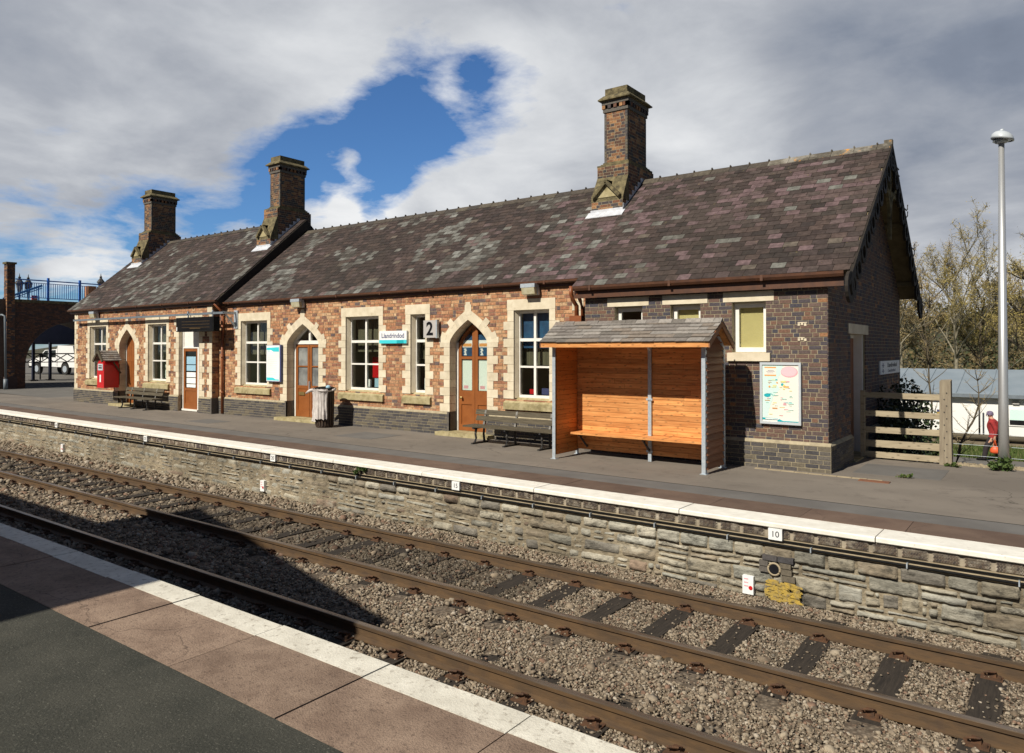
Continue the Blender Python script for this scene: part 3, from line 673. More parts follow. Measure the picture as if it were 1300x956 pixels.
for k in range(150):
    u = -2.74 + rnd.uniform(-.22, .16); v = rnd.uniform(-.17, .07) - .12 * max(0, u + 2.66); w = rnd.uniform(.05, .13)
    mb.poly([EDGE.p(u, v, .034 + .0002 * k), EDGE.p(u + w, v - .006, .034 + .0002 * k), EDGE.p(u + w * .9, v + .020, .0345 + .0002 * k), EDGE.p(u + .01, v + .024, .0345 + .0002 * k)])
tag(mb.build('paint_mark', 'yellow'), 'yellow paint daubed on the stone wall beneath the drain hole', 'paint mark')
# ------------------------------------------------------------------ railway
YA, YB, YC, YD = 8.43, 6.96, 5.435, 3.93
def rail(y, lab):
    r = thing('rail', (-20, y, -.16), lab, 'rail', 'rusty rails of the two tracks')
    mb = MB(); p = [(-.07, -.16), (.07, -.16), (.07, -.148), (.015, -.128), (.011, -.055), (.034, -.042), (.035, -.012), (-.035, -.012), (-.034, -.042), (-.011, -.055), (-.015, -.128), (-.07, -.148)]
    mb.prism([(-70, y + a, z) for a, z in p], (84, 0, 0)); mb.build('rail_web', 'rail', r, fix=True)
    mb = MB(); p = [(-.0345, -.0115), (.0345, -.0115), (.033, -.003), (.026, 0), (-.026, 0), (-.033, -.003)]
    mb.prism([(-70, y + a, z) for a, z in p], (84, 0, 0)); mb.build('rail_tread', 'rail_top', r, fix=True)
    return r
rail(YA, 'rusty rail of the far track beside the stone platform wall'); rail(YB, 'rusty rail of the far track on the side towards the near platform')
rail(YC, 'dark rusty rail beside the near platform edge'); rail(YD, 'rusty rail hidden below the near platform edge')
def make_sleeper(x, ym, lab, group):
    s = thing('sleeper', (x, ym, -.155), lab, 'sleeper', group)
    mb = MB(); a, b = ym - 1.30, ym + 1.30
    n = 12; top = []
    for sx in (-.125, .125):
        for k in range(n + 1): top.append((x + sx + .006 * mnoise.noise((k * 1.7, sx * 9, x)), a + (b - a) * k / n, -.158 + .006 * mnoise.noise((k * .9, sx * 20, x * 3))))
    o = len(mb.v); mb.v += top + [(p[0], p[1], -.30) for p in top]
    for k in range(n):
        mb.f.append((o + k, o + n + 1 + k, o + n + 2 + k, o + k + 1)); mb.m.append(0)
        mb.f.append((o + 2 * n + 2 + k, o + k, o + k + 1, o + 2 * n + 3 + k)); mb.m.append(0)
        mb.f.append((o + n + 1 + k, o + 3 * n + 3 + k, o + 3 * n + 4 + k, o + n + 2 + k)); mb.m.append(0)
    for k in (0, n):
        q = (o + k, o + 2 * n + 2 + k, o + 3 * n + 3 + k, o + n + 1 + k); mb.f.append(q if k == 0 else q[::-1]); mb.m.append(0)
    mb.build('timber', 'sleeper', s)
    for yr in (ym - .74, ym + .74):
        mb = MB()
        mb.box(x - .09, x + .09, yr - .17, yr + .17, -.158, -.143)
        for sy in (-1, 1):
            y0 = yr + sy * .09
            mb.box(x - .035, x + .035, y0 - .03, y0 + .03, -.145, -.105)
            mb.tube([(x - .055, y0 + sy * .015, -.125), (x - .06, y0 + sy * .055, -.10), (x - .02, y0 + sy * .07, -.082), (x + .025, y0 + sy * .045, -.085), (x + .03, y0 - sy * .02, -.118), (x - .01, y0 - sy * .035, -.128)], .010, 6)
            mb.tube([(x + .062, yr + sy * .145, -.145), (x + .062, yr + sy * .145, -.108)], .018, 6)
        mb.build('rail_chair', 'chair_rust', s)
    return s
ym1 = (YA + YB) / 2; ym2 = (YC + YD) / 2
L1 = 'dark timber sleeper under the two rails of the far track'; L2 = 'timber sleeper end showing beside the rail next to the near platform'
p1 = make_sleeper(-2.82, ym1, L1, 'sleepers of the far track'); p2 = make_sleeper(-3.1, ym2, L2, 'sleepers of the near track')
for proto, x0, n in ((p1, -2.82, 50), (p2, -3.1, 30)):
    for k in range(-3, n):
        if k == 0: continue
        c = copy_tree(proto); c.location.x = x0 - .763 * k + rnd.uniform(-.03, .03); c.rotation_euler.z = rnd.uniform(-.02, .02)
# ballast stones
def stones(name, mat, pts, sizes, seed):
    rg = np.random.default_rng(seed); n = len(pts)
    t = (1 + 5 ** .5) / 2
    ico = np.array([(-1, t, 0), (1, t, 0), (-1, -t, 0), (1, -t, 0), (0, -1, t), (0, 1, t), (0, -1, -t), (0, 1, -t), (t, 0, -1), (t, 0, 1), (-t, 0, -1), (-t, 0, 1)], float)
    ico /= np.linalg.norm(ico[0])
    fc = np.array([(0, 11, 5), (0, 5, 1), (0, 1, 7), (0, 7, 10), (0, 10, 11), (1, 5, 9), (5, 11, 4), (11, 10, 2), (10, 7, 6), (7, 1, 8), (3, 9, 4), (3, 4, 2), (3, 2, 6), (3, 6, 8), (3, 8, 9), (4, 9, 5), (2, 4, 11), (6, 2, 10), (8, 6, 7), (9, 8, 1)])
    V = ico[None] * (1 + rg.uniform(-.38, .38, (n, 12, 1))) * rg.uniform(.6, 1.25, (n, 1, 3))
    q = rg.normal(size=(n, 4)); q /= np.linalg.norm(q, axis=1)[:, None]; w, x, y, z = q.T
    Rm = np.stack([1 - 2 * (y * y + z * z), 2 * (x * y - z * w), 2 * (x * z + y * w), 2 * (x * y + z * w), 1 - 2 * (x * x + z * z), 2 * (y * z - x * w), 2 * (x * z - y * w), 2 * (y * z + x * w), 1 - 2 * (x * x + y * y)], 1).reshape(n, 3, 3)
    V = np.einsum('nij,nkj->nki', Rm, V) * sizes[:, None, None]; V[:, :, 2] *= .8; V += pts[:, None]
    F = (fc[None] + (np.arange(n) * 12)[:, None, None]).reshape(-1)
    me = bpy.data.meshes.new(name); me.vertices.add(n * 12); me.vertices.foreach_set('co', V.reshape(-1))
    nf = n * 20; me.loops.add(nf * 3); me.loops.foreach_set('vertex_index', F.astype(np.int32))
    me.polygons.add(nf); me.polygons.foreach_set('loop_start', np.arange(nf, dtype=np.int32) * 3); me.polygons.foreach_set('loop_total', np.full(nf, 3, np.int32))
    me.materials.append(K[mat]); me.update(calc_edges=True); me.validate()
    ob = bpy.data.objects.new(name, me); COL.objects.link(ob); return tag(ob, 'loose grey and brown ballast stones spread between the rails' if mat == 'ballast' else 'darker oily ballast stones lying between the rails of the far track', 'ballast', kind='stuff')
rg = np.random.default_rng(3)
P = []
for x0, x1, dens, sz in ((1.5, 5.5, 1500, .0135), (-5.2, 1.5, 3300, .0115), (-9, -5.2, 1700, .0150), (-16, -9, 620, .023), (-34, -16, 230, .032)):
    n = int((x1 - x0) * 5.2 * dens); X = rg.uniform(x0, x1, n); Y = rg.uniform(4.75, 9.95, n)
    P.append(np.stack([X, Y, np.full(n, -.172), sz * rg.lognormal(0, .36, n)], 1))
P = np.concatenate(P); X, Y = P[:, 0], P[:, 1]
keep = Y < 9.285 - .0185 * X
for y in (YA, YB, YC): keep &= np.abs(Y - y) > .055
ph = np.abs(((X + 2.82 + .763 * 500) / .763 + .5) % 1 - .5) * .763
on1 = (ph < .125) & (Y > ym1 - 1.3) & (Y < ym1 + 1.3)
inside = (Y > YB) & (Y < YA)
ph2 = np.abs(((X + 3.1 + .763 * 500) / .763 + .5) % 1 - .5) * .763
on2 = (ph2 < .125) & (Y < ym2 + 1.3)
cov = np.array([.5 + .5 * mnoise.noise((float(a) * .35, float(b) * .9, 9.)) for a, b in zip(X, Y)])
pk = np.where(inside, np.where(X > -6.5, .025, np.where(X < -13, .08, .05) + np.where(X < -13, .15, .35) * (cov > .55)), np.where(cov > .62, .5, .04))
keep &= ~(on1 & (rg.random(len(X)) > pk)); keep &= ~(on2 & (rg.random(len(X)) > .12))
P = P[keep]; X, Y, inside, on = P[:, 0], P[:, 1], inside[keep], (on1 | on2)[keep]
P[:, 2] += np.where(on, .02, 0) - np.where(inside & ~on & (X < -9), .016, 0) + np.where((Y > 5.65) & (Y < 6.75), .03, 0) + np.where(Y > 8.75, .0, 0) + rg.uniform(-.012, .012, len(P))
big = rg.random(len(P)) < .025; P[big, 3] *= 1.9
oily = inside & (rg.random(len(P)) < np.where((X < -5.5) & (X > -14), .93, np.where(X < -6, .7, .25))) | (~inside & (rg.random(len(P)) < .12))
stones('ballast', 'ballast', P[~oily, :3], P[~oily, 3], 1); stones('ballast', 'ballast_oily', P[oily, :3], P[oily, 3], 2)
# ------------------------------------------------------------------ station building
FM = Fr((0, 14.05, 0), (1, 0, 0), (0, -1, 0)); FL = Fr((0, 13.80, 0), (1, 0, 0), (0, -1, 0)); FR_ = Fr((0, 13.60, 0), (1, 0, 0), (0, -1, 0))
FG = Fr((-3.19, 0, 0), (0, 1, 0), (1, 0, 0)); FLR = Fr((-22.78, 0, 0), (0, 1, 0), (1, 0, 0))
RY, RZ, RZL = 17.3, 7.33, 7.80
B = thing('station_building', (-18, 14, PZ), 'long single storey brick railway station with slate roofs and three tall chimneys', 'station')
class Op:
    def __init__(s, kind, **k): s.kind = kind; s.__dict__.update(k)
    def hole(s, va, vb):
        if s.kind == 'rect': return (s.u0, s.u1) if vb > s.v0 + .01 and va < s.v1 - .01 else None
        if va >= s.va: return None
        if va <= s.vs: return (s.uc - s.hw, s.uc + s.hw)
        lo, hi = 0.0, 1.0; t = (va - s.vs) / (s.va - s.vs)
        for _ in range(18):
            m_ = (lo + hi) / 2
            if arch_rise(m_) > t: lo = m_
            else: hi = m_
        return (s.uc - s.hw * lo, s.uc + s.hw * lo) if lo > .02 else None
    def rects(s):
        e = s.pad
        if s.kind == 'rect': return [(s.u0 - e, s.u1 + e, s.v0 - (e if s.v0 > 1 else 0), s.v1 + e)]
        out = [(s.uc - s.hw - .05, s.uc + s.hw + .05, s.v0, s.vs)]; v = s.vs
        while v < s.va:
            h = s.hole(v, v + .08)
            if h: out.append((h[0] - .05, h[1] + .05, v, min(v + .08, s.va + .02)))
            v += .08
        return out
ZS, ZT = 1.81, 3.90
def W(u0, u1, v0=ZS, v1=ZT, pad=.05, **k): return Op('rect', u0=u0, u1=u1, v0=v0, v1=v1, pad=pad, **k)
def A(uc, hw, vs, va, **k): return Op('arch', uc=uc, hw=hw, vs=vs, va=va, v0=.6, pad=.05, **k)
opsM = [W(-21.50, -20.07, cols=2), A(-18.30, .75, 3.14, 3.74), W(-16.34, -14.98, cols=2), W(-13.76, -13.23, cols=1), A(-11.77, .605, 3.14, 3.71), W(-10.35, -9.34, cols=2)]
opsL = [W(-31.72, -30.30, cols=2), A(-28.62, .60, 3.14, 3.74), W(-27.02, -25.72, cols=2), Op('rect', u0=-24.87, u1=-23.56, v0=.6, v1=3.95, pad=.05, door=True)]
opsR = [W(-7.40, -6.77, 2.92, 3.84, .006, cols=1, small=True), W(-6.15, -5.53, 2.92, 3.84, .006, cols=1, small=True), W(-4.90, -4.27, 2.92, 3.84, .006, cols=1, small=True)]
def facade(fr, ops, u0, u1, vtop, ptop, brick, mortar, plinth_out, style, name):
    holes = lambda va, vb: [h for h in (o.hole(va, vb) for o in ops) if h]
    rects = [r for o in ops for r in o.rects()]
    mb = MB(); wall_slab(mb, fr, u0, u1, .5, vtop, rects); 
    bk = MB(); rd = style == 'rand'; bricks(bk, fr, u0, u1, ptop, vtop - .02, holes=holes, style=style, bl=.19 if rd else .235, ch=.086 if rd else .075, mort=.014 if rd else .013, dmax=.007 if rd else .004)
    w = mb.build('wall', mortar, B); b = bk.build('brick_facing', brick, w)
    pf = Fr(fr.o + fr.n * plinth_out, fr.u, fr.n)
    mb = MB(); doors = [o for o in ops if o.kind == 'arch' or getattr(o, 'door', False)]
    iv = sub([(u0, u1)], [((o.uc - o.hw, o.uc + o.hw) if o.kind == 'arch' else (o.u0, o.u1)) for o in doors])
    if name == 'right': iv = [(iv[0][0], -3.14)]
    for a, c in iv:
        pf.box(mb, a, c, .7, ptop - .03, -plinth_out - .01, -.005)
        q = fr.p; po = plinth_out
        mb.hexa([q(a, ptop - .03, po), q(c, ptop - .03, po), q(c, ptop - .03, -.01), q(a, ptop - .03, -.01), q(a, ptop - .022, po), q(c, ptop - .022, po), q(c, ptop + .03, .006), q(a, ptop + .03, .006)])
    bk = MB()
    for a, c in iv: bricks(bk, pf, a, c, .79, ptop - .03, style='stretcher', bl=.235, mort=.013)
    p = mb.build('plinth', 'mortar_dark', B); bk.build('brick_facing', 'brick_plinth', p)
    return w
facade(FM, opsM, -22.78, -8.12, 4.58, 1.35, 'brick_red', 'mortar', .045, 'rand', 'main')
facade(FL, opsL, -33.1, -22.78, 4.66, 1.33, 'brick_red', 'mortar', .045, 'rand', 'left')
facade(FR_, opsR, -8.12, -3.19, 4.42, 1.29, 'brick_blue', 'mortar_dark', .05, 'flemish', 'right')
# return face of the left block, gable wall, hidden walls
mb = MB(); mb.box(-23.08, -22.785, 13.81, 14.05, .5, 4.75); mb.box(-33.1, -32.8, 13.8, 20.8, .5, 4.7); mb.box(-33.1, -3.5, 20.7, 21.0, .5, 4.5)
mb.box(-8.12, -7.85, 13.62, 14.1, .5, 4.4); mb.build('side_wall', 'mortar', B)
bk = MB(); bricks(bk, FLR, 13.80, 14.05, 1.33, 4.7, style='stretcher'); w = bk.build('return_brick', 'brick_red', B)
bk = MB(); FLR.box(bk, 13.75, 14.05, .7, 1.33, -.02, .045); bk.build('return_plinth', 'brick_plinth', B)
sg = (RZ - 4.32) / (RY - 13.42)
gt = lambda v: (max(13.6, RY - (RZ - .12 - v) / sg), min(21.0, RY + (RZ - .12 - v) / sg)) if v < RZ - .25 else None
gd = Op('rect', u0=15.35, u1=16.75, v0=.6, v1=3.27, pad=.006)
mb = MB(); wall_slab(mb, FG, 13.605, 21.0, .3, 4.28, gd.rects())
FG.prism(mb, [(13.605, 4.28), (21.0, 4.28), (RY, RZ - .1)], -.3, -.005)
gw = mb.build('gable_wall', 'mortar_dark', B)
bk = MB(); bricks(bk, FG, 13.6, 21.0, 1.29, RZ - .3, holes=lambda a, b: [h for h in [gd.hole(a, b)] if h], clip=lambda a, b: gt(b), style='flemish')
bk.build('brick_facing', 'brick_blue', gw)
mb = MB(); pf = Fr(FG.o + FG.n * .05, FG.u, FG.n)
for a, c in ((13.60, 15.35), (16.75, 21.0)):
    pf.box(mb, a, c, .3, 1.26, -.07, -.005); q = FG.p
    mb.hexa([q(a, 1.26, .05), q(c, 1.26, .05), q(c, 1.26, -.01), q(a, 1.26, -.01), q(a, 1.268, .05), q(c, 1.268, .05), q(c, 1.32, .006), q(a, 1.32, .006)])
p = mb.build('plinth', 'mortar_dark', B); bk = MB()
for a, c in ((13.56, 15.35), (16.75, 21.0)): bricks(bk, pf, a, c, .79, 1.26, style='stretcher')
bk.build('brick_facing', 'brick_plinth', p)
# rooms behind the windows
mb = MB(); mb.box(-32.75, -3.55, 17.6, 17.7, .8, 4.4); mb.box(-32.75, -3.55, 14.1, 17.6, .78, .82); mb.box(-32.75, -3.55, 14.36, 17.6, 4.25, 4.3)
for x in (-25.3, -22.9, -19.6, -17.2, -14.4, -12.7, -10.9, -8.6, -6.45, -5.2): mb.box(x - .04, x + .04, 14.4, 17.6, .82, 4.25)
mb.build('interior', 'room', B)
# ---- dressed stone
def stone_block(mb, fr, u0, u1, v0, v1, d1=.014, d0=-.22):
    g = .003; fr.box(mb, u0 + g, u1 - g, v0 + g, v1 - g, d0, d1 + rnd.uniform(-.002, .003))
def make_window(fr, o, item=None):
    rec = .14; w = .055; mb = MB(); u0, u1, v0, v1 = o.u0, o.u1, o.v0, o.v1
    D0, D1 = -rec - .07, -rec
    cw = .075 if not getattr(o, 'small', False) else .085
    fr.box(mb, u0, u0 + cw, v0, v1, D0, D1); fr.box(mb, u1 - cw, u1, v0, v1, D0, D1); fr.box(mb, u0 + cw, u1 - cw, v0, v0 + cw, D0, D1); fr.box(mb, u0 + cw, u1 - cw, v1 - cw, v1, D0, D1)
    if getattr(o, 'small', False): rows = 1
    else:
        rows = 3; H = v1 - v0 - 2 * cw
        us = [u0 + cw] + ([(u0 + u1) / 2] if o.cols == 2 else []) + [u1 - cw]
        if o.cols == 2: fr.box(mb, us[1] - .032, us[1] + .032, v0 + cw, v1 - cw, D0, D1 - .006)
        segs = [(us[k] + (.032 if k else 0), us[k + 1] - (.032 if k + 2 < len(us) else 0)) for k in range(len(us) - 1)]
        for t, hh in ((.345, .022), (.675, .036)):
            for a, b in segs: fr.box(mb, a, b, v0 + cw + H * t - hh, v0 + cw + H * t + hh, D0, D1 - .009)
    win = mb.build('window', 'white_paint', B)
    mb = MB(); fr.box(mb, u0 + cw - .01, u1 - cw + .01, v0 + cw - .01, v1 - cw + .01, D0 + .028, D0 + .034); mb.build('pane', 'glass', win)
    # stone
    mb = MB()
    if getattr(o, 'small', False):
        fr.box(mb, u0 - .17, u1 + .15, v1 + .02, v1 + .205, -.25, .012); ln = mb.build('lintel', 'stone', win)
        mb = MB(); q = fr.p
        mb.hexa([q(u0 - .08, v0 - .17, .06), q(u1 + .09, v0 - .17, .06), q(u1 + .09, v0 - .17, -.2), q(u0 - .08, v0 - .17, -.2), q(u0 - .08, v0 - .02, .06), q(u1 + .09, v0 - .02, .06), q(u1 + .09, v0 + .004, -.2), q(u0 - .08, v0 + .004, -.2)])
        mb.build('sill', 'stone', win)
        mb = MB(); fr.box(mb, u0 - .02, u0 + .0, v0, v1, -.3, -.012); fr.box(mb, u1, u1 + .02, v0, v1, -.3, -.012); mb.build('reveal', 'mortar_dark', win)
    else:
        fr.box(mb, u0 - .20, u1 + .17, v1, v1 + .255, -.22, .016)
        v = v0 - .02; k = 0
        while v < v1 - .02:
            h = min(.205, v1 - v)
            if v1 - v - h < .08: h = v1 - v
            wl = .19 if k % 2 else .31
            stone_block(mb, fr, u0 - wl, u0, v, v + h); stone_block(mb, fr, u1, u1 + wl - .02, v, v + h); v += h; k += 1
        # splayed inner edge of the left jamb and the head
        q = fr.p
        mb.hexa([q(u0, v0, -.02), q(u0 + .05, v0, -.12), q(u0 + .05, v0, -.14), q(u0 - .01, v0, -.14), q(u0, v1, -.02), q(u0 + .05, v1, -.12), q(u0 + .05, v1, -.14), q(u0 - .01, v1, -.14)])
        mb.build('surround', 'stone', win, fix=True)
        mb = MB()
        mb.hexa([q(u0 - .27, v0 - .27, .075), q(u1 + .22, v0 - .27, .075), q(u1 + .22, v0 - .27, -.2), q(u0 - .27, v0 - .27, -.2), q(u0 - .27, v0 - .11, .075), q(u1 + .22, v0 - .11, .075), q(u1 + .20, v0 + .012, -.13), q(u0 - .25, v0 + .012, -.13)])
        mb.build('sill', 'stone_sill', win)
    def inside(name, mat, a, b, c, d, dep=.02): 
        mb = MB(); fr.box(mb, a, b, c, d, D0 - dep - .012, D0 - dep); mb.build(name, mat, win)
    for it in (item or []): inside(*it)
    if not getattr(o, 'small', False):
        mb = MB(); n = 40; z0 = v0 + .9 if o.cols == 1 else v0 + rnd.uniform(.75, 1.1)
        for k in range(n):
            a, b = u0 + (u1 - u0) * k / n, u0 + (u1 - u0) * (k + 1) / n; f = lambda x: D0 - .16 + .005 * math.sin(x * 42)
            mb.poly([fr.p(a, z0, f(a)), fr.p(b, z0, f(b)), fr.p(b, v1, f(b)), fr.p(a, v1, f(a))])
        mb.build('curtain', 'curtain', win, smooth=True)
    return win
def curt(o, hgt): return ('curtain', 'curtain', o.u0, o.u1, hgt, o.v1, .12)
make_window(FM, opsM[0], [('chair_back', 'paper_blue', -20.55, -20.2, 1.9, 2.45, .3)])
make_window(FM, opsM[2], [('red_display', 'red', -16.0, -15.7, 2.15, 2.75, .5), ('paper', 'paper', -15.85, -15.62, 1.9, 2.12, .1), ('blue_box', 'paper_blue', -15.5, -15.12, 1.9, 2.15, .12)])
make_window(FM, opsM[3], [('paper', 'paper', -13.55, -13.35, 1.9, 2.2, .1)])
make_window(FM, opsM[5], [('blue_poster', 'poster_blue', -10.28, -9.42, 3.0, 3.84, .06), ('toy', 'red', -10.1, -9.9, 1.9, 2.02, .08), ('blue_box', 'ink_blue', -9.75, -9.55, 1.9, 2.05, .08)])
make_window(FL, opsL[0])
make_window(FL, opsL[2], [('notice', 'paper', -26.05, -25.85, 3.32, 3.62, .02), ('jug', 'paper_mint', -26.75, -26.5, 1.9, 2.4, .3), ('bottle', 'paper', -26.1, -25.95, 1.9, 2.3, .1)])
make_window(FR_, opsR[0]); make_window(FR_, opsR[1], [('blind', 'blind', -6.1, -5.58, 2.95, 3.82, .008)]); make_window(FR_, opsR[2], [('blind', 'blind', -4.85, -4.32, 2.95, 3.82, .008)])
def arch_stone(fr, o, ptop, par):
    mb = MB(); n = 10; wd = .235
    v = ptop + .03; k = 0
    while v < o.vs - .01:
        h = min(.205, o.vs - v)
        if o.vs - v - h < .09: h = o.vs - v
        wl = .20 if k % 2 else .34
        stone_block(mb, fr, o.uc - o.hw - wl, o.uc - o.hw, v, v + h, .014, -.33); stone_block(mb, fr, o.uc + o.hw, o.uc + o.hw + wl, v, v + h, .014, -.33); v += h; k += 1
    a = arch_arc(o.uc, o.hw, o.vs, o.va, 0, n); b = arch_arc(o.uc, o.hw, o.vs, o.va, wd, n)
    # chamfered inner ring, then the flat face
    for k in range(2 * n):
        i, j = (k, k + 1)
        q = fr.p; z = .014 if (k // 2) % 2 else .016
        mb.hexa([q(*a[i], -.33), q(*a[i], z), q(*b[i], z), q(*b[i], -.33), q(*a[j], -.33), q(*a[j], z), q(*b[j], z), q(*b[j], -.33)])
    # projecting blocks round the outside of the arch
    top = b[n][1]
    fr.box(mb, o.uc - .105, o.uc + .105, top - .16, top + .10, -.1, .018); fr.box(mb, o.uc - .075, o.uc + .075, top + .10, top + .165, -.1, .018)
    for sgn in (-1, 1):
        for t, (bw, bh) in ((.50, (.17, .13)), (.18, (.16, .10))):
            i = int(t * n) if sgn < 0 else 2 * n - int(t * n)
            p0 = Vector(b[i] + (0,)); pa = Vector(b[max(0, i - 1)] + (0,)); pb = Vector(b[min(2 * n, i + 1)] + (0,))
            tg = (pb - pa).normalized(); nm = Vector((-tg.y, tg.x, 0))
            if nm.y < 0: nm = -nm
            c = [p0 - tg * bw / 2 - nm * .08, p0 + tg * bw / 2 - nm * .08, p0 + tg * bw / 2 + nm * bh, p0 - tg * bw / 2 + nm * bh]
            fr.prism(mb, [(x.x, x.y) for x in c], -.1, .0185)
        fr.box(mb, *(sorted((o.uc + sgn * (o.hw), o.uc + sgn * (o.hw + .36)))), o.vs - .005, o.vs + .135, -.1, .0165)
    s = mb.build('surround', 'stone', par, fix=True)
    mb = MB(); 
    for sgn in (-1, 1):
        e = o.uc + sgn * o.hw; fr.box(mb, *sorted((e, e + sgn * .06)), .7, ptop + .03, -.33, .048)
    mb.build('reveal_brick', 'brick_plinth', par)
    mb = MB(); fr.box(mb, o.uc - o.hw - .25, o.uc + o.hw + .25, .7, .895, -.4, .30); mb.build('step', 'stone_sill', par)
def arch_fill(mb, fr, o, v0, d0, d1, inset=0):
    a = [p for p in arch_arc(o.uc, o.hw - inset, o.vs, o.va - inset, 0, 10)]
    pts = [(o.uc - o.hw + inset, v0)] + [p for p in a if p[1] >= v0] + [(o.uc + o.hw - inset, v0)]
    seen = []
    for p in pts:
        if not seen or abs(p[0] - seen[-1][0]) + abs(p[1] - seen[-1][1]) > 1e-4: seen.append(p)
    fr.prism(mb, seen, d0, d1)
def door_leaf(fr, mbw, mbg, u0, u1, v0, v1, d, glass_from=None, bars=()):
    """framed leaf: solid panel below, glazing above"""
    s = .095
    fr.box(mbw, u0, u0 + s, v0, v1, d - .05, d); fr.box(mbw, u1 - s, u1, v0, v1, d - .05, d)
    fr.box(mbw, u0 + s, u1 - s, v0, v0 + .2, d - .05, d); fr.box(mbw, u0 + s, u1 - s, v1 - s, v1, d - .05, d)
    gf = glass_from if glass_from else v1 - s
    fr.box(mbw, u0 + s, u1 - s, v0 + .2, gf - .1, d - .04, d - .016)
    fr.box(mbw, u0 + s, u1 - s, gf - .1, gf, d - .05, d)
    for b in bars: fr.box(mbw, u0 + s, u1 - s, b - .02, b + .02, d - .05, d)
    if glass_from: fr.box(mbg, u0 + s - .005, u1 - s + .005, gf - .005, v1 - s + .005, d - .032, d - .026)
# door with a fanlight (two glazed brown leaves)
o = opsM[1]; ptM, ptL = 1.35, 1.33; D = -.25
mb = MB(); mg = MB(); md = mb
c = o.uc; hw = o.hw; vtr = 3.13
door_leaf(FM, mb, mg, c - hw + .09, c - .008, .9, vtr, D - .01, 1.86, (2.45,)); door_leaf(FM, mb, mg, c + .008, c + hw - .09, .9, vtr, D - .01, 1.86, (2.45,))
dr = mb.build('door', 'brown_paint', B); mg.build('pane', 'frosted', dr)
mb = MB(); FM.box(mb, c - hw, c - hw + .085, .89, vtr, D - .08, D); FM.box(mb, c + hw - .085, c + hw, .89, vtr, D - .08, D)
FM.box(mb, c - hw, c + hw, vtr + .002, vtr + .11, D - .08, D + .012); FM.box(mb, c - .04, c + .04, vtr + .11, o.va - .1, D - .08, D - .006)
a = arch_arc(c, hw, o.vs, o.va, 0, 8); b = arch_arc(c, hw, o.vs, o.va, -.07, 8)
for i in range(16):
    if min(a[i][1], a[i + 1][1]) < vtr + .06: continue
    q = FM.p; mb.hexa([q(*a[i], D - .08), q(*a[i], D), q(*b[i], D), q(*b[i], D - .08), q(*a[i + 1], D - .08), q(*a[i + 1], D), q(*b[i + 1], D), q(*b[i + 1], D - .08)])
mb.build('door_frame', 'white_paint', dr, fix=True)
mb = MB(); arch_fill(mb, FM, o, vtr + .1, D - .055, D - .05, .02); mb.build('fanlight', 'glass', dr, fix=True)
mb = MB(); FM.box(mb, c - .52, c - .24, 1.56, 1.66, D - .012, D - .002); mb.build('letter_plate', 'brass', dr)
mb = MB(); FM.box(mb, c + .02, c + .045, 1.74, 2.0, D - .012, D + .04); mb.build('handle', 'galv', dr)
arch_stone(FM, o, ptM, dr)
# door with an arched glazed top, notices behind the glass
o = opsM[4]; c = o.uc; hw = o.hw; mb = MB(); mg = MB()
va = 3.08
for a0, b0 in ((c - hw + .07, c - .004), (c + .004, c + hw - .07)):
    s = .09
    FM.box(mb, a0, a0 + s, .9, va, D - .06, D - .01); FM.box(mb, b0 - s, b0, .9, va, D - .06, D - .01)
    FM.box(mb, a0 + s, b0 - s, .9, 1.06, D - .06, D - .01); FM.box(mb, a0 + s, b0 - s, 1.06, 1.57, D - .055, D - .03); FM.box(mb, a0 + s, b0 - s, 1.57, 1.92, D - .06, D - .01)
    FM.box(mb, a0 + s, b0 - s, 2.72, 2.79, D - .06, D - .01)
    for e in (.02, .2): pass
a = arch_arc(c, hw - .07, va, o.va - .05, 0, 9); b = arch_arc(c, hw - .07, va, o.va - .05, -.085, 9)
for i in range(18):
    q = FM.p; mb.hexa([q(*a[i], D - .06), q(*a[i], D - .01), q(*b[i], D - .01), q(*b[i], D - .06), q(*a[i + 1], D - .06), q(*a[i + 1], D - .01), q(*b[i + 1], D - .01), q(*b[i + 1], D - .06)])
FM.box(mb, c - .09, c + .09, va, o.va - .16, D - .06, D - .0115)
dr = mb.build('door', 'brown_paint', B, fix=True)
mb = MB(); FM.box(mb, c - hw + .14, c + hw - .14, 1.9, va, D - .045, D - .04); 
FM.prism(mb, [(c - hw + .14, va)] + [p for p in arch_arc(c, hw - .13, va, o.va - .15, 0, 8)] + [(c + hw - .14, va)], D - .045, D - .04); mb.build('pane', 'glass', dr, fix=True)
for a0, b0 in ((c - hw + .155, c - .09), (c + .09, c + hw - .155)):
    mb = MB(); FM.box(mb, a0, b0, 1.93, 2.71, D - .062, D - .05); nb = mb.build('notice', 'paper_mint', dr)
    mb = MB(); FM.box(mb, a0, b0, 2.80, 3.02, D - .062, D - .05); FM.box(mb, a0, b0, 3.2, 3.34, D - .062, D - .05); mb.build('blue_poster', 'poster_blue', dr)
    mb = MB(); FM.box(mb, a0, b0, 3.02, 3.2, D - .062, D - .05); mb.build('pale_poster', 'paper', dr)
    mb = MB(); FM.box(mb, a0 + .02, b0 - .05, 3.04, 3.12, D - .05, D - .048); mb.build('orange_print', 'orange_print', dr)
    mb = MB()
    for k in range(5): FM.box(mb, a0 + .06 + .02 * (k % 2), a0 + .15 - .015 * (k % 3), 2.82 + .035 * k, 2.85 + .035 * k, D - .05, D - .047)
    mb.build('white_figure', 'paper', dr)
    mb = MB(); FM.box(mb, a0 + .05, a0 + .2, 1.97, 2.05, D - .05, D - .048); mb.build('pink_print', 'pink', dr)
mb = MB(); p = FM.p(c - hw + .2, 1.74, D + .0); mb.tube([p, p + FM.n * .05, p + FM.n * .07], [.018, .035, .03], 12); mb.build('handle', 'brass', dr, smooth=True)
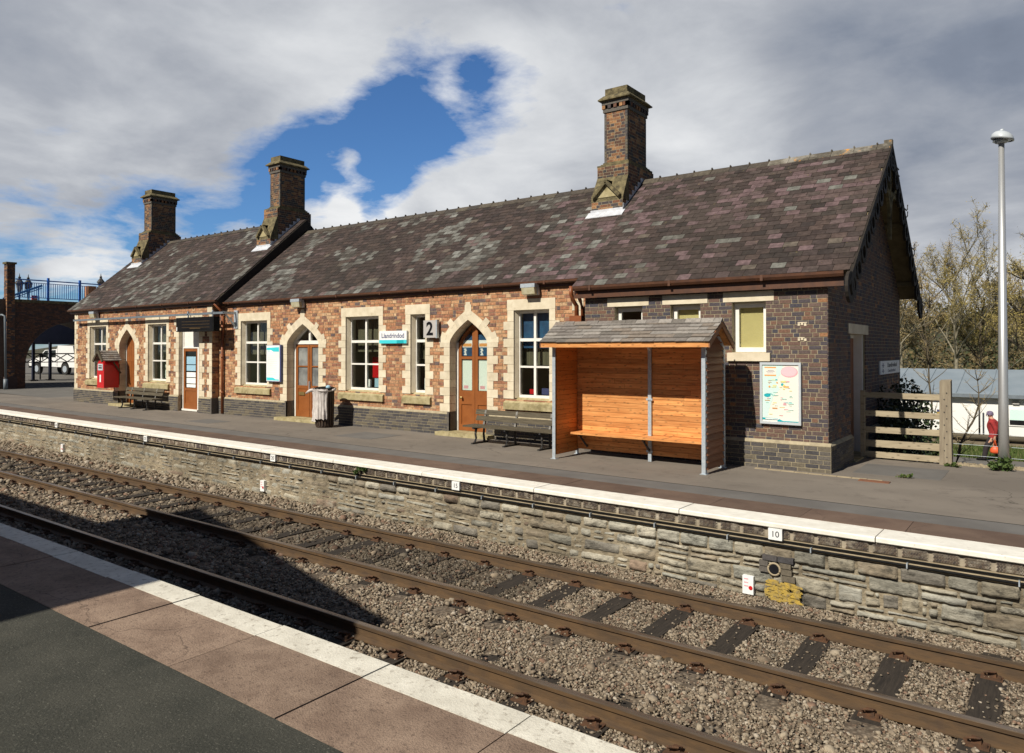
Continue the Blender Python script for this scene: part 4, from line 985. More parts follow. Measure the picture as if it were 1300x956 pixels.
mb = MB(); FM.box(mb, c - hw, c - hw + .065, .89, o.vs, D - .08, D + .005); FM.box(mb, c + hw - .065, c + hw, .89, o.vs, D - .08, D + .005); mb.build('door_frame', 'white_paint', dr)
arch_stone(FM, o, ptM, dr)
# plain brown boarded door in the left block
o = opsL[1]; c = o.uc; hw = o.hw; mb = MB(); n = 6; Wd = 2 * hw - .14
for k in range(n):
    a0 = c - hw + .07 + Wd * k / n; b0 = a0 + Wd / n - .008
    h = [o.hole(v, v) for v in (3.0,)]
    ed = min(abs(a0 - c), abs(b0 - c)); far_ = max(abs(a0 - c), abs(b0 - c))
    t = o.vs + (o.va - o.vs) * max(0, 1 - (far_ / hw) ** 1.35)
    t2 = o.vs + (o.va - o.vs) * max(0, 1 - (ed / hw) ** 1.35)
    pts = [(a0, .9), (b0, .9), (b0, t if abs(b0 - c) > abs(a0 - c) else t2), (a0, t2 if abs(b0 - c) > abs(a0 - c) else t)]
    FL.prism(mb, pts, D - .06, D - .012)
for v in (1.2, 2.5): FL.box(mb, c - hw + .07, c + hw - .07, v, v + .12, D - .05, D - .006)
dr = mb.build('door', 'brown_paint', B, fix=True)
mb = MB(); FL.box(mb, c - hw, c - hw + .06, .89, o.vs, D - .08, D + .005); FL.box(mb, c + hw - .06, c + hw, .89, o.vs, D - .08, D + .005); mb.build('door_frame', 'white_paint', dr)
mb = MB(); arch_fill(mb, FL, o, .89, D - .075, D - .065); mb.build('door_back', 'gutter_paint', dr, fix=True)
arch_stone(FL, o, ptL, dr)
# squared doorway under the departure board: glazed brown door, side light and white panel
o = opsL[3]; u0, u1 = o.u0, o.u1; D = -.13; mb = MB(); mg = MB()
ds = u1 - .30
door_leaf(FL, mb, mg, u0 + .07, ds - .045, .87, 3.0, D - .01, 1.62)
FL.box(mb, ds + .045, u1 - .05, .87, 1.62, D - .05, D - .012); FL.box(mb, ds + .045, u1 - .05, 2.86, 3.0, D - .05, D - .012)
dr = mb.build('door', 'brown_paint', B); FL.box(mg, ds + .04, u1 - .05, 1.61, 2.87, D - .032, D - .026); mg.build('pane', 'dark_glass', dr)
mb = MB(); FL.box(mb, u0, u0 + .065, .86, 3.9, D - .08, D + .004); FL.box(mb, u1 - .05, u1, .86, 3.9, D - .08, D + .004); FL.box(mb, ds - .04, ds + .04, .86, 3.9, D - .08, D + .002)
FL.box(mb, u0 + .065, ds - .04, 3.01, 3.06, D - .08, D); FL.box(mb, u0 + .065, ds - .04, 3.06, 3.95, D - .06, D - .025); FL.box(mb, ds + .04, u1 - .05, 3.01, 3.95, D - .06, D - .025); FL.box(mb, u0, ds, .82, .88, D - .1, D + .04)
mb.build('door_frame', 'white_paint', dr)
mb = MB()
for (a, b, m_) in ((2.45, 2.72, 'paper_blue'), (2.22, 2.42, 'paper_blue'), (2.0, 2.17, 'paper'), (1.78, 1.97, 'paper'), (1.64, 1.75, 'paper')):
    mb = MB(); FL.box(mb, u0 + .24, ds - .19, a, b, D - .028, D - .018); mb.build('notice', m_, dr)
mb = MB(); v = ptL + .03; k = 0
while v < 4.1:
    wl = .20 if k % 2 else .33; stone_block(mb, FL, u0 - wl, u0, v, v + .205, .014, -.22)
    stone_block(mb, FL, u1, u1 + wl, v, v + .205, .014, -.22); v += .205; k += 1
FL.box(mb, u0 - .2, u1 + .2, 3.96, 4.16, -.22, .02)
mb.build('surround', 'stone', dr)
# gable door
mb = MB(); FG.box(mb, 15.43, 16.67, .83, 3.2, -.27, -.22); FG.box(mb, 15.55, 16.0, 1.1, 2.0, -.22, -.21); FG.box(mb, 16.1, 16.55, 1.1, 2.0, -.22, -.21); dr = mb.build('door', 'brown_paint', B)
mb = MB(); FG.box(mb, 15.35, 15.43, .8, 3.27, -.29, -.19); FG.box(mb, 16.67, 16.75, .8, 3.27, -.29, -.05); FG.box(mb, 15.43, 16.67, 3.2, 3.27, -.29, -.19); mb.build('door_frame', 'white_paint', dr)
mb = MB(); FG.box(mb, 15.15, 16.98, 3.275, 3.47, -.2, .014); mb.build('lintel', 'stone', dr)
mb = MB(); FG.box(mb, 15.2, 16.9, .79, .83, -.35, .12); mb.build('step', 'stone_sill', dr)
# corner stones
mb = MB()
def corner(fr, uc, sg_, v0, v1, w=(.30, .17)):
    v = v0; k = 0
    while v < v1 - .05:
        h = min(.205, v1 - v); ww = w[k % 2]; stone_block(mb, fr, *sorted((uc, uc + sg_ * ww)), v, v + h, .012, -.05); v += h; k += 1
corner(FL, -22.78, -1, 1.36, 4.68); corner(FL, -33.1, 1, 1.36, 4.68); corner(FM, -8.42, -1, 1.38, 4.4)
mb.build('corner_stone', 'stone', B)
# ------------------------------------------------------------------ roofs
def slates(mb, x0, x1, ye, ze, yr, zr, n, width, pick, back=False):
    L = math.hypot(yr - ye, zr - ze); ty, tz = (yr - ye) / L, (zr - ze) / L; nyv, nzv = -tz * (1 if ty > 0 else -1), abs(ty)
    g = L / n
    for k in range(n):
        x = x0 - width * (.5 if k % 2 else 0); t0 = g * k - .03 * (k == 0)
        while x < x1:
            w = width * rnd.uniform(.93, 1.07); a, b = max(x, x0) + .003, min(x + w, x1) - .003; x += w
            if b - a < .05: continue
            j = rnd.uniform(-.008, .008); la = rnd.uniform(.0, .005); s = t0 + j; e = min(L, s + g * 1.25); lift = .017 + la; sk = rnd.uniform(-.004, .004)
            P_ = lambda xx, t, h: (xx, ye + ty * t + nyv * h, ze + tz * t + nzv * h)
            i = len(mb.v)
            mb.v += [P_(a, s, lift), P_(b, s + sk, lift), P_(b, e, .010), P_(a, e, .010), P_(a, s, lift - .007), P_(b, s + sk, lift - .007), P_(b, e, .0), P_(a, e, .0)]
            mi = pick((a + b) / 2, t0 / L)
            for f in ((0, 1, 2, 3), (4, 5, 1, 0), (5, 6, 2, 1), (7, 4, 0, 3)): mb.f.append(tuple(i + q for q in f)); mb.m.append(mi)
def pick_main(x, t):
    n1 = 1.3 * mnoise.noise((x * .6, t * 2.6, 3.0)) + .30 * (.40 - t); n2 = mnoise.noise((x * 1.5, t * 6, 9.0))
    r = rnd.random()
    pur = max(0, min(1, (x + 11.5) / 3)) ; pur *= .62 + .9 * max(0, n1 + .25)
    if x > -6.5: pur *= .30 + .75 * (t > .35)
    if r < pur * .8: return 1
    if x < -8 and n1 + .4 * n2 > .10 and r > .12: return 2
    return 0
def pick_left(x, t):
    n1 = mnoise.noise((x * .5, t * 2.5, 13.0)) + .6 * mnoise.noise((x * 1.6, t * 6, 5.0))
    return 2 if n1 + .2 * (.5 - t) > .14 and rnd.random() < .85 else 0
MAINE, RIGHTE, LEFTE = (13.95, 4.555), (13.42, 4.325), (13.68, 4.625)
X0, X1, XM, XL0, XL1 = -22.3, -2.76, -8.32, -33.45, -22.36
mb = MB()
slates(mb, X0, XM, *MAINE, RY, RZ, 25, .255, pick_main); slates(mb, XM, X1, *RIGHTE, RY, RZ, 27, .265, pick_main); slates(mb, XL0, XL1, *LEFTE, RY, RZL, 26, .255, pick_left)
ym = 2 * RY
mb.poly([(X0, ym - 13.42, 4.325), (X1, ym - 13.42, 4.325), (X1, RY, RZ), (X0, RY, RZ)]); mb.poly([(XL0, ym - 13.68, 4.625), (XL1, ym - 13.68, 4.625), (XL1, RY, RZL), (XL0, RY, RZL)])
roof = mb.build('roof', ['slate', 'slate_purple', 'slate_grey'], B)
def deck(mb, x0, x1, e, zr, th=.09, gap=.012):
    for sgn in (1, -1):
        ye = e[0] if sgn > 0 else 2 * RY - e[0]
        pts = [(x0, ye, e[1] - gap), (x0, RY, zr - gap), (x0, RY, zr - gap - th), (x0, ye + sgn * .06, e[1] - gap - th + .03)]
        mb.prism(pts, (x1 - x0, 0, 0))
mb = MB(); deck(mb, X0, XM + .001, MAINE, RZ); deck(mb, XM + .002, X1 - .02, RIGHTE, RZ); deck(mb, XL0 + .02, XL1 - .02, LEFTE, RZL); mb.build('roof_boarding', 'soffit', roof, fix=True)
def ridge(mb, x0, x1, z, step=.46, mi=0):
    x = x0; k = 0
    while x < x1 - .05:
        L = min(step, x1 - x); r = rnd.uniform(-.004, .004); h = .045 + r
        for sgn in (1, -1):
            p = [(x + .004, RY, z + h), (x + .004, RY - sgn * .16, z - .085 + r), (x + .004, RY - sgn * .165, z - .11 + r), (x + .004, RY, z + h - .04)]
            mb.prism(p, (L - .008, 0, 0), mi if callable(mi) is False else mi(x))
        mb.tube([(x + L - .02, RY, z + h - .002), (x + L + .01, RY, z + h + .012)], [.03, .042], 8, mi if callable(mi) is False else mi(x))
        x += L
for xa_, xb_, zz in ((X0 + .05, -9.5, RZ), (XL0, -23.5, RZL)):
    mb = MB(); ridge(mb, xa_, xb_, zz, mi=0); mb.build('ridge_tile', ['ridge', 'ridge_pale'], roof, fix=True)
mb = MB(); ridge(mb, -8.55, X1, RZ, mi=lambda x: 1 if x > -5.6 else 0)
mb.box(X1 - .14, X1 + .02, RY - .06, RY + .06, RZ - .02, RZ + .10, 1)
mb.build('ridge_tile', ['ridge', 'ridge_pale'], roof, fix=True)
# dark verge of the higher left roof above the main roof
mb = MB()
for sgn in (1, -1):
    ye = LEFTE[0] if sgn > 0 else 2 * RY - LEFTE[0]
    p = [(XL1 - .015, ye + sgn * .0, LEFTE[1] - .02), (XL1 - .015, RY, RZL - .02), (XL1 - .015, RY, RZL - .40), (XL1 - .015, ye + sgn * .22, LEFTE[1] - .20)]
    mb.prism(p, (.055, 0, 0))
mb.build('verge_board', 'bargeboard', roof, fix=True)
mb = MB(); mb.prism([(-22.79, 14.05, 4.4), (-22.79, RY, RZL - .25), (-22.79, RY, 6.6)], (.012, 0, 0)); mb.build('step_wall', 'lead', roof, fix=True)
# gutters, fascia, downpipes
mb = MB()
for x0, x1, e, dz in ((X0 - .1, XM, MAINE, 0), (XM + .03, X1 - .12, RIGHTE, .02), (XL0 + .05, XL1 + .02, LEFTE, 0)):
    y, z = e; pr = [(y - .075, z - .012), (y - .07, z - .06), (y - .04, z - .088 - dz), (y + .0, z - .085 - dz), (y + .03, z - .05), (y + .03, z - .012), (y + .015, z - .035), (y - .055, z - .035)]
    mb.prism([(x0, a, b) for a, b in pr], (x1 - x0, 0, 0))
    u = x0 + .4
    while u < x1: mb.box(u, u + .05, y - .082, y - .0, z - .095 - dz, z - .008); u += 1.8
mb.build('gutter', 'gutter_paint', B, fix=True)
mb = MB(); mb.box(X0, XM, 13.985, 14.04, 4.40, 4.52); mb.box(XM, X1 - .14, 13.46, 13.50, 4.06, 4.30); mb.box(XM, X1 - .14, 13.50, 13.6, 4.22, 4.26); mb.box(XL0 + .1, XL1, 13.72, 13.78, 4.46, 4.58); mb.build('fascia', 'gutter_paint', B)
mb = MB(); mb.box(-8.52, -8.22, 13.60, 13.90, 3.50, 3.70); mb.box(-8.48, -8.26, 13.64, 13.86, 3.40, 3.50); hp = mb.build('rainwater_hopper', 'downpipe_paint', B)
mb = MB(); mb.tube([(-8.44, 13.55, 4.34), (-8.44, 13.55, 4.16), (-8.44, 13.62, 4.04), (-8.42, 13.74, 3.92), (-8.42, 13.76, 3.5)], .05, 10); mb.tube([(-8.37, 13.76, 3.3), (-8.37, 13.90, 3.0), (-8.37, 13.93, .8)], .045, 10)
mb.tube([(-8.24, 13.46, 4.2), (-8.24, 13.6, 4.02), (-8.27, 13.74, 3.86), (-8.28, 13.76, 3.5)], .04, 10)
mb.build('downpipe', 'downpipe_paint', B, smooth=True)
mb = MB(); mb.tube([(-22.45, 13.97, 4.1), (-22.45, 13.97, .82)], .045, 10)
for z in (1.5, 2.7, 3.8): mb.tube([(-22.45, 13.97, z), (-22.45, 13.97, z + .06)], .058, 10)
mb.tube([(-22.45, 13.97, 4.1), (-22.48, 13.9, 4.3), (-22.5, 13.7, 4.5)], .045, 10); mb.build('downpipe', 'downpipe_paint', B, smooth=True)
# ------------------------------------------------------------------ bargeboards on the right gable
def barge(sgn):
    mb = MB(); X = X1 - .03; th = .055
    ye, ze = RIGHTE; ye -= .28; ze -= .28 * sg
    L = math.hypot(RY - ye, RZ - ze); ty, tz = (RY - ye) / L, (RZ - ze) / L
    P_ = lambda t, h: Vector((X, RY - sgn * (RY - (ye + ty * t - tz * h)), ze + tz * t + ty * h))
    mb.prism([P_(-.02, .004), P_(L, .004), P_(L, -.075), P_(-.02, -.075)], (th, 0, 0))
    n = 10; u = L / n
    def ring(c, r1, r0, k=14):
        for i in range(k):
            a0, a1 = 2 * math.pi * i / k, 2 * math.pi * (i + 1) / k
            q = [c + Vector((0, math.cos(a) * r, math.sin(a) * r)) for a, r in ((a0, r0), (a0, r1), (a1, r1), (a1, r0))]
            mb.prism(q, (th * .9, 0, 0))
    for k in range(n):
        ring(P_(u * (k + .5), -.06 - .185) + Vector((.003, 0, 0)), .21, .12)
        c = P_(u * (k + 1), -.10); mb.prism([c + Vector((.004, 0, .07)), c + Vector((.004, .07, -.05)), c + Vector((.004, 0, -.16)), c + Vector((.004, -.07, -.05))], (th * .8, 0, 0))
    ring(P_(.06, -.16), .27, .15, 18)
    return mb.build('bargeboard', 'bargeboard', B, fix=True)
barge(1); barge(-1)
mb = MB()
def arc3(c, r, a0, a1, w=.07, n=10):
    pts = [(X1 - .05, c[0] + r * math.cos(a0 + (a1 - a0) * k / n), c[1] + r * math.sin(a0 + (a1 - a0) * k / n)) for k in range(n + 1)]
    for p, q in zip(pts, pts[1:]): mb.bar(p, q, .06, w)
arc3((RY - .75, 5.72), .72, R(0), R(150)); arc3((RY + .75, 5.72), .72, R(180), R(30)); mb.box(X1 - .09, X1 - .02, RY - .05, RY + .05, 5.3, 7.2); mb.bar((X1 - .06, RY - 1.1, 6.3), (X1 - .06, RY + 1.1, 6.3), .06, .10)
mb.build('gable_brace', 'stone_dirty', B)
mb = MB()
for y in (19.0, 20.6): mb.box(-3.19, X1 - .06, y - .05, y + .05, RZ - (y - RY) * sg - .22, RZ - (y - RY) * sg - .12)
mb.build('purlin', 'soffit', B)
mb = MB()
for z in (6.25, 5.45):
    y = RY + (RZ - z) / sg
    for dz in (0, -.16):
        mb.tube([(X1 - .02, y - .15, z + dz), (X1 - .02, y + .62, z + dz - .02), (X1 - .02, y + .76, z + dz + .03), (X1 - .02, y + .8, z + dz + .14)], .014, 6)
mb.tube([(X1, 17.5, 6.95), (X1, 18.1, 6.95)], .02, 6); mb.tube([(X1, 17.6, 6.8), (X1, 18.1, 6.8)], .03, 6)
mb.build('wire_bracket', 'iron', B)
# ------------------------------------------------------------------ chimneys
def chimney(xl, xr, yf, yb, zr, ztop, slope):
    cw = xr - xl
    mb = MB(); zs = zr + .42                      # shoulder where base meets shaft
    zroof = lambda y: zr - abs(RY - y) * slope
    bx0, bx1, by0, by1 = xl - .10, xr + .12, yf - .20, yb + .2
    mb.box(bx0, bx1, by0, by1, zroof(by0) - .3, zs - .1)
    mb.box(xl, xr, yf, yb, zs - .1, ztop - .34)
    ch = mb.build('chimney', 'mortar_dark', B)
    bk = MB(); f1 = Fr((0, yf, 0), (1, 0, 0), (0, -1, 0)); f2 = Fr((xr, 0, 0), (0, 1, 0), (1, 0, 0))
    bricks(bk, f1, xl, xr, zs + .04, ztop - .62, style='flemish', bl=.22); bricks(bk, f2, yf, yb, zs + .04, ztop - .62, style='flemish', bl=.22)
    f3 = Fr((0, by0, 0), (1, 0, 0), (0, -1, 0)); f4 = Fr((bx1, 0, 0), (0, 1, 0), (1, 0, 0))
    bricks(bk, f3, bx0, bx1, zroof(by0) + .1, zs - .1, style='flemish', bl=.22); bricks(bk, f4, by0, by1, zroof(by0) + .1, zs - .1, style='flemish', bl=.22)
    bk.build('brick_facing', 'brick_chimney', ch)
    # moulded shoulder courses
    mb = MB()
    for z0, z1, o_ in ((zs - .10, zs - .05, .125), (zs - .05, zs + .0, .075), (zs + .0, zs + .045, .03)): mb.box(xl - o_, xr + o_, yf - o_ - .05 * (o_ > .1), yb + o_, z0 + .001, z1)
    # gabled weathering on the front
    xc = (bx0 + bx1) / 2; yo = by0 - .30; zb = zroof(yo); hw = (bx1 - bx0) / 2
    zt = zs - .34
    q = [(bx0 - .02, yo, zb + .38), (bx1 + .02, yo, zb + .38), (bx1, by0, zt), (bx0, by0, zt)]
    mb.hexa([(bx0 - .02, yo, zb + .30), (bx1 + .02, yo, zb + .30), (bx1 + .02, by0 + .02, zb + .30), (bx0 - .02, by0 + .02, zb + .30)] + [(bx0 - .02, yo, zb + .38), (bx1 + .02, yo, zb + .38), (bx1 - .0, by0 + .02, zt), (bx0 + .0, by0 + .02, zt)])
    for sx in (-1, 1):
        a = Vector((xc + sx * (hw - .06), yo - .03, zb + .40)); b_ = Vector((xc, yo - .03, zb + .78)); mb.bar(a, b_, .12, .075)
        mb.bar(b_ + Vector((0, .0, 0)), b_ + Vector((0, .34, .02)), .07, .09)
    mb.build('weathering', 'stone_dirty', ch, fix=True)
    mb = MB(); mb.prism([(xc - hw + .12, yo - .012, zb + .40), (xc + hw - .12, yo - .012, zb + .40), (xc, yo - .012, zb + .74)], (0, .35, 0)); mb.build('gablet', 'stone_sill', ch, fix=True)
    mb = MB(); mb.box(bx0, bx1, yo, by0 + .02, zb - .2, zb + .30); nb = mb.build('chimney_foot', 'mortar_dark', ch)
    bk = MB(); f5 = Fr((0, yo, 0), (1, 0, 0), (0, -1, 0)); f6 = Fr((bx1, 0, 0), (0, 1, 0), (1, 0, 0)); bricks(bk, f5, bx0, bx1, zb + .07, zb + .30, style='flemish', bl=.22); bricks(bk, f6, yo, by0, zb + .1, zb + .3, style='flemish', bl=.22); bk.build('foot_brick', 'brick_chimney', ch)
    # lead flashing
    mb = MB(); mb.box(bx0 - .02, bx1 + .02, yo - .02, yo + .02, zb - .1, zb + .10)
    mb.hexa([(bx0 - .08, yo - .18, zb - .18 * slope + .028), (bx1 + .08, yo - .18, zb - .18 * slope + .028), (bx1 + .08, yo + .0, zb + .028), (bx0 - .08, yo + .0, zb + .028), (bx0 - .08, yo - .18, zb - .18 * slope + .045), (bx1 + .08, yo - .18, zb - .18 * slope + .045), (bx1 + .08, yo, zb + .05), (bx0 - .08, yo, zb + .05)])
    y = yo + .02
    while y < RY - .05:
        y2 = min(y + .16, RY); z2 = zroof((y + y2) / 2)
        mb.box(bx1, bx1 + .014, y, y2, z2 - .12, z2 + .13); y += .16
    mb.build('lead_flashing', 'lead', ch)
    # cap: corbels, dentils, stone top
    mb = MB(); z = ztop - .62
    mb.box(xl - .03, xr + .03, yf - .03, yb + .03, z, z + .09); mb.box(xl - .055, xr + .055, yf - .055, yb + .055, z + .19, z + .29)
    mb.box(xl - .0, xr + .0, yf - .0, yb + .0, z + .09, z + .19)
    n = 5
    for k in range(n):
        a = xl - .05 + (cw + .10 - .09) * k / (n - 1); mb.box(a, a + .09, yf - .05, yf + .1, z + .092, z + .188, 1)
    m_ = 8
    for k in range(m_):
        a = yf - .05 + (yb - yf + .10 - .09) * k / (m_ - 1); mb.box(xr - .1, xr + .05, a, a + .09, z + .092, z + .188, 1)
    mb.build('corbel_courses', ['brick_plinth', 'brick_chimney'], ch)
    mb = MB()
    for x, y in ((xl, yf), (xr - .055, yf), (xr - .055, yb - .055)):
        z = zs + .05
        while z < ztop - .66: mb.box(x - .005, x + .060, y - .005, y + .060, z + .003, z + .072); z += .075
    mb.build('corner_brick', 'brick_plinth', ch)
    mb = MB(); z = ztop - .33; q = .13
    mb.box(xl - .10, xr + .10, yf - .10, yb + .10, z, z + .04); mb.hexa([(xl - q, yf - q, z + .04), (xr + q, yf - q, z + .04), (xr + q, yb + q, z + .04), (xl - q, yb + q, z + .04), (xl - .02, yf - .02, z + .15), (xr + .02, yf - .02, z + .15), (xr + .02, yb + .02, z + .15), (xl - .02, yb + .02, z + .15)])
    mb.hexa([(xl - q, yf - q, z + .04 - .03), (xr + q, yf - q, z + .01), (xr + q, yb + q, z + .01), (xl - q, yb + q, z + .01), (xl - q, yf - q, z + .045), (xr + q, yf - q, z + .045), (xr + q, yb + q, z + .045), (xl - q, yb + q, z + .045)])
    mb.box(xl + .01, xr - .01, yf + .01, yb - .01, z + .10, ztop - .0)
    mb.build('cap', 'stone_dirty', ch)
sM = (RZ - MAINE[1]) / (RY - MAINE[0]); sL = (RZL - LEFTE[1]) / (RY - LEFTE[0])
chimney(-9.36, -8.70, 16.67, 17.72, RZ, 9.72, sM)
chimney(-23.45, -22.86, 16.52, 17.62, RZL, 10.12, sL)
chimney(-32.75, -32.12, 16.52, 17.62, RZL, 10.08, sL)
# ------------------------------------------------------------------ waiting shelter
sh = thing('waiting_shelter', (-6.45, 12.6, PZ), 'open fronted orange timber waiting shelter with a grey shingle roof', 'shelter')
xa, xb, yf, yb = -7.98, -4.89, 12.16, 13.04
def angle_post(x, y, z1, sx, name='post'):
    mb = MB(); mb.box(x - .035, x + .035, y - .004, y + .004, .80, z1); mb.box(x - .035 if sx < 0 else x + .027, x - .027 if sx < 0 else x + .035, y + .004, y + .07, .80, z1); mb.box(x - .06, x + .06, y - .03, y + .09, .795, .812)
    mb.build(name, 'galv', sh)
for x, y, z1, sx in ((xa, yf, 3.05, -1), (xb, yf, 3.05, 1), (xa, yb, 2.98, -1), (xb, yb, 2.98, 1)): angle_post(x, y, z1, sx)
mb = MB(); mb.box(-6.33, -6.26, 12.955, 12.99, .8, 3.2); mb.box(-6.36, -6.23, 12.94, 12.955, 1.98, 2.02); mb.box(-6.36, -6.23, 12.94, 12.955, .98, 1.02); mb.bar((-6.295, 12.97, 2.95), (-6.295, 12.7, 3.25), .05, .04); mb.build('post', 'galv', sh)
for y0, y1, x in ((yf, (yf + yb) / 2 - .02, xb), (yb, (yf + yb) / 2 - .02, xb), (yf, (yf + yb) / 2 - .02, xa), (yb, (yf + yb) / 2 - .02, xa)):
    mb = MB(); mb.bar((x + (.02 if x > -6 else -.02), y0, 3.0), (x + (.02 if x > -6 else -.02), y1, 3.36), .05, .05); mb.build('rafter', 'galv', sh)
def boards_x(mb, x0, x1, y, z0, z1, h, th=.02, shade=.006):
    z = z0
    while z < z1 - .01:
        a = min(h, z1 - z); cuts = sorted([x0, x1] + ([rnd.uniform(x0 + .5, x1 - .5)] if rnd.random() < .5 else []))
        for p, q in zip(cuts, cuts[1:]): mb.box(p + .001, q - .001, y + rnd.uniform(0, .002), y + th, z + shade / 2, z + a - shade / 2)
        z += h
mb = MB(); boards_x(mb, xa + .03, -6.33, 13.0, .92, 3.14, .098); boards_x(mb, -6.26, xb - .03, 13.0, .92, 3.14, .098); mb.box(xa + .03, xb - .03, 13.022, 13.03, .92, 3.14); mb.build('back_panel', 'pine', sh)
mb = MB(); z = .88
while z < 3.3:
    t = min(1, max(0, (3.38 - z) / .36)); y0, y1 = 12.23, 13.03
    if z > 3.0: w = (3.42 - z) / .42 * .4; y0, y1 = 12.6 - w, 12.6 + w
    mb.box(xa + .0, xa + .02 + rnd.uniform(0, .002), y0, y1, z + .003, z + .095); z += .098
mb.box(xa - .008, xa, 12.23, 13.03, .88, 3.0); mb.build('side_panel', 'pine_side', sh)
mb = MB(); z = .88; k = 0
while z < 3.34:
    y0, y1 = 12.20, 13.01
    if z > 2.95: w = (3.46 - z) / .5 * .40; y0, y1 = 12.6 - w, 12.6 + w
    X = xb - .005; h = .122
    mb.hexa([(X, y0, z), (X + .062, y0, z), (X + .062, y1, z), (X, y1, z), (X, y0, z + h + .01), (X + .008, y0, z + h + .01), (X + .008, y1, z + h + .01), (X, y1, z + h + .01)])
    z += h
mb.build('side_panel', 'weatherboard', sh)
mb = MB(); z = .92
while z < 3.2:
    mb.box(xb - .03, xb - .008, 12.22, 13.0, z + .003, z + .095); z += .098
mb.build('inner_lining', 'pine_side', sh)
mb = MB()
for k in range(3): mb.box(xa + .1, xb - .06, 12.62 + .128 * k, 12.62 + .128 * k + .118, 1.255, 1.298)
st = mb.build('seat', 'pine', sh)
mb = MB()
for x in (-7.7, -6.295, -5.1): mb.box(x - .02, x + .02, 12.66, 12.99, 1.215, 1.254); mb.bar((x, 12.98, .98), (x, 12.72, 1.2), .03, .03)
mb.build('bracket', 'iron', st)
rx0, rx1 = -8.17, -4.68; ef, ez, ry, rz, eb, ebz = 11.94, 3.10, 12.52, 3.475, 13.12, 3.06
mb = MB()
def shing(ye, ze, back):
    L = math.hypot(ry - ye, rz - ze); ty, tz = (ry - ye) / L, (rz - ze) / L; ny, nz = (-tz, ty) if not back else (tz, -ty)
    n = 6; g = L / n
    for k in range(n):
        x = rx0 - .1 * (k % 2) * rnd.random()
        while x < rx1:
            w = rnd.uniform(.16, .46); a, b = max(x, rx0) + .002, min(x + w, rx1) - .002; x += w
            if b - a < .02: continue
            s = g * k - .02 * (k == 0) + rnd.uniform(-.006, .006); e = min(L, s + g * 1.3); lf = .03 + rnd.uniform(-.003, .005); sk = rnd.uniform(-.005, .005)
            P_ = lambda xx, t, h: (xx, ye + ty * t + ny * h, ze + tz * t + nz * h)
            i = len(mb.v); mb.v += [P_(a, s, lf), P_(b, s + sk, lf), P_(b, e, .010), P_(a, e, .010), P_(a, s, lf - .014), P_(b, s + sk, lf - .014), P_(b, e, 0), P_(a, e, 0)]
            for f in ((0, 1, 2, 3), (4, 5, 1, 0), (5, 6, 2, 1), (7, 4, 0, 3), (4, 7, 6, 5)): mb.f.append(tuple(i + q for q in f)); mb.m.append(0)
shing(ef, ez, False); shing(eb, ebz, True)
x = rx0
while x < rx1:
    w = rnd.uniform(.2, .3); b = min(rx1, x + w)
    mb.prism([(x + .003, ry - .09, rz - .04), (x + .003, ry, rz + .045 + rnd.uniform(0, .012)), (x + .003, ry + .09, rz - .045), (x + .003, ry, rz - .02)], (b - x - .006, 0, 0)); x = b
rf = mb.build('roof', 'shingle', sh, fix=True)
mb = MB(); mb.prism([(rx0 + .02, ef + .01, ez - .005), (rx0 + .02, ry, rz - .012), (rx0 + .02, eb - .01, ebz - .005), (rx0 + .02, eb - .03, ebz - .03), (rx0 + .02, ry, rz - .05), (rx0 + .02, ef + .03, ez - .03)], (rx1 - rx0 - .04, 0, 0)); mb.build('roof_boarding', 'pine', rf, fix=True)
mb = MB(); mb.box(rx0 + .01, rx1 - .01, ef + .005, ef + .03, ez - .095, ez - .002); mb.build('fascia', 'pine', sh)
for x in (rx0 + .005, rx1 - .03):
    mb = MB(); mb.prism([(x, ef + .0, ez + .0), (x, ry, rz + .0), (x, eb, ebz), (x, eb, ebz - .10), (x, ry, rz - .11), (x, ef, ez - .10)], (.024, 0, 0)); mb.build('bargeboard', 'weatherboard', sh, fix=True)
# ------------------------------------------------------------------ benches
def bench(x0, x1, legs, y, lab):
    b = thing('bench', ((x0 + x1) / 2, y + .25, PZ), lab, 'bench', 'old platform benches against the station wall')
    for k in range(3):
        mb = MB(); a = y + .03 + .145 * k; mb.box(x0, x1, a, a + .135, 1.185 + .006 * k * 0, 1.22); mb.build('seat', 'old_wood', b)
    for k, (z, dy) in enumerate(((1.36, .47), (1.50, .52))):
        mb = MB(); q0, q1 = x0 + .06 - .05 * k, x1 - .06
        mb.hexa([(q0, y + dy - .035, z - .055), (q1, y + dy - .035, z - .055), (q1, y + dy, z - .055), (q0, y + dy, z - .055), (q0, y + dy - .0, z + .055), (q1, y + dy - .0, z + .055), (q1, y + dy + .035, z + .055), (q0, y + dy + .035, z + .055)]); mb.build('backrest', 'old_wood', b)
    for x in legs:
        mb = MB()
        mb.box(x - .028, x + .028, y - .0, y + .58, .80, .835)
        mb.tube([(x, y + .10, .83), (x, y + .155, .93), (x, y + .13, 1.03), (x, y + .17, 1.185)], [.032, .026, .024, .03], 8)
        mb.tube([(x, y + .46, .83), (x, y + .43, 1.0), (x, y + .46, 1.2), (x, y + .55, 1.56)], [.03, .026, .026, .022], 8)
        mb.bar((x, y + .04, 1.165), (x, y + .5, 1.165), .045, .04)
        lg = mb.build('leg', 'iron', b)
        mb = MB(); mb.bar((x, y + .44, 1.22), (x, y + .525, 1.55), .05, .022); mb.build('back_strap', 'iron_pale', lg)
    return b
bench(-11.0, -8.42, (-10.70, -9.80, -8.86), 12.90, 'weathered slatted bench with iron legs beside the timber shelter')
bench(-28.25, -25.45, (-27.8, -26.9, -26.0), 13.10, 'weathered slatted bench with iron legs near the red post box')
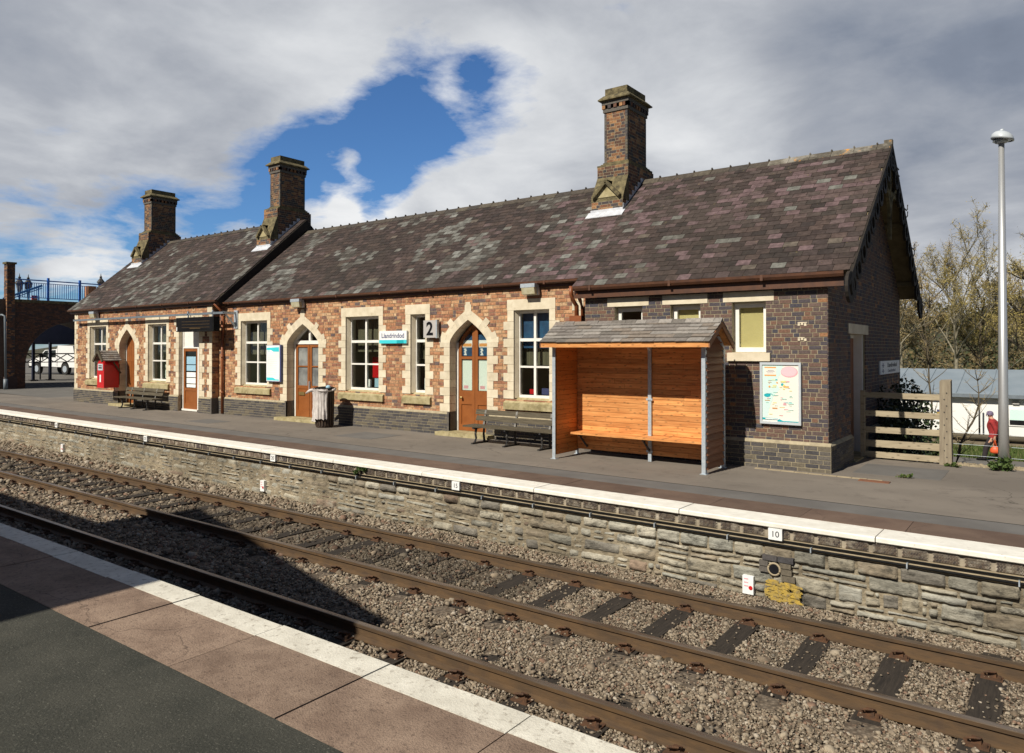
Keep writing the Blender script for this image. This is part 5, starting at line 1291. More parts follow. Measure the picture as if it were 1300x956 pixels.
# ------------------------------------------------------------------ litter bin with a bag hung over it
bn = thing('litter_bin', (-16.42, 13.32, PZ), 'round litter bin with a pale plastic bag hanging over its side', 'bin')
c = (-16.38, 13.32, PZ)
mb = MB(); mb.lathe(c, [(.22, .0), (.235, .03), (.235, .10), (.255, 1.0), (.27, 1.02), (.27, 1.05)], 20)
for k in range(20):
    t = math.pi * 2 * k / 20; r0 = .243
    mb.bar((c[0] + r0 * math.cos(t), c[1] + r0 * math.sin(t), c[2] + .06), (c[0] + (r0 + .018) * math.cos(t), c[1] + (r0 + .018) * math.sin(t), c[2] + 1.0), .05, .018, up=(math.cos(t), math.sin(t), 0))
mb.build('body', 'bin_brown', bn)
mb = MB(); mb.lathe(c, [(.29, 1.045), (.325, 1.06), (.32, 1.085), (.22, 1.12), (.08, 1.135), (.0, 1.137)], 24); mb.build('lid', 'black', bn, smooth=True)
mb = MB(); n = 48; rows = 14; i0 = len(mb.v)
for j in range(rows + 1):
    t = j / rows
    for k in range(n + 1):
        a = R(120) + R(215) * k / n
        r = .285 + .03 * math.sin(k * 1.9) * t + .035 * mnoise.noise((k * .35, j * .3, 2)) + .05 * (1 - t) ** 6 + .03 * t
        z = 1.05 - t * (.88 if 10 < k < 34 else .80) + .04 * mnoise.noise((k * .5, j * .6, 7)) + (.03 if j == 0 else 0)
        mb.v.append((c[0] + r * math.cos(a), c[1] + r * math.sin(a), c[2] + z))
for j in range(rows):
    for k in range(n):
        q = i0 + j * (n + 1) + k; mb.f.append((q, q + n + 1, q + n + 2, q + 1)); mb.m.append(0)
bag = mb.build('bag', 'lining', bn, smooth=True)
mb = MB(); pts = [(c[0] + (.30 + .03 * math.sin(a * 7)) * math.cos(a), c[1] + (.30 + .03 * math.sin(a * 5)) * math.sin(a), c[2] + 1.04 + .02 * math.sin(a * 3)) for a in [R(10 * k) for k in range(37)]]
mb.tube(pts, .032, 8); mb.tube([(c[0] - .25, c[1] - .16, c[2] + 1.05), (c[0] - .40, c[1] - .20, c[2] + 1.01), (c[0] - .52, c[1] - .22, c[2] + .94)], [.05, .045, .03], 8); mb.build('bag_rim', 'lining', bn, smooth=True)
mb = MB(); mb.lathe((c[0] + .22, c[1] - .05, c[2] + 1.08), [(.05, 0), (.075, .03), (.06, .08), (.02, .10)], 10); mb.build('knot', 'paper_blue', bn, smooth=True)
# ------------------------------------------------------------------ post box under its own little roof
pb = thing('post_box', (-29.4, 13.5, 1.5), 'red post box under a small shingled gable roof on the wall', 'post box')
x0, x1, y0, y1 = -29.68, -29.12, 13.18, 13.74
mb = MB(); n = 10; xc = (x0 + x1) / 2; hw = (x1 - x0) / 2
mb.prism([(x0, y0, 1.50), (x1, y0, 1.50), (x1, y0, 2.30)] + [(xc + hw * math.cos(math.pi * k / n), y0, 2.30 + .26 * math.sin(math.pi * k / n)) for k in range(1, n)] + [(x0, y0, 2.30)], (0, y1 - y0, 0)); mb.build('body', 'red', pb, fix=True)
mb = MB(); mb.box(xc - .2, xc + .2, y0 - .012, y0 + .01, 2.17, 2.42); mb.build('name_plate', 'grey_board', pb)
mb = MB(); mb.box(xc - .13, xc + .13, y0 - .016, y0, 2.24, 2.29); mb.box(xc - .13, xc + .13, y0 - .0165, y0, 2.33, 2.36); mb.build('posting_slot', 'ink', pb)
mb = MB(); mb.box(xc - .05, xc + .06, y0 - .012, y0 + .01, 1.72, 2.0); mb.build('collection_card', 'paper', pb)
mb = MB(); mb.box(x0 + .05, x1 - .05, y1, 13.79, 1.6, 2.4); mb.build('mounting', 'black', pb)
mb = MB(); ze, zp = 2.53, 2.92; xw = .37
for sx in (-1, 1):
    for k in range(5):
        a, b = k / 5, (k + 1.25) / 5; b = min(b, 1)
        yy = 13.08
        while yy < 13.78:
            w = rnd.uniform(.09, .15); q = min(13.79, yy + w)
            P_ = lambda t, y, h: (xc + sx * (xw * (1 - t) + h * .6), y, ze + (zp - ze) * t + h)
            mb.hexa([P_(a, yy + .002, .0), P_(a, q - .002, .0), P_(b, q - .002, .0), P_(b, yy + .002, .0), P_(a, yy + .002, .03), P_(a, q - .002, .03), P_(b, q - .002, .012), P_(b, yy + .002, .012)]); yy = q
mb.build('roof', 'shingle', pb, fix=True)
mb = MB()
for sx in (-1, 1): mb.bar((xc + sx * (xw + .01), 13.07, ze - .02), (xc, 13.07, zp), .05, .09)
for sx in (-1, 1): mb.bar((xc + sx * (hw + .06), 13.78, 2.05), (xc + sx * (hw + .06), 13.5, 2.48), .04, .05)
mb.build('roof_frame', 'old_wood', pb)
# ------------------------------------------------------------------ wall lamps
def wall_lamp(x, y, z, w, lab):
    l = thing('wall_lamp', (x, y, z), lab, 'wall lamp', 'floodlights under the station eaves')
    mb = MB(); mb.box(x - w / 2, x + w / 2, y - .24, y - .05, z + .07, z + .16); mb.hexa([(x - w / 2, y - .10, z - .1), (x + w / 2, y - .10, z - .1), (x + w / 2, y - .03, z - .1), (x - w / 2, y - .03, z - .1), (x - w / 2, y - .24, z + .07), (x + w / 2, y - .24, z + .07), (x + w / 2, y - .03, z + .07), (x - w / 2, y - .03, z + .07)][:4] + [(x - w / 2, y - .12, z + .07), (x + w / 2, y - .12, z + .07), (x + w / 2, y - .03, z + .07), (x - w / 2, y - .03, z + .07)]); mb.box(x - .04, x + .04, y - .05, y + .02, z - .02, z + .1); mb.build('housing', 'galv', l)
    mb = MB(); mb.hexa([(x - w / 2 + .02, y - .20, z - .08), (x + w / 2 - .02, y - .20, z - .08), (x + w / 2 - .02, y - .105, z - .1), (x - w / 2 + .02, y - .105, z - .1), (x - w / 2 + .02, y - .235, z + .069), (x + w / 2 - .02, y - .235, z + .069), (x + w / 2 - .02, y - .125, z + .069), (x - w / 2 + .02, y - .125, z + .069)]); mb.build('lens', 'lens', l)
wall_lamp(-9.78, 14.03, 4.33, .40, 'boxy wall lamp under the eaves above the window nearest the shelter')
wall_lamp(-18.36, 14.03, 4.33, .42, 'boxy wall lamp under the eaves above the door behind the litter bin')
wall_lamp(-31.05, 13.78, 4.33, .42, 'boxy wall lamp under the eaves above the window by the post box')
# ------------------------------------------------------------------ departure board on its grey bar
br = thing('support_bar', (-27, 13.6, 4.17), 'long grey metal bar fixed across the front of the left block', 'metal bar')
mb = MB(); mb.box(-32.7, -21.72, 13.56, 13.63, 4.135, 4.205); mb.build('bar', 'grey_paint', br)
for x in (-31.5, -28.9, -26.2, -24.1): mb = MB(); mb.box(x - .02, x + .02, 13.63, 13.8, 4.15, 4.19); mb.build('bracket', 'grey_paint', br)
mb = MB(); mb.box(-21.84, -21.64, 14.0, 14.04, 3.66, 4.26); mb.box(-21.77, -21.71, 13.56, 14.0, 4.13, 4.21); mb.bar((-21.74, 14.0, 3.72), (-21.74, 13.65, 4.1), .05, .05); mb.build('end_plate', 'galv', br)
db = thing('departure_board', (-23.1, 13.5, 4.05), 'black electronic departure board hanging from a grey bar', 'display board')
mb = MB(); mb.box(-24.28, -21.98, 13.36, 13.58, 3.57, 4.05); mb.build('case', 'black', db)
mb = MB(); mb.box(-23.98, -22.06, 13.35, 13.362, 3.64, 3.99); sc = mb.build('screen', 'ink', db)
mb = MB()
for k in range(3): mb.box(-23.9, -22.2, 13.345, 13.349, 3.70 + .1 * k, 3.712 + .1 * k)
mb.box(-23.4, -22.75, 13.344, 13.349, 3.66, 3.685); mb.build('dot_rows', 'amber', sc)
mb = MB(); mb.box(-24.25, -24.2, 13.352, 13.361, 3.60, 3.73); mb.build('label_sticker', 'paper', db)
mb = MB()
for x in (-23.9, -22.4): mb.box(x - .02, x + .02, 13.56, 13.6, 4.05, 4.28); mb.box(x - .03, x + .03, 13.55, 13.64, 4.2, 4.24)
mb.build('hanger', 'galv', db)
# ------------------------------------------------------------------ signs and posters
s = thing('name_sign', (-14.36, 14.0, 3.3), 'white station name sign with a turquoise lower stripe between two windows', 'sign')
mb = MB(); mb.box(-14.88, -13.84, 13.97, 14.02, 3.13, 3.47); mb.build('board', 'paper', s)
mb = MB(); mb.box(-14.88, -13.84, 13.966, 13.9695, 3.131, 3.225); mb.build('stripe', 'mint_print', s)
K['turq'] = plain('turquoise_print', (.06, .62, .70), (.05, .58, .66), 3, .45); s.children[1].data.materials.clear(); s.children[1].data.materials.append(K['turq'])
mb = MB(); mb.box(-14.2, -13.95, 13.963, 13.9655, 3.133, 3.222); mb.build('operator_panel', 'teal', s)
text('Llandrindod', .185, (-14.36, 13.9685, 3.335), (R(90), 0, 0), 'ink_blue', s, sx=.98, bold=.003)
s = thing('platform_number_sign', (-12.95, 13.95, 3.5), 'square grey sign with a black number 2 beside the arched door', 'sign')
mb = MB(); mb.box(-13.18, -12.745, 13.92, 13.98, 3.27, 3.72); mb.build('board', 'grey_sign', s)
mb = MB(); mb.box(-12.743, -12.70, 13.91, 13.99, 3.26, 3.73); mb.box(-12.95, -12.85, 13.98, 14.04, 3.4, 3.6); mb.build('edge_frame', 'galv', s)
text('2', .47, (-12.96, 13.918, 3.485), (R(90), 0, 0), 'ink', s, 'number', .002, bold=.014)
s = thing('information_poster', (-19.6, 14.0, 2.53), 'tall white information poster with turquoise bands beside the double door', 'poster')
mb = MB(); mb.box(-19.98, -19.24, 13.95, 14.02, 1.96, 3.11); mb.build('frame', 'ink_blue', s)
mb = MB(); mb.box(-19.965, -19.29, 13.944, 13.9499, 1.98, 3.095); mb.build('sheet', 'paper', s)
mb = MB(); mb.prism([(-19.95, 13.9425, 3.02), (-19.32, 13.9425, 3.04), (-19.32, 13.9425, 2.90), (-19.6, 13.9425, 2.90), (-19.72, 13.9425, 2.95), (-19.95, 13.9425, 2.95)], (0, .001, 0)); mb.prism([(-19.88, 13.9425, 2.93), (-19.8, 13.9425, 2.93), (-19.82, 13.9425, 2.89)], (0, .001, 0))
mb.prism([(-19.95, 13.9425, 2.0), (-19.32, 13.9425, 2.0), (-19.32, 13.9425, 2.035), (-19.5, 13.9425, 2.04), (-19.62, 13.9425, 2.09), (-19.95, 13.9425, 2.09)], (0, .001, 0)); mb.build('turquoise_bands', 'turq', s, fix=True)
mb = MB()
for k in range(11): mb.box(-19.9, -19.45 + .1 * mnoise.noise((k, 3.3, 1)), 13.943, 13.9436, 2.18 + .058 * k, 2.19 + .058 * k)
K['pale_ink'] = plain('pale_ink', (.62, .66, .64), (.6, .64, .6), 4, .6); mb.build('small_print', 'pale_ink', s)
s = thing('map_board', (-4, 13.55, 2.17), 'framed pastel regional map poster on the dark brick wall right of the shelter', 'map board')
X0_, X1_, z0_, z1_ = -4.36, -3.635, 1.61, 2.73; y = 13.53
mb = MB(); mb.box(X0_, X1_, y, y + .075, z0_, z0_ + .045); mb.box(X0_, X1_, y, y + .075, z1_ - .045, z1_); mb.box(X0_, X0_ + .04, y, y + .075, z0_ + .045, z1_ - .045); mb.box(X1_ - .04, X1_, y, y + .075, z0_ + .045, z1_ - .045); mb.build('frame', 'grey_board', s)
mb = MB(); mb.box(X0_ + .04, X1_ - .04, y + .02, y + .06, z0_ + .045, z1_ - .045); mb.build('sheet', 'cream_print', s)
def pr(name, mat, shapes, lay):
    mb = MB(); yy = y + .0195 - .0012 * lay
    for p in shapes: mb.prism([(a, yy, b) for a, b in p], (0, .0005, 0))
    mb.build(name, mat, s, fix=True)
def rect(a, b, c, d): return [(a, c), (b, c), (b, d), (a, d)]
def ell(cx, cz, a, b, n=22): return [(cx + a * math.cos(2 * math.pi * k / n), cz + b * math.sin(2 * math.pi * k / n)) for k in range(n)]
K['mint_pale'] = plain('pale_mint_print', (.60, .80, .74), (.57, .78, .72), 2, .5)
xl, xr = X0_ + .045, X1_ - .045
def blob(pts, seed, a=.012):
    out = []
    for (x, z), (x2, z2) in zip(pts, pts[1:] + pts[:1]):
        for k in range(6): t = k / 6; out.append((min(xr, max(xl, x + (x2 - x) * t + a * mnoise.noise((x * 9, z * 9, seed + k)))), z + (z2 - z) * t + a * mnoise.noise((z * 9, x * 9, seed - k))))
    return out
pr('sea', 'mint_pale', [blob([(xl, 1.72), (xl, 2.68), (-3.95, 2.68), (-4.0, 2.5), (-4.08, 2.36), (-4.0, 2.25), (-4.12, 2.12), (-4.15, 2.0), (-4.2, 1.86), (-4.22, 1.75)], 3)], 1)
pr('pink_oval', 'pink', [ell(-3.84, 2.56, .15, .098)], 2)
K['pink_pale'] = plain('pale_pink_print', (.84, .52, .57), (.82, .5, .55), 3, .5); pr('pink_fill', 'pink_pale', [ell(-3.845, 2.565, .137, .086)], 3)
pr('title_box', 'orange_print', [rect(-4.28, -4.07, 2.48, 2.65)], 2); pr('title_fill', 'cream_print', [rect(-4.28, -4.07, 2.505, 2.625)], 3)
pr('title_print', 'ink_blue', [rect(-4.22, -4.11, 2.58, 2.586), rect(-4.25, -4.09, 2.56, 2.565), rect(-4.23, -4.12, 2.535, 2.54)], 4)
rr = random.Random(5); T = {k: [] for k in ('teal', 'yellow_print', 'pink', 'orange_print', 'mint_print', 'ink_blue')}
for k in range(52):
    m_ = rr.choice(['teal', 'yellow_print', 'pink', 'pink', 'orange_print', 'mint_print', 'mint_print', 'yellow_print']); a = rr.uniform(xl + .03, xr - .14); z = rr.uniform(1.76, 2.42); w = rr.uniform(.02, .10); h = rr.choice((.007, .010, .018))
    T[m_].append(rect(a, a + w, z, z + h))
T['teal'] += [ell(-4.23, 2.13, .06, .032), rect(xl, -4.05, 1.685, 1.72), [(-4.05, 1.72), (-3.95, 1.675), (xr, 1.675), (xr, 1.66), (-4.05, 1.66)], ell(-3.96, 2.33, .025, .025)]
T['yellow_print'] += [rect(-3.99, -3.88, 2.37, 2.395), ell(-3.93, 2.31, .022, .022)]; T['orange_print'] += [ell(-4.19, 2.29, .018, .018)]
for k, m_ in enumerate(T):
    if T[m_]: pr('print', m_, T[m_], 4 + k)
pr('key_panel', 'paper', [rect(-4.26, -4.02, 1.695, 1.712)], 11)
s = thing('wall_sign', (-3.17, 19.4, 2.55), 'long white lettered sign on the shaded gable end wall', 'sign')
mb = MB(); mb.box(-3.185, -3.15, 18.15, 20.66, 2.395, 2.70); mb.build('board', 'paper', s)
text('Llandrindod', .15, (-3.148, 19.62, 2.60), (R(90), 0, R(90)), 'ink', s, sx=1.75); text('Llandrindod', .11, (-3.148, 19.55, 2.47), (R(90), 0, R(90)), 'ink_blue', s, sx=1.9)
mb = MB()
for z in (2.60, 2.47):
    mb.box(-3.149, -3.146, 18.33, 18.60, z - .008, z + .008); mb.box(-3.149, -3.1455, 18.43, 18.49, z - .05, z + .05)
mb.build('cross_mark', 'ink_blue', s)
# fixing holes left in the brick by removed fittings
mb = MB()
for z, w in ((3.39, .16), (3.12, .12)):
    for dx, dz in ((0, 0), (.055, .012), (.11, -.004)):
        mb.box(-3.70 + dx, -3.66 + dx, 13.589, 13.592, z + dz, z + .045 + dz)
    mb.box(-3.70, -3.70 + w, 13.5885, 13.5915, z + .05, z + .065)
tag(mb.build('plaster_patch', 'stone'), 'two small pale plaster patches left on the brick right of the windows', 'plaster patch')
# ------------------------------------------------------------------ fence, lamp post, plants on the right
fe = thing('wooden_fence', (-2.4, 15.95, PZ), 'short weathered timber fence of five rails and one thick post', 'fence')
for k, (z0, z1) in enumerate(((2.01, 2.12), (1.645, 1.755), (1.315, 1.43), (1.035, 1.17), (.83, .945))):
    mb = MB(); w = rnd.uniform(-.012, .012); mb.hexa([(-3.12, 15.96, z0), (-1.70, 15.96, z0 + w), (-1.70, 16.0, z0 + w), (-3.12, 16.0, z0), (-3.12, 15.96, z1), (-1.70, 15.96, z1 + w), (-1.70, 16.0, z1 + w), (-3.12, 16.0, z1)]); mb.build('rail', 'fence_wood', fe)
mb = MB(); mb.hexa([(-1.76, 15.86, .72), (-1.555, 15.86, .72), (-1.555, 16.08, .72), (-1.76, 16.08, .72), (-1.75, 15.87, 2.36), (-1.57, 15.87, 2.37), (-1.565, 16.06, 2.40), (-1.745, 16.06, 2.39)]); ps = mb.build('post', 'post_wood', fe)
mb = MB()
for k in range(11): mb.tube([(-1.655 + .02 * (-1) ** k, 15.855, .95 + .12 * k), (-1.655 + .02 * (-1) ** k, 15.87, .95 + .12 * k)], .011, 6)
mb.build('bolt', 'iron', ps)
mb = MB(); mb.box(-3.13, -3.05, 15.9, 15.98, .75, 2.15); mb.build('post', 'fence_wood', fe)
lp = thing('lamp_post', (-.75, 15.82, PZ), 'tall slim metal lamp post with a small domed lantern', 'lamp post')
mb = MB(); mb.tube([(-.75, 15.82, .76), (-.75, 15.82, 2.0), (-.75, 15.82, 6.72)], [.088, .078, .047], 20); mb.build('pole', 'alu', lp, smooth=True)
mb = MB(); mb.lathe((-.75, 15.82, 6.74), [(.075, -.06), (.10, -.05), (.10, .0)], 16); 
for sy in range(1):
    n = 22; prof = [(.0, .16), (.055, .155), (.115, .13), (.16, .085), (.178, .03), (.178, .0), (.15, -.01)]
    base = len(mb.v)
    for r, z in prof:
        for j in range(n):
            t = 2 * math.pi * j / n; mb.v.append((-.735 + r * 1.0 * math.cos(t), 15.82 + r * 1.15 * math.sin(t), 6.74 + z - .04 * math.cos(t) * (r / .178)))
    for k in range(len(prof) - 1):
        for j in range(n): mb.f.append((base + k * n + j, base + (k + 1) * n + j, base + (k + 1) * n + (j + 1) % n, base + k * n + (j + 1) % n)); mb.m.append(0)
mb.tube([(-.74, 15.82, 6.895), (-.74, 15.82, 6.93)], .03, 8); hd = mb.build('lantern', 'grey_board', lp, smooth=True)
mb = MB(); mb.lathe((-.735, 15.82, 6.715), [(.15, .0), (.15, .012)], 20); mb.build('lens', 'lamp_glass', hd)
mb = MB(); mb.box(-.80, -.70, 15.735, 15.76, .95, 1.0); mb.build('plate', 'galv', lp)
def leaves(mb, c, rad, n, size, squash=1, seed=0, lo=None):
    r = random.Random(seed)
    for k in range(n):
        while True:
            p = Vector((r.uniform(-1, 1), r.uniform(-1, 1), r.uniform(-1, 1)))
            if p.length <= 1: break
        p = Vector((p.x * rad[0], p.y * rad[1], p.z * rad[2])) + Vector(c)
        if lo is not None and p.z < lo: continue
        a = Vector((r.gauss(0, 1), r.gauss(0, 1), r.gauss(0, .7))).normalized(); b = a.orthogonal().normalized(); b = (Matrix.Rotation(r.uniform(0, 6.28), 3, a) @ b)
        s = size * r.uniform(.6, 1.3); w = s * .45 * squash
        mb.poly([p, p + b * w + a * s * .5, p + a * s, p - b * w + a * s * .5])
def bush(loc, rad, n, size, mat, lab, stems=6, cat='bush', name='bush', seed=1, clumps=9):
    b = thing(name, loc, lab, cat); r = random.Random(seed); mb = MB()
    for k in range(clumps):
        q = Vector((r.gauss(0, .5) * rad[0], r.gauss(0, .5) * rad[1], rad[2] * r.uniform(.25, 1.75))); f = r.uniform(.35, .6)
        leaves(mb, Vector(loc) + q, (rad[0] * f, rad[1] * f, rad[2] * f), n // clumps, size, 1, seed * 31 + k, loc[2] + .02)
    mb.build('foliage', mat, b); mb = MB()
    for k in range(stems):
        a = r.uniform(0, 6.28); mb.tube([loc, Vector(loc) + Vector((math.cos(a) * rad[0] * .3, math.sin(a) * rad[1] * .3, rad[2] * .8)), Vector(loc) + Vector((math.cos(a) * rad[0] * .7, math.sin(a) * rad[1] * .7, rad[2] * 1.6))], [.02, .012, .005], 5)
    mb.build('stem', 'bark', b); return b
bush((-2.98, 18.2, -.97), (.78, 1.5, 1.5), 13000, .075, 'leaf_dark', 'dark evergreen bush crowding behind the timber fence', 10, seed=4, clumps=22)
bush((-.80, 15.70, .79), (.21, .16, .12), 520, .065, 'leaf_green', 'low green weed growing round the foot of the lamp post', 4, 'weed', 'weed', 8, 6)
bush((-2.06, 13.85, .80), (.15, .05, .03), 90, .045, 'grass', 'small tuft of grass growing in a crack near the timber fence', 3, 'weed', 'weed', 9, 4)
bush((-1.52, 15.7, .79), (.16, .06, .04), 90, .05, 'grass', 'thin dry grass at the foot of the thick fence post', 3, 'weed', 'weed', 10, 4)
bush((-10.62, 9.48, .60), (.10, .07, .085), 420, .035, 'leaf_green', 'green tuft sprouting from the stone wall below the white edge', 4, 'weed', 'weed', 11, 6)
mb = MB(); r = random.Random(3)
for k in range(900):
    x = r.uniform(-1.6, 3); y = 16.1 + r.uniform(-.22, .18); mb.box(x, x + r.uniform(.01, .05), y, y + r.uniform(.01, .04), .78, .8 + r.uniform(0, .03))
tag(mb.build('gravel_verge', 'kerb_tan'), 'pale gritty verge along the back edge of the platform', 'gravel', kind='stuff')
# ------------------------------------------------------------------ lower ground behind: path, grass, bank, prefab
mb = MB(); mb.box(-30, 40, 26.5, 31.1, -1.0, -.94); tag(mb.build('path', 'asphalt'), kind='structure')
mb = MB(); mb.box(-30, 40, 16.3, 26.5, -1.0, -.955); tag(mb.build('verge', 'soil'), kind='structure')
mb = MB(); r = random.Random(12)
for k in range(16000):
    x, y = r.uniform(-5.5, 1.5), r.uniform(31.1, 35.0); h = r.uniform(.05, .2) * (1 + .8 * mnoise.noise((x, y, 0))); a = r.uniform(0, 6.28); w = .02; z = -.96
    dx, dy = math.cos(a) * w, math.sin(a) * w; lx, ly = r.gauss(0, .05), r.gauss(0, .05)
    mb.poly([(x - dx, y - dy, z), (x + dx, y + dy, z), (x + lx, y + ly, z + h)])
tag(mb.build('grass', 'grass'), 'rough green grass on the slope beyond the path', 'grass', kind='stuff')
mb = MB(); mb.prism([(-30, 35.0, -1.0), (-30, 35.5, -.72), (-30, 36.6, -.62), (-30, 36.6, -1.0)], (70, 0, 0)); tag(mb.build('bank', 'soil', fix=True), kind='structure')
lg = MB(); lg.tube([(-28 + 2.2 * k, 35.35 + .03 * (k % 2), -.60) for k in range(28)], .12, 10); tag(lg.build('timber_edging', 'old_wood', smooth=True), 'long timber log edging along the foot of the white prefab', 'edging')
pf = thing('prefab_building', (-4, 37.5, -.95), 'low white prefabricated building with a blue grey roof', 'building')
mb = MB(); mb.box(-26, 22, 37.6, 46, -.95, 1.0); mb.build('wall', 'prefab_wall', pf)
mb = MB(); mb.prism([(-26.2, 37.35, .98), (-26.2, 37.35, 1.07), (-26.2, 41.8, 2.02), (-26.2, 46.3, 1.07), (-26.2, 46.3, .98)], (48.4, 0, 0))
x = -26
while x < 22: mb.bar((x, 37.36, 1.085), (x, 41.8, 2.035), .05, .04); x += 1.25
mb.build('roof', 'prefab_roof', pf, fix=True)
mb = MB(); mb.box(-26.25, 22.25, 37.28, 37.35, .90, 1.05); mb.build('gutter', 'grey_paint', pf)
for x0, x1, z0, z1 in ((-1.62, -.55, -.22, .42), (3.0, 4.2, -.22, .42)):
    mb = MB(); mb.box(x0, x1, 37.555, 37.6, z0 - .05, z1 + .05); wn = mb.build('window', 'prefab_wall', pf); mb = MB(); mb.box(x0 + .06, x1 - .06, 37.545, 37.555, z0, z0 + .2); mb.build('pane', 'dark_glass', wn); mb = MB(); mb.box(x0 + .06, x1 - .06, 37.545, 37.554, z0 + .203, z1); mb.build('blind', 'mint_pale', wn)
mb = MB(); mb.box(-1.45, -1.22, 37.5, 37.6, .66, .80); mb.build('vent', 'grey_sign', pf)
mb = MB(); mb.box(-4.25, -4.10, 37.57, 37.6, .06, .30); sgn_ = mb.build('notice', 'yellow', pf); mb = MB(); mb.box(-4.25, -4.10, 37.56, 37.57, .20, .30); mb.build('notice_top', 'ink_blue', sgn_)
mb = MB(); mb.box(-5.6, -4.95, 37.56, 37.6, -.9, .5); mb.build('door', 'grey_board', pf)
for k, (x, lab) in enumerate(((-2.6, 'thin dark metal post in front of the white prefab wall'),)):
    mb = MB(); mb.tube([(x, 36.9, -.7), (x, 36.9, .85)], .035, 8); tag(mb.build('metal_post', 'iron', smooth=True), lab, 'post')
wf = thing('wire_fence', (0, 16.1, PZ), 'thin wire fence running from the thick timber post past the lamp post', 'fence')
mb = MB()
for z in (1.0, 1.2, 1.42): mb.tube([(-1.6, 16.0, z), (-.3, 16.02, z - .01), (5.0, 16.1, z)], .0035, 5)
mb.build('wire', 'galv', wf)
mb = MB(); mb.tube([(3.2, 16.08, .7), (3.2, 16.08, 1.8)], .05, 8); mb.build('post', 'post_wood', wf)
# saplings
def sapling(loc, h, seed, lab, lean=.1):
    s = thing('sapling', loc, lab, 'sapling'); r = random.Random(seed); mb = MB(); tw = MB()
    p = Vector(loc); pts = [p.copy()]; n = 9
    for k in range(n): p = p + Vector((r.gauss(lean * .3, .08), r.gauss(0, .08), h / n)); pts.append(p.copy())
    mb.tube(pts, [.05 * (1 - k / (n + 1.5)) for k in range(n + 1)], 6)
    for k in range(2, n + 1):
        for j in range(4):
            a = r.uniform(0, 6.28); q = pts[k]; l = h * r.uniform(.10, .22); e = q + Vector((math.cos(a) * l * .7, math.sin(a) * l * .7, l * .7)); mb.tube([q, (q + e) / 2 + Vector((0, 0, -.04)), e], [.014, .009, .004], 4, cap=False)
            for i in range(4):
                t = r.uniform(.3, 1); o = q.lerp(e, t); d = Vector((r.gauss(0, .12), r.gauss(0, .12), r.uniform(.02, .2))); tw.tube([o, o + d], [.006, .003], 3, cap=False)
    mb.build('trunk', 'bark', s, smooth=True); tw.build('crown', 'twig', s)
sapling((-3.45, 26.2, -.97), 5.2, 2, 'slender bare sapling rising behind the dark bush'); sapling((-2.45, 26.0, -.97), 3.4, 5, 'short bare sapling just right of the thick fence post', .25)
# ------------------------------------------------------------------ bare spring trees
def tree(loc, h, spread, seed, lab, twig, bark='bark', ntw=2600, tl=.55, levels=3, trunk=.16):
    t = thing('bare_tree', loc, lab, 'tree', 'bare trees beyond the prefab'); r = random.Random(seed); mb = MB(); tw = MB(); tips = []
    def grow(p, d, l, rad, lev):
        pts = [p.copy()]; n = 5; dd = d.copy()
        for k in range(n):
            dd = (dd + Vector((r.gauss(0, .13), r.gauss(0, .13), r.gauss(.05, .08)))).normalized(); p = p + dd * (l / n); pts.append(p.copy())
        mb.tube(pts, [max(.006, rad * (1 - .62 * k / n)) for k in range(n + 1)], 7 if lev == 0 else 5 if lev == 1 else 4, cap=False)
        if lev >= levels:
            tips.append((pts[2], pts[-1])); return
        m = [9, 6, 5, 4][lev]
        for k in range(m):
            f = r.uniform(.28 if lev == 0 else .2, 1); i = min(n - 1, int(f * n)); q = pts[i].lerp(pts[i + 1], f * n - i) if f < 1 else pts[-1]
            a = r.uniform(0, 6.28); up = r.uniform(.35, .95)
            nd = (dd * .45 + Vector((math.cos(a) * spread, math.sin(a) * spread, up * .8))).normalized()
            grow(q, nd, l * r.uniform(.36, .58), rad * .42, lev + 1)
        tips.append((pts[3], pts[-1]))
    grow(Vector(loc), Vector((r.gauss(0, .05), r.gauss(0, .05), 1)).normalized(), h * .70, trunk, 0)
    for k in range(ntw):
        a, b = r.choice(tips); o = a.lerp(b, r.uniform(0, 1.1)); d = Vector((r.gauss(0, .5), r.gauss(0, .5), r.uniform(-.35, .9))).normalized() * tl * r.uniform(.4, 1.1)
        e = Vector((r.gauss(0, 1), r.gauss(0, 1), r.gauss(0, 1))).cross(d).normalized() * r.uniform(.009, .018)
        tw.poly([o - e, o + e, o + d]); 
        if r.random() < .9:
            c = o + d * r.uniform(.3, 1); u = Vector((r.gauss(0, 1), r.gauss(0, 1), r.gauss(0, 1))).normalized() * r.uniform(.018, .045); v = u.orthogonal().normalized() * u.length
            tw.poly([c - u, c + v, c + u, c - v])
    mb.build('trunk', bark, t, smooth=True); tw.build('crown', twig, t); return t
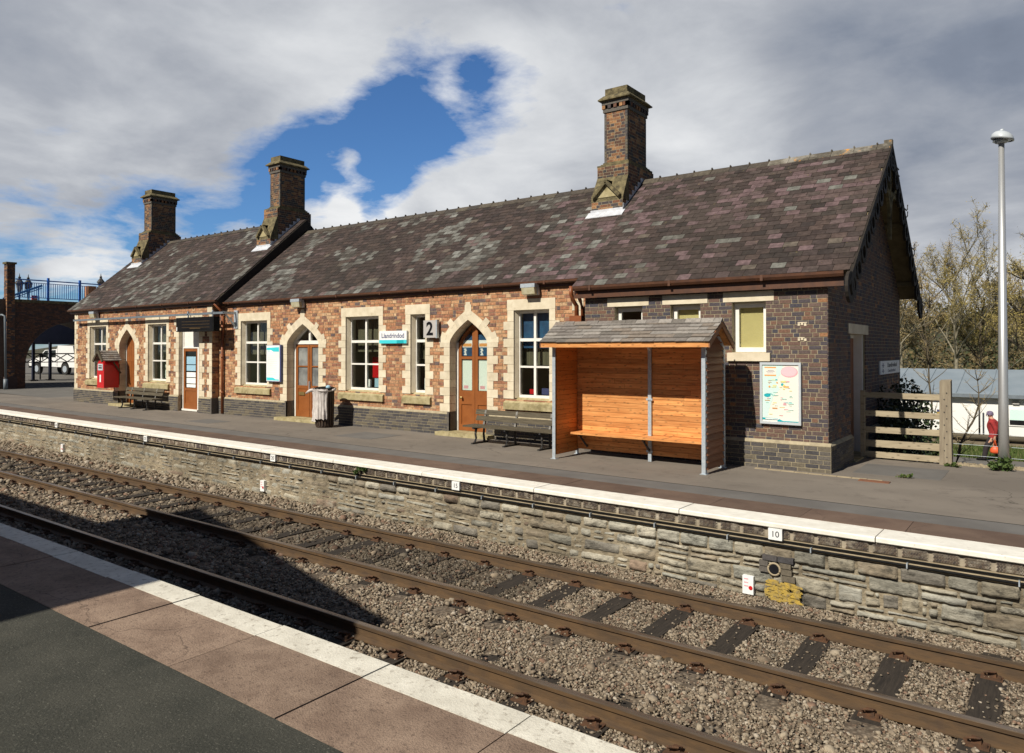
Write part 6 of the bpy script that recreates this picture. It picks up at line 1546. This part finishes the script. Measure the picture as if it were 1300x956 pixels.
TREES = [((-8.9, 58, -.97), 11.2, .75, 11, 'pale twiggy bare tree rising close behind the station gable', 'twig', 'bark_pale', 3600), ((-7.2, 62, -.97), 10.2, .8, 12, 'bushy bare tree second from the station gable', 'twig', 'bark', 3600),
    ((-5.35, 60, -.97), 12.6, .55, 13, 'tallest bare tree, olive and narrow, in the middle of the row', 'twig_olive', 'bark_pale', 4200), ((-4.0, 63, -.97), 11.0, .7, 14, 'olive bare tree just left of the lamp post', 'twig_olive', 'bark', 3800),
    ((-2.6, 66, -.97), 10.5, .8, 17, 'bare tree standing behind the lamp post pole', 'twig', 'bark_pale', 3200), ((-.9, 50, -.97), 9.6, .95, 15, 'spreading bare tree with a thick reddish trunk right of the lamp post', 'twig_olive', 'bark', 3600),
    ((1.2, 55, -.97), 11, .9, 16, 'broad bare tree at the right edge of the view', 'twig', 'bark', 3000), ((5.2, 56, -.97), 10.5, .85, 19, 'bare tree beyond the right edge of the fence', 'twig_olive', 'bark_pale', 2600), ((-10.8, 64, -.97), 11, .8, 18, 'bare tree mostly hidden behind the station gable', 'twig', 'bark', 2600)]
for loc, h, sp, sd, lab, tg_, bk_, ntw in TREES: tree(loc, h, sp, sd, lab, tg_, bk_, int(ntw * 1.05), trunk=.26 if 'thick' in lab else .15)
# far wooded hillside
mb = MB(); nx, ny = 110, 24
def hz(x, y): 
    t = max(0, min(1, (y - 80) / 110)); s = t * t * (3 - 2 * t)
    return -.97 + s * (11.5 + 4 * mnoise.noise((x * .012, y * .012, 0)) + (x * .02 if x > 0 else 0) + 1.5 * mnoise.noise((x * .05, y * .05, 4)))
for i in range(nx + 1):
    for j in range(ny + 1):
        x = -330 + 560 * i / nx; y = 78 + 330 * j / ny; mb.v.append((x, y, hz(x, y)))
for i in range(nx):
    for j in range(ny): a = i * (ny + 1) + j; mb.f.append((a, a + ny + 1, a + ny + 2, a + 1)); mb.m.append(0)
tag(mb.build('hillside', 'hill', smooth=True), kind='structure')
mb = MB(); r = random.Random(21)
for k in range(620):
    x, y = r.uniform(-45, 30), r.uniform(72, 170); z = hz(x, y); s = r.uniform(1.2, 2.8)
    leaves(mb, (x, y, z + s * .8), (s * .8, s * .8, s), 130, .30, 1.1, k)
tag(mb.build('woodland', 'wood_far'), 'brown and dark green woodland covering the hillside behind the bare trees', 'woodland', kind='stuff')
mb = MB(); r = random.Random(22)
for k in range(70):
    x, y = r.uniform(-10.5, 5), r.uniform(47.5, 56); s = r.uniform(.4, .9)
    leaves(mb, (x, y, -.9 + s), (s, s * .8, s * 1.3), 420, .10, .8, 400 + k)
tag(mb.build('undergrowth', 'wood_far'), 'tangled brown and green undergrowth below the bare trees', 'undergrowth', kind='stuff')
# ------------------------------------------------------------------ walking man with an orange bag
def figure():
    P0 = Vector((-1.72, 30.75, -.94))
    J = {}; ed = []; rad = {}
    def add(n, p, r, par=None):
        J[n] = Vector(p); rad[n] = r
        if par: ed.append((par, n))
    # facing -x, mid stride, leaning forward
    add('pelvis', (0, 0, .93), .15); add('waist', (-.02, 0, 1.06), .165, 'pelvis'); add('chest', (-.04, 0, 1.27), .19, 'waist'); add('collar', (-.07, 0, 1.42), .13, 'chest'); add('neck', (-.10, 0, 1.50), .058, 'collar'); add('skull', (-.13, 0, 1.60), .095, 'neck'); add('crown', (-.13, 0, 1.68), .085, 'skull')
    for s, nm, kx, fx, kz in ((-1, 'a', -.24, -.30, .50), (1, 'b', .10, .42, .47)):
        add('hip' + nm, (0, s * .09, .88), .125, 'pelvis'); add('knee' + nm, (kx, s * .10, kz), .10, 'hip' + nm); add('ankle' + nm, (fx, s * .10, .09 if nm == 'a' else .16), .075, 'knee' + nm)
        add('heel' + nm, (fx + .02, s * .10, .05 if nm == 'a' else .11), .045, 'ankle' + nm); add('toe' + nm, (fx - .2, s * .10, .04), .038, 'heel' + nm)
    for s, nm, ex, hx, hz_ in ((-1, 'a', .06, .03, .80), (1, 'b', .02, -.12, .86)):
        add('shoulder' + nm, (-.05, s * .19, 1.38), .085, 'collar'); add('elbow' + nm, (ex, s * .24, 1.10), .068, 'shoulder' + nm); add('wrist' + nm, (hx, s * .23, hz_ + .08), .034, 'elbow' + nm); add('palm' + nm, (hx - .02, s * .23, hz_), .032, 'wrist' + nm)
        for k in range(4):
            add('f%d' % k + nm, (hx - .045 + .022 * k, s * .225, hz_ - .05), .010, 'palm' + nm); add('t%d' % k + nm, (hx - .035 + .020 * k, s * .205, hz_ - .095 + .008 * abs(k - 1)), .008, 'f%d' % k + nm)
        add('thumb' + nm, (hx - .06, s * .20, hz_ - .02), .011, 'palm' + nm); add('thumbtip' + nm, (hx - .065, s * .185, hz_ - .06), .009, 'thumb' + nm)
    names = list(J); idx = {n: i for i, n in enumerate(names)}
    me = bpy.data.meshes.new('person'); me.from_pydata([tuple(J[n]) for n in names], [(idx[a], idx[b]) for a, b in ed], [])
    ob = bpy.data.objects.new('person_build', me); COL.objects.link(ob)
    m = ob.modifiers.new('skin', 'SKIN'); m2 = ob.modifiers.new('sub', 'SUBSURF'); m2.levels = 2; m2.render_levels = 2
    for n in names:
        v = me.skin_vertices[0].data[idx[n]]; r_ = rad[n]; v.radius = (r_, r_ * (1.25 if n in ('chest', 'waist', 'pelvis') else 1)); v.use_root = n == 'pelvis'
    bpy.context.view_layer.update()
    bm_ = bpy.data.meshes.new_from_object(ob.evaluated_get(bpy.context.evaluated_depsgraph_get())); bpy.data.objects.remove(ob)
    for k in ('red_cloth', 'dark_cloth', 'skin'): bm_.materials.append(K[k])
    for p in bm_.polygons:
        c = p.center; hand = abs(c.y) > .19 and .66 < c.z < .90 and c.x < .16
        p.material_index = 2 if (c.z > 1.475 or hand) else (0 if c.z > .86 or (abs(c.y) > .18 and c.z > .8) else 1); p.use_smooth = True
    o = bpy.data.objects.new('person', bm_); COL.objects.link(o); o.location = P0
    ORG[o.name] = (0, 0, 0)
    tag(o, 'man in a red jacket, dark trousers and knitted cap walking with an orange bag', 'person')
    def loc_mb(mb, nm, mat, sm=True):
        q = mb.build(nm, mat, None, smooth=sm); q.parent = o; return q
    mb = MB(); mb.lathe((-.132, 0, 1.60), [(.105, .0), (.108, .05), (.10, .10), (.07, .135), (.02, .15)], 16); mb.tube([(-.132 + .108 * math.cos(t), .108 * math.sin(t), 1.61) for t in [2 * math.pi * k / 16 for k in range(17)]], .014, 6); loc_mb(mb, 'cap', 'cap_cloth')
    mb = MB(); mb.tube([(-.215, 0, 1.605), (-.248, 0, 1.575), (-.218, 0, 1.562)], [.012, .017, .012], 6); loc_mb(mb, 'nose', 'skin')
    for s in (-1, 1):
        mb = MB(); mb.tube([(-.13, s * .095, 1.57), (-.12, s * .108, 1.60), (-.13, s * .1, 1.62)], [.012, .018, .01], 6); loc_mb(mb, 'ear', 'skin')
        mb = MB(); mb.tube([(-.214, s * .035, 1.60), (-.222, s * .035, 1.60)], .011, 8); loc_mb(mb, 'eye', 'ink')
    mb = MB(); mb.tube([(-.212, -.025, 1.538), (-.218, 0, 1.535), (-.212, .025, 1.538)], .006, 5); loc_mb(mb, 'mouth', 'hatch')
    mb = MB(); mb.tube([(-.10, 0, 1.455), (-.105, 0, 1.50)], [.085, .075], 14); loc_mb(mb, 'collar', 'red_cloth')
    for s, x, z in ((-1, -.30, .0), (1, .42, .06)):
        mb = MB(); mb.tube([(x + .06, s * .10, z + .05), (x - .02, s * .10, z + .06), (x - .14, s * .10, z * .4 + .045), (x - .24, s * .10, .035)], [.048, .058, .05, .03], 10); loc_mb(mb, 'shoe', 'black')
    b = MB(); c = P0 + Vector((.03, -.25, .28)); bt = thing('shopping_bag', tuple(c), 'bright orange carrier bag held by the man in red', 'bag')
    n = 18; pr_ = [(.04, .03), (.11, .04), (.14, .10), (.13, .18), (.08, .25), (.03, .28)]; base = 0
    for r_, z in pr_:
        for j in range(n):
            t = 2 * math.pi * j / n; w = 1 + .12 * mnoise.noise((math.cos(t) * 2, math.sin(t) * 2, z * 9)); b.v.append((c.x + r_ * 1.15 * w * math.cos(t), c.y + r_ * .6 * w * math.sin(t), c.z + z - .02))
    for k in range(len(pr_) - 1):
        for j in range(n): b.f.append((k * n + j, k * n + (j + 1) % n, (k + 1) * n + (j + 1) % n, (k + 1) * n + j)); b.m.append(0)
    b.f.append(tuple(reversed(range(n)))); b.m.append(0); b.build('bag_body', 'orange_bag', bt, smooth=True)
    b = MB(); b.tube([c + Vector((-.05, 0, .22)), c + Vector((-.02, 0.015, .47)), c + Vector((.0, .02, .47)), c + Vector((.04, 0, .22))], .010, 6); b.build('handle', 'orange_bag', bt)
figure()
# ------------------------------------------------------------------ road bridge, railings, lamps and pickup on the left
bg = thing('road_bridge', (-45.5, 18, PZ), 'dark brick bridge with a wide arch beyond the end of the station', 'bridge')
FB = Fr((-45.5, 0, 0), (0, 1, 0), (1, 0, 0))
ya0, ya1 = 16.45, 21.6; yc = (ya0 + ya1) / 2; hw = (ya1 - ya0) / 2; zs_, zr_ = 2.1, 4.55
arc = [(yc - hw * math.cos(math.pi * k / 24), zs_ + (zr_ - zs_) * math.sin(math.pi * k / 24)) for k in range(25)]
mb = MB()
FB.box(mb, 14.9, ya0, .6, 5.7, -3.5, -.005); FB.box(mb, ya1, 34, .6, 5.7, -3.5, -.005)
for p, q in zip(arc, arc[1:]):
    mb.hexa([FB.p(p[0], p[1], -.005), FB.p(q[0], q[1], -.005), FB.p(q[0], q[1], -3.5), FB.p(p[0], p[1], -3.5), FB.p(p[0], 5.7, -.005), FB.p(q[0], 5.7, -.005), FB.p(q[0], 5.7, -3.5), FB.p(p[0], 5.7, -3.5)])
wl = mb.build('wall', 'mortar_bridge', bg)
def bh(va, vb):
    if vb < zs_: return [(ya0, ya1)]
    if va > zr_: return []
    t = math.asin(min(1, max(0, (va - zs_) / (zr_ - zs_)))); return [(yc - hw * math.cos(t), yc + hw * math.cos(t))]
bk = MB(); bricks(bk, FB, 15.95, 22.5, .8, 5.55, holes=bh, style='flemish', bl=.24); bk.build('brick_facing', 'brick_bridge', wl)
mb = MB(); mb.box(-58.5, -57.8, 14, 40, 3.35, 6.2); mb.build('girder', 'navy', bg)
mb = MB(); FB.box(mb, 15.9, 34, 5.56, 5.72, -.6, .06); mb.build('parapet_coping', 'stone_dirty', bg)
def pier(x0, x1, y0, y1, z1):
    mb = MB(); mb.box(x0, x1, y0, y1, .6, z1); p = mb.build('pier', 'mortar_bridge', bg); bk = MB()
    bricks(bk, Fr((0, y0, 0), (1, 0, 0), (0, -1, 0)), x0, x1, .8, z1, style='flemish', bl=.24); bricks(bk, Fr((x1, 0, 0), (0, 1, 0), (1, 0, 0)), y0, y1, .8, z1, style='flemish', bl=.24); bk.build('brick_facing', 'brick_chimney', p)
    mb = MB(); mb.box(x0 - .06, x1 + .06, y0 - .06, y1 + .06, z1, z1 + .10); mb.build('pier_cap', 'stone_dirty', p)
    mb = MB(); mb.box(x0 - .1, x1 + .1, y0 - .1, y1 + .1, .6, 1.5); mb.build('pier_base', 'brick_bridge', p)
pier(-45.75, -45.32, 15.48, 15.86, 7.6)
mb = MB(); mb.box(-45.9, -45.45, 19.65, 20.1, 5.5, 6.7); pt = mb.build('pier', 'brick_red', bg); 
rl = thing('bridge_railing', (-45.6, 18, 5.7), 'bright blue metal railing along the top of the brick bridge', 'railing')
def rail_span(y0, y1, x=-45.62):
    mb = MB(); mb.box(x - .03, x + .03, y0, y1, 6.80, 6.86); mb.box(x - .02, x + .02, y0, y1, 6.66, 6.69); mb.box(x - .02, x + .02, y0, y1, 5.84, 5.88); rr_ = mb.build('rail', 'blue_steel', rl)
    mb = MB(); y = y0 + .09
    while y < y1: mb.box(x - .009, x + .009, y, y + .028, 5.88, 6.66); y += .115
    b = mb.build('baluster', 'blue_steel', rr_)
for a, b in ((15.95, 17.6), (17.6, 19.27), (19.27, 21.0), (21.0, 22.8)):
    rail_span(a + .04, b - .04)
    mb = MB(); mb.box(-45.68, -45.56, b - .05, b + .05, 5.7, 7.0); mb.build('post', 'blue_steel', rl)
stair = thing('stair_handrail', (-48, 17, 5.8), 'sloping pale blue stair handrail behind the bridge railing', 'handrail')
mb = MB(); mb.bar((-48, 16.2, 5.85), (-48, 18.2, 6.75), .06, .12); mb.bar((-48, 16.2, 5.70), (-48, 18.2, 6.60), .05, .05)
for k in range(4): mb.bar((-48, 16.5 + .5 * k, 5.0), (-48, 16.5 + .5 * k, 5.95 + .22 * k), .05, .05)
mb.build('rail', 'paper_blue', stair); stair.children[0].data.materials.clear(); K['blue_light'] = plain('light_blue_steel', (.10, .38, .75), (.08, .32, .66), 5, .45); stair.children[0].data.materials.append(K['blue_light'])
mb = MB(); mb.box(-49, -48.9, 18.0, 18.4, 5.6, 6.2); mb.box(-48.898, -48.894, 18.0, 18.4, 5.86, 5.94, 1); mb.box(-48.898, -48.894, 18.1, 18.3, 6.02, 6.08, 1)
tag(mb.build('road_sign', ['lorry_red', 'paper']), 'small red and white panel glimpsed through the blue railing', 'sign')
def old_lamp(y, x, lab, dz=0):
    l = thing('street_lantern', (x, y, 5.7 - dz), lab, 'street lamp', 'old style lanterns on the bridge'); 
    mb = MB(); mb.tube([(x, y, 4.8), (x, y, 6.35)], .05, 8); mb.build('post', 'iron', l)
    mb = MB(); mb.lathe((x, y, 6.35), [(.07, 0), (.09, .05), (.19, .55)], 6); mb.build('glazing', 'lamp_glass', l)
    mb = MB(); mb.lathe((x, y, 6.9), [(.26, 0), (.24, .05), (.12, .22), (.06, .30), (.09, .36), (.03, .44), (.01, .6)], 8)
    for k in range(6): a = math.pi * 2 * k / 6; mb.bar((x + .07 * math.cos(a), y + .07 * math.sin(a), 6.36), (x + .19 * math.cos(a), y + .19 * math.sin(a), 6.9), .025, .025)
    mb.build('hood', 'iron', l); l.location.z += 2 * dz
old_lamp(17.55, -49.5, 'black old style lantern on the bridge nearest the brick pier'); old_lamp(18.05, -49.6, 'black old style lantern on the bridge, right one of the close pair'); old_lamp(22.4, -50, 'black old style lantern on the bridge just above the station roof edge', .22)
# things under and in front of the arch
cp = thing('conduit', (-44.7, 15.5, PZ), 'thin grey pipe bent down the face of the brick pier', 'pipe')
mb = MB(); mb.tube([(-48.0, 15.2, 4.72), (-45.15, 15.2, 4.82), (-45.05, 15.3, 4.76), (-45.03, 15.35, 1.4)], .06, 8); mb.tube([(-45.03, 15.35, 1.4), (-45.03, 15.35, .8)], .11, 8); mb.build('pipe', 'grey_paint', cp, smooth=True)
fb = thing('footbridge_frame', (-47, 14.6, PZ), 'blue steel frame at the left edge beside the brick pier', 'frame')
mb = MB(); mb.box(-47.4, -46.9, 14.7, 15.1, .8, 7.2); mb.box(-50, -46.9, 14.7, 15.1, 6.5, 7.2); mb.build('column', 'blue_steel', fb)
for k, (x, y) in enumerate(((-49.6, 18.35), (-49.8, 19.35))):
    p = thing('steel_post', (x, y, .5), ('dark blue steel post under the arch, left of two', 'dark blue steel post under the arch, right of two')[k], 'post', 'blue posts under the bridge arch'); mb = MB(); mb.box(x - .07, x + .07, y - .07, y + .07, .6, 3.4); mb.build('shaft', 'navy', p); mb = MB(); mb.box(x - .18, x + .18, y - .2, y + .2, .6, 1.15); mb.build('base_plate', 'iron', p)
lf = thing('lattice_fence', (-50, 18, .6), 'dark lattice fence seen through the brick arch', 'fence')
mb = MB()
for k in range(0, 7, 3): mb.box(-50.04, -49.96, 16.6 + .75 * k, 16.66 + .75 * k, 1.0, 2.75)
for k in range(6): mb.bar((-50, 16.65 + .75 * k, 2.2), (-50, 17.4 + .75 * k, 2.7), .04, .05); mb.bar((-50, 16.65 + .75 * k, 2.7), (-50, 17.4 + .75 * k, 2.2), .04, .05)
mb.box(-50.03, -49.97, 16.6, 21.2, 2.68, 2.75); mb.box(-50.03, -49.97, 16.6, 21.2, 2.17, 2.22); mb.build('lattice', 'iron', lf)
mb = MB(); mb.prism([(-45.6, 14.0, .78), (-45.6, 80, .78), (-60, 80, .55), (-150, 110, .1), (-150, -20, .1), (-60, 14, .5)], (0, 0, .012)); 
fc = MB(); fc.v = [(-34, 14, .792), (-34, 70, .792), (-47.5, 80, .85), (-47.5, 14, .85), (-51.5, 80, 1.30), (-51.5, 12, 1.30), (-150, 120, 1.34), (-150, 0, 1.34)]; fc.f = [(0, 1, 2, 3), (3, 2, 4, 5), (5, 4, 6, 7)]; fc.m = [0] * 3
tag(fc.build('forecourt', 'asphalt', fix=True), kind='structure')
def pickup(c, ang):
    p = thing('pickup_truck', (0, 0, 0), 'white pickup truck with a canopy seen through the brick arch', 'pickup'); 
    prof = [(-2.5, .55), (-2.55, .78), (-2.42, .98), (-1.45, 1.10), (-.72, 1.62), (.55, 1.68), (.62, 1.72), (.72, 1.92), (2.35, 1.88), (2.52, 1.25), (2.58, .62), (2.5, .48)]
    hw = .88
    def side(mb, x0=-hw, x1=hw): mb.prism([(a, x0, b) for a, b in prof], (0, x1 - x0, 0))
    mb = MB(); side(mb); mb.build('body', 'van_white', p, fix=True)
    for s in (-1, 1):
        for q, nm in (([(-1.30, 1.13), (-.68, 1.57), (-.36, 1.6), (-.36, 1.13)], 'window'), ([(-.28, 1.13), (-.28, 1.6), (.50, 1.62), (.50, 1.13)], 'window')):
            mb = MB(); mb.prism([(a, s * (hw + .004), b) for a, b in q], (0, -s * .02, 0)); mb.build(nm, 'dark_glass', p, fix=True)
        mb = MB()
        for x in (-.32, .56, .70): mb.box(x - .008, x + .008, s * (hw + .002) - .004, s * (hw + .002) + .004, .55, 1.1 if x < .6 else 1.85)
        mb.build('panel_gap', 'black', p)
        mb = MB(); mb.box(2.44, 2.60, s * (hw - .1) - .1, s * (hw - .1) + .11, .85, 1.2); mb.build('tail_light', 'red', p)
        mb = MB(); mb.box(-2.52, -2.36, s * (hw - .16) - .14, s * (hw - .16) + .14, .80, .95); mb.build('headlight', 'lamp_glass', p)
        mb = MB(); mb.box(-1.05, -.95, s * (hw + .1) - .09, s * (hw + .1) + .09, 1.12, 1.3); mb.build('mirror', 'black', p)
        for x in (-1.62, 1.52):
            mb = MB(); n = 16; mb.prism([(x + .45 * math.cos(math.pi * k / n), s * (hw + .006), .42 + .45 * math.sin(math.pi * k / n)) for k in range(n + 1)], (0, -s * .03, 0)); mb.build('wheel_arch', 'black', p, fix=True)
            mb = MB(); mb.tube([(x, s * (hw - .2), .37), (x, s * (hw + .02), .37)], .37, 22); w_ = mb.build('wheel', 'tyre', p)
            mb = MB(); mb.tube([(x, s * (hw), .37), (x, s * (hw + .03), .37)], .22, 14); mb.build('rim', 'galv', w_)
    mb = MB(); mb.box(-2.62, -2.4, -.86, .86, .42, .62); mb.box(2.5, 2.68, -.86, .86, .45, .62); mb.build('bumper', 'black', p)
    mb = MB(); mb.prism([(-1.38, -.74, 1.14), (-.74, -.70, 1.62), (-.74, .70, 1.62), (-1.38, .74, 1.14)], (-.02, 0, .03)); mb.build('windscreen', 'dark_glass', p, fix=True)
    p.location = c; p.rotation_euler = (0, 0, ang); p.scale = (1, 1, 1)
pickup((-53.7, 21.75, 1.32), R(9))
# brick building behind the photographer (it throws the shade over the near platform and tracks)
sb = thing('waiting_hall', (-14, -4, NZ), 'brick hall with a sloping slate roof on the near platform, shading the tracks', 'building')
def wing(x0, x1, zl, zr_):
    mb = MB(); mb.prism([(x0, -2.1, NZ), (x1, -2.1, NZ), (x1, -2.1, zr_ - .15), (x0, -2.1, zl - .15)], (0, -5.8, 0)); w_ = mb.build('wall', 'brick_red', sb, fix=True)
    mb = MB(); mb.prism([(x0, -2.0, zl - .15), (x1, -2.0, zr_ - .15), (x1, -2.0, zr_), (x0, -2.0, zl)], (0, -6, 0)); mb.build('roof', 'slate', sb, fix=True)
    mb = MB()
    for k in range(int((x1 - x0) / 2.4)): mb.box(x0 + .7 + 2.4 * k, x0 + 1.7 + 2.4 * k, -2.11, -2.08, 2.0, 3.8)
    mb.build('window', 'dark_glass', sb)
wing(-40, -14.9, 7.3, 7.3); wing(-14.9, -7.2, 8.9, 7.05)
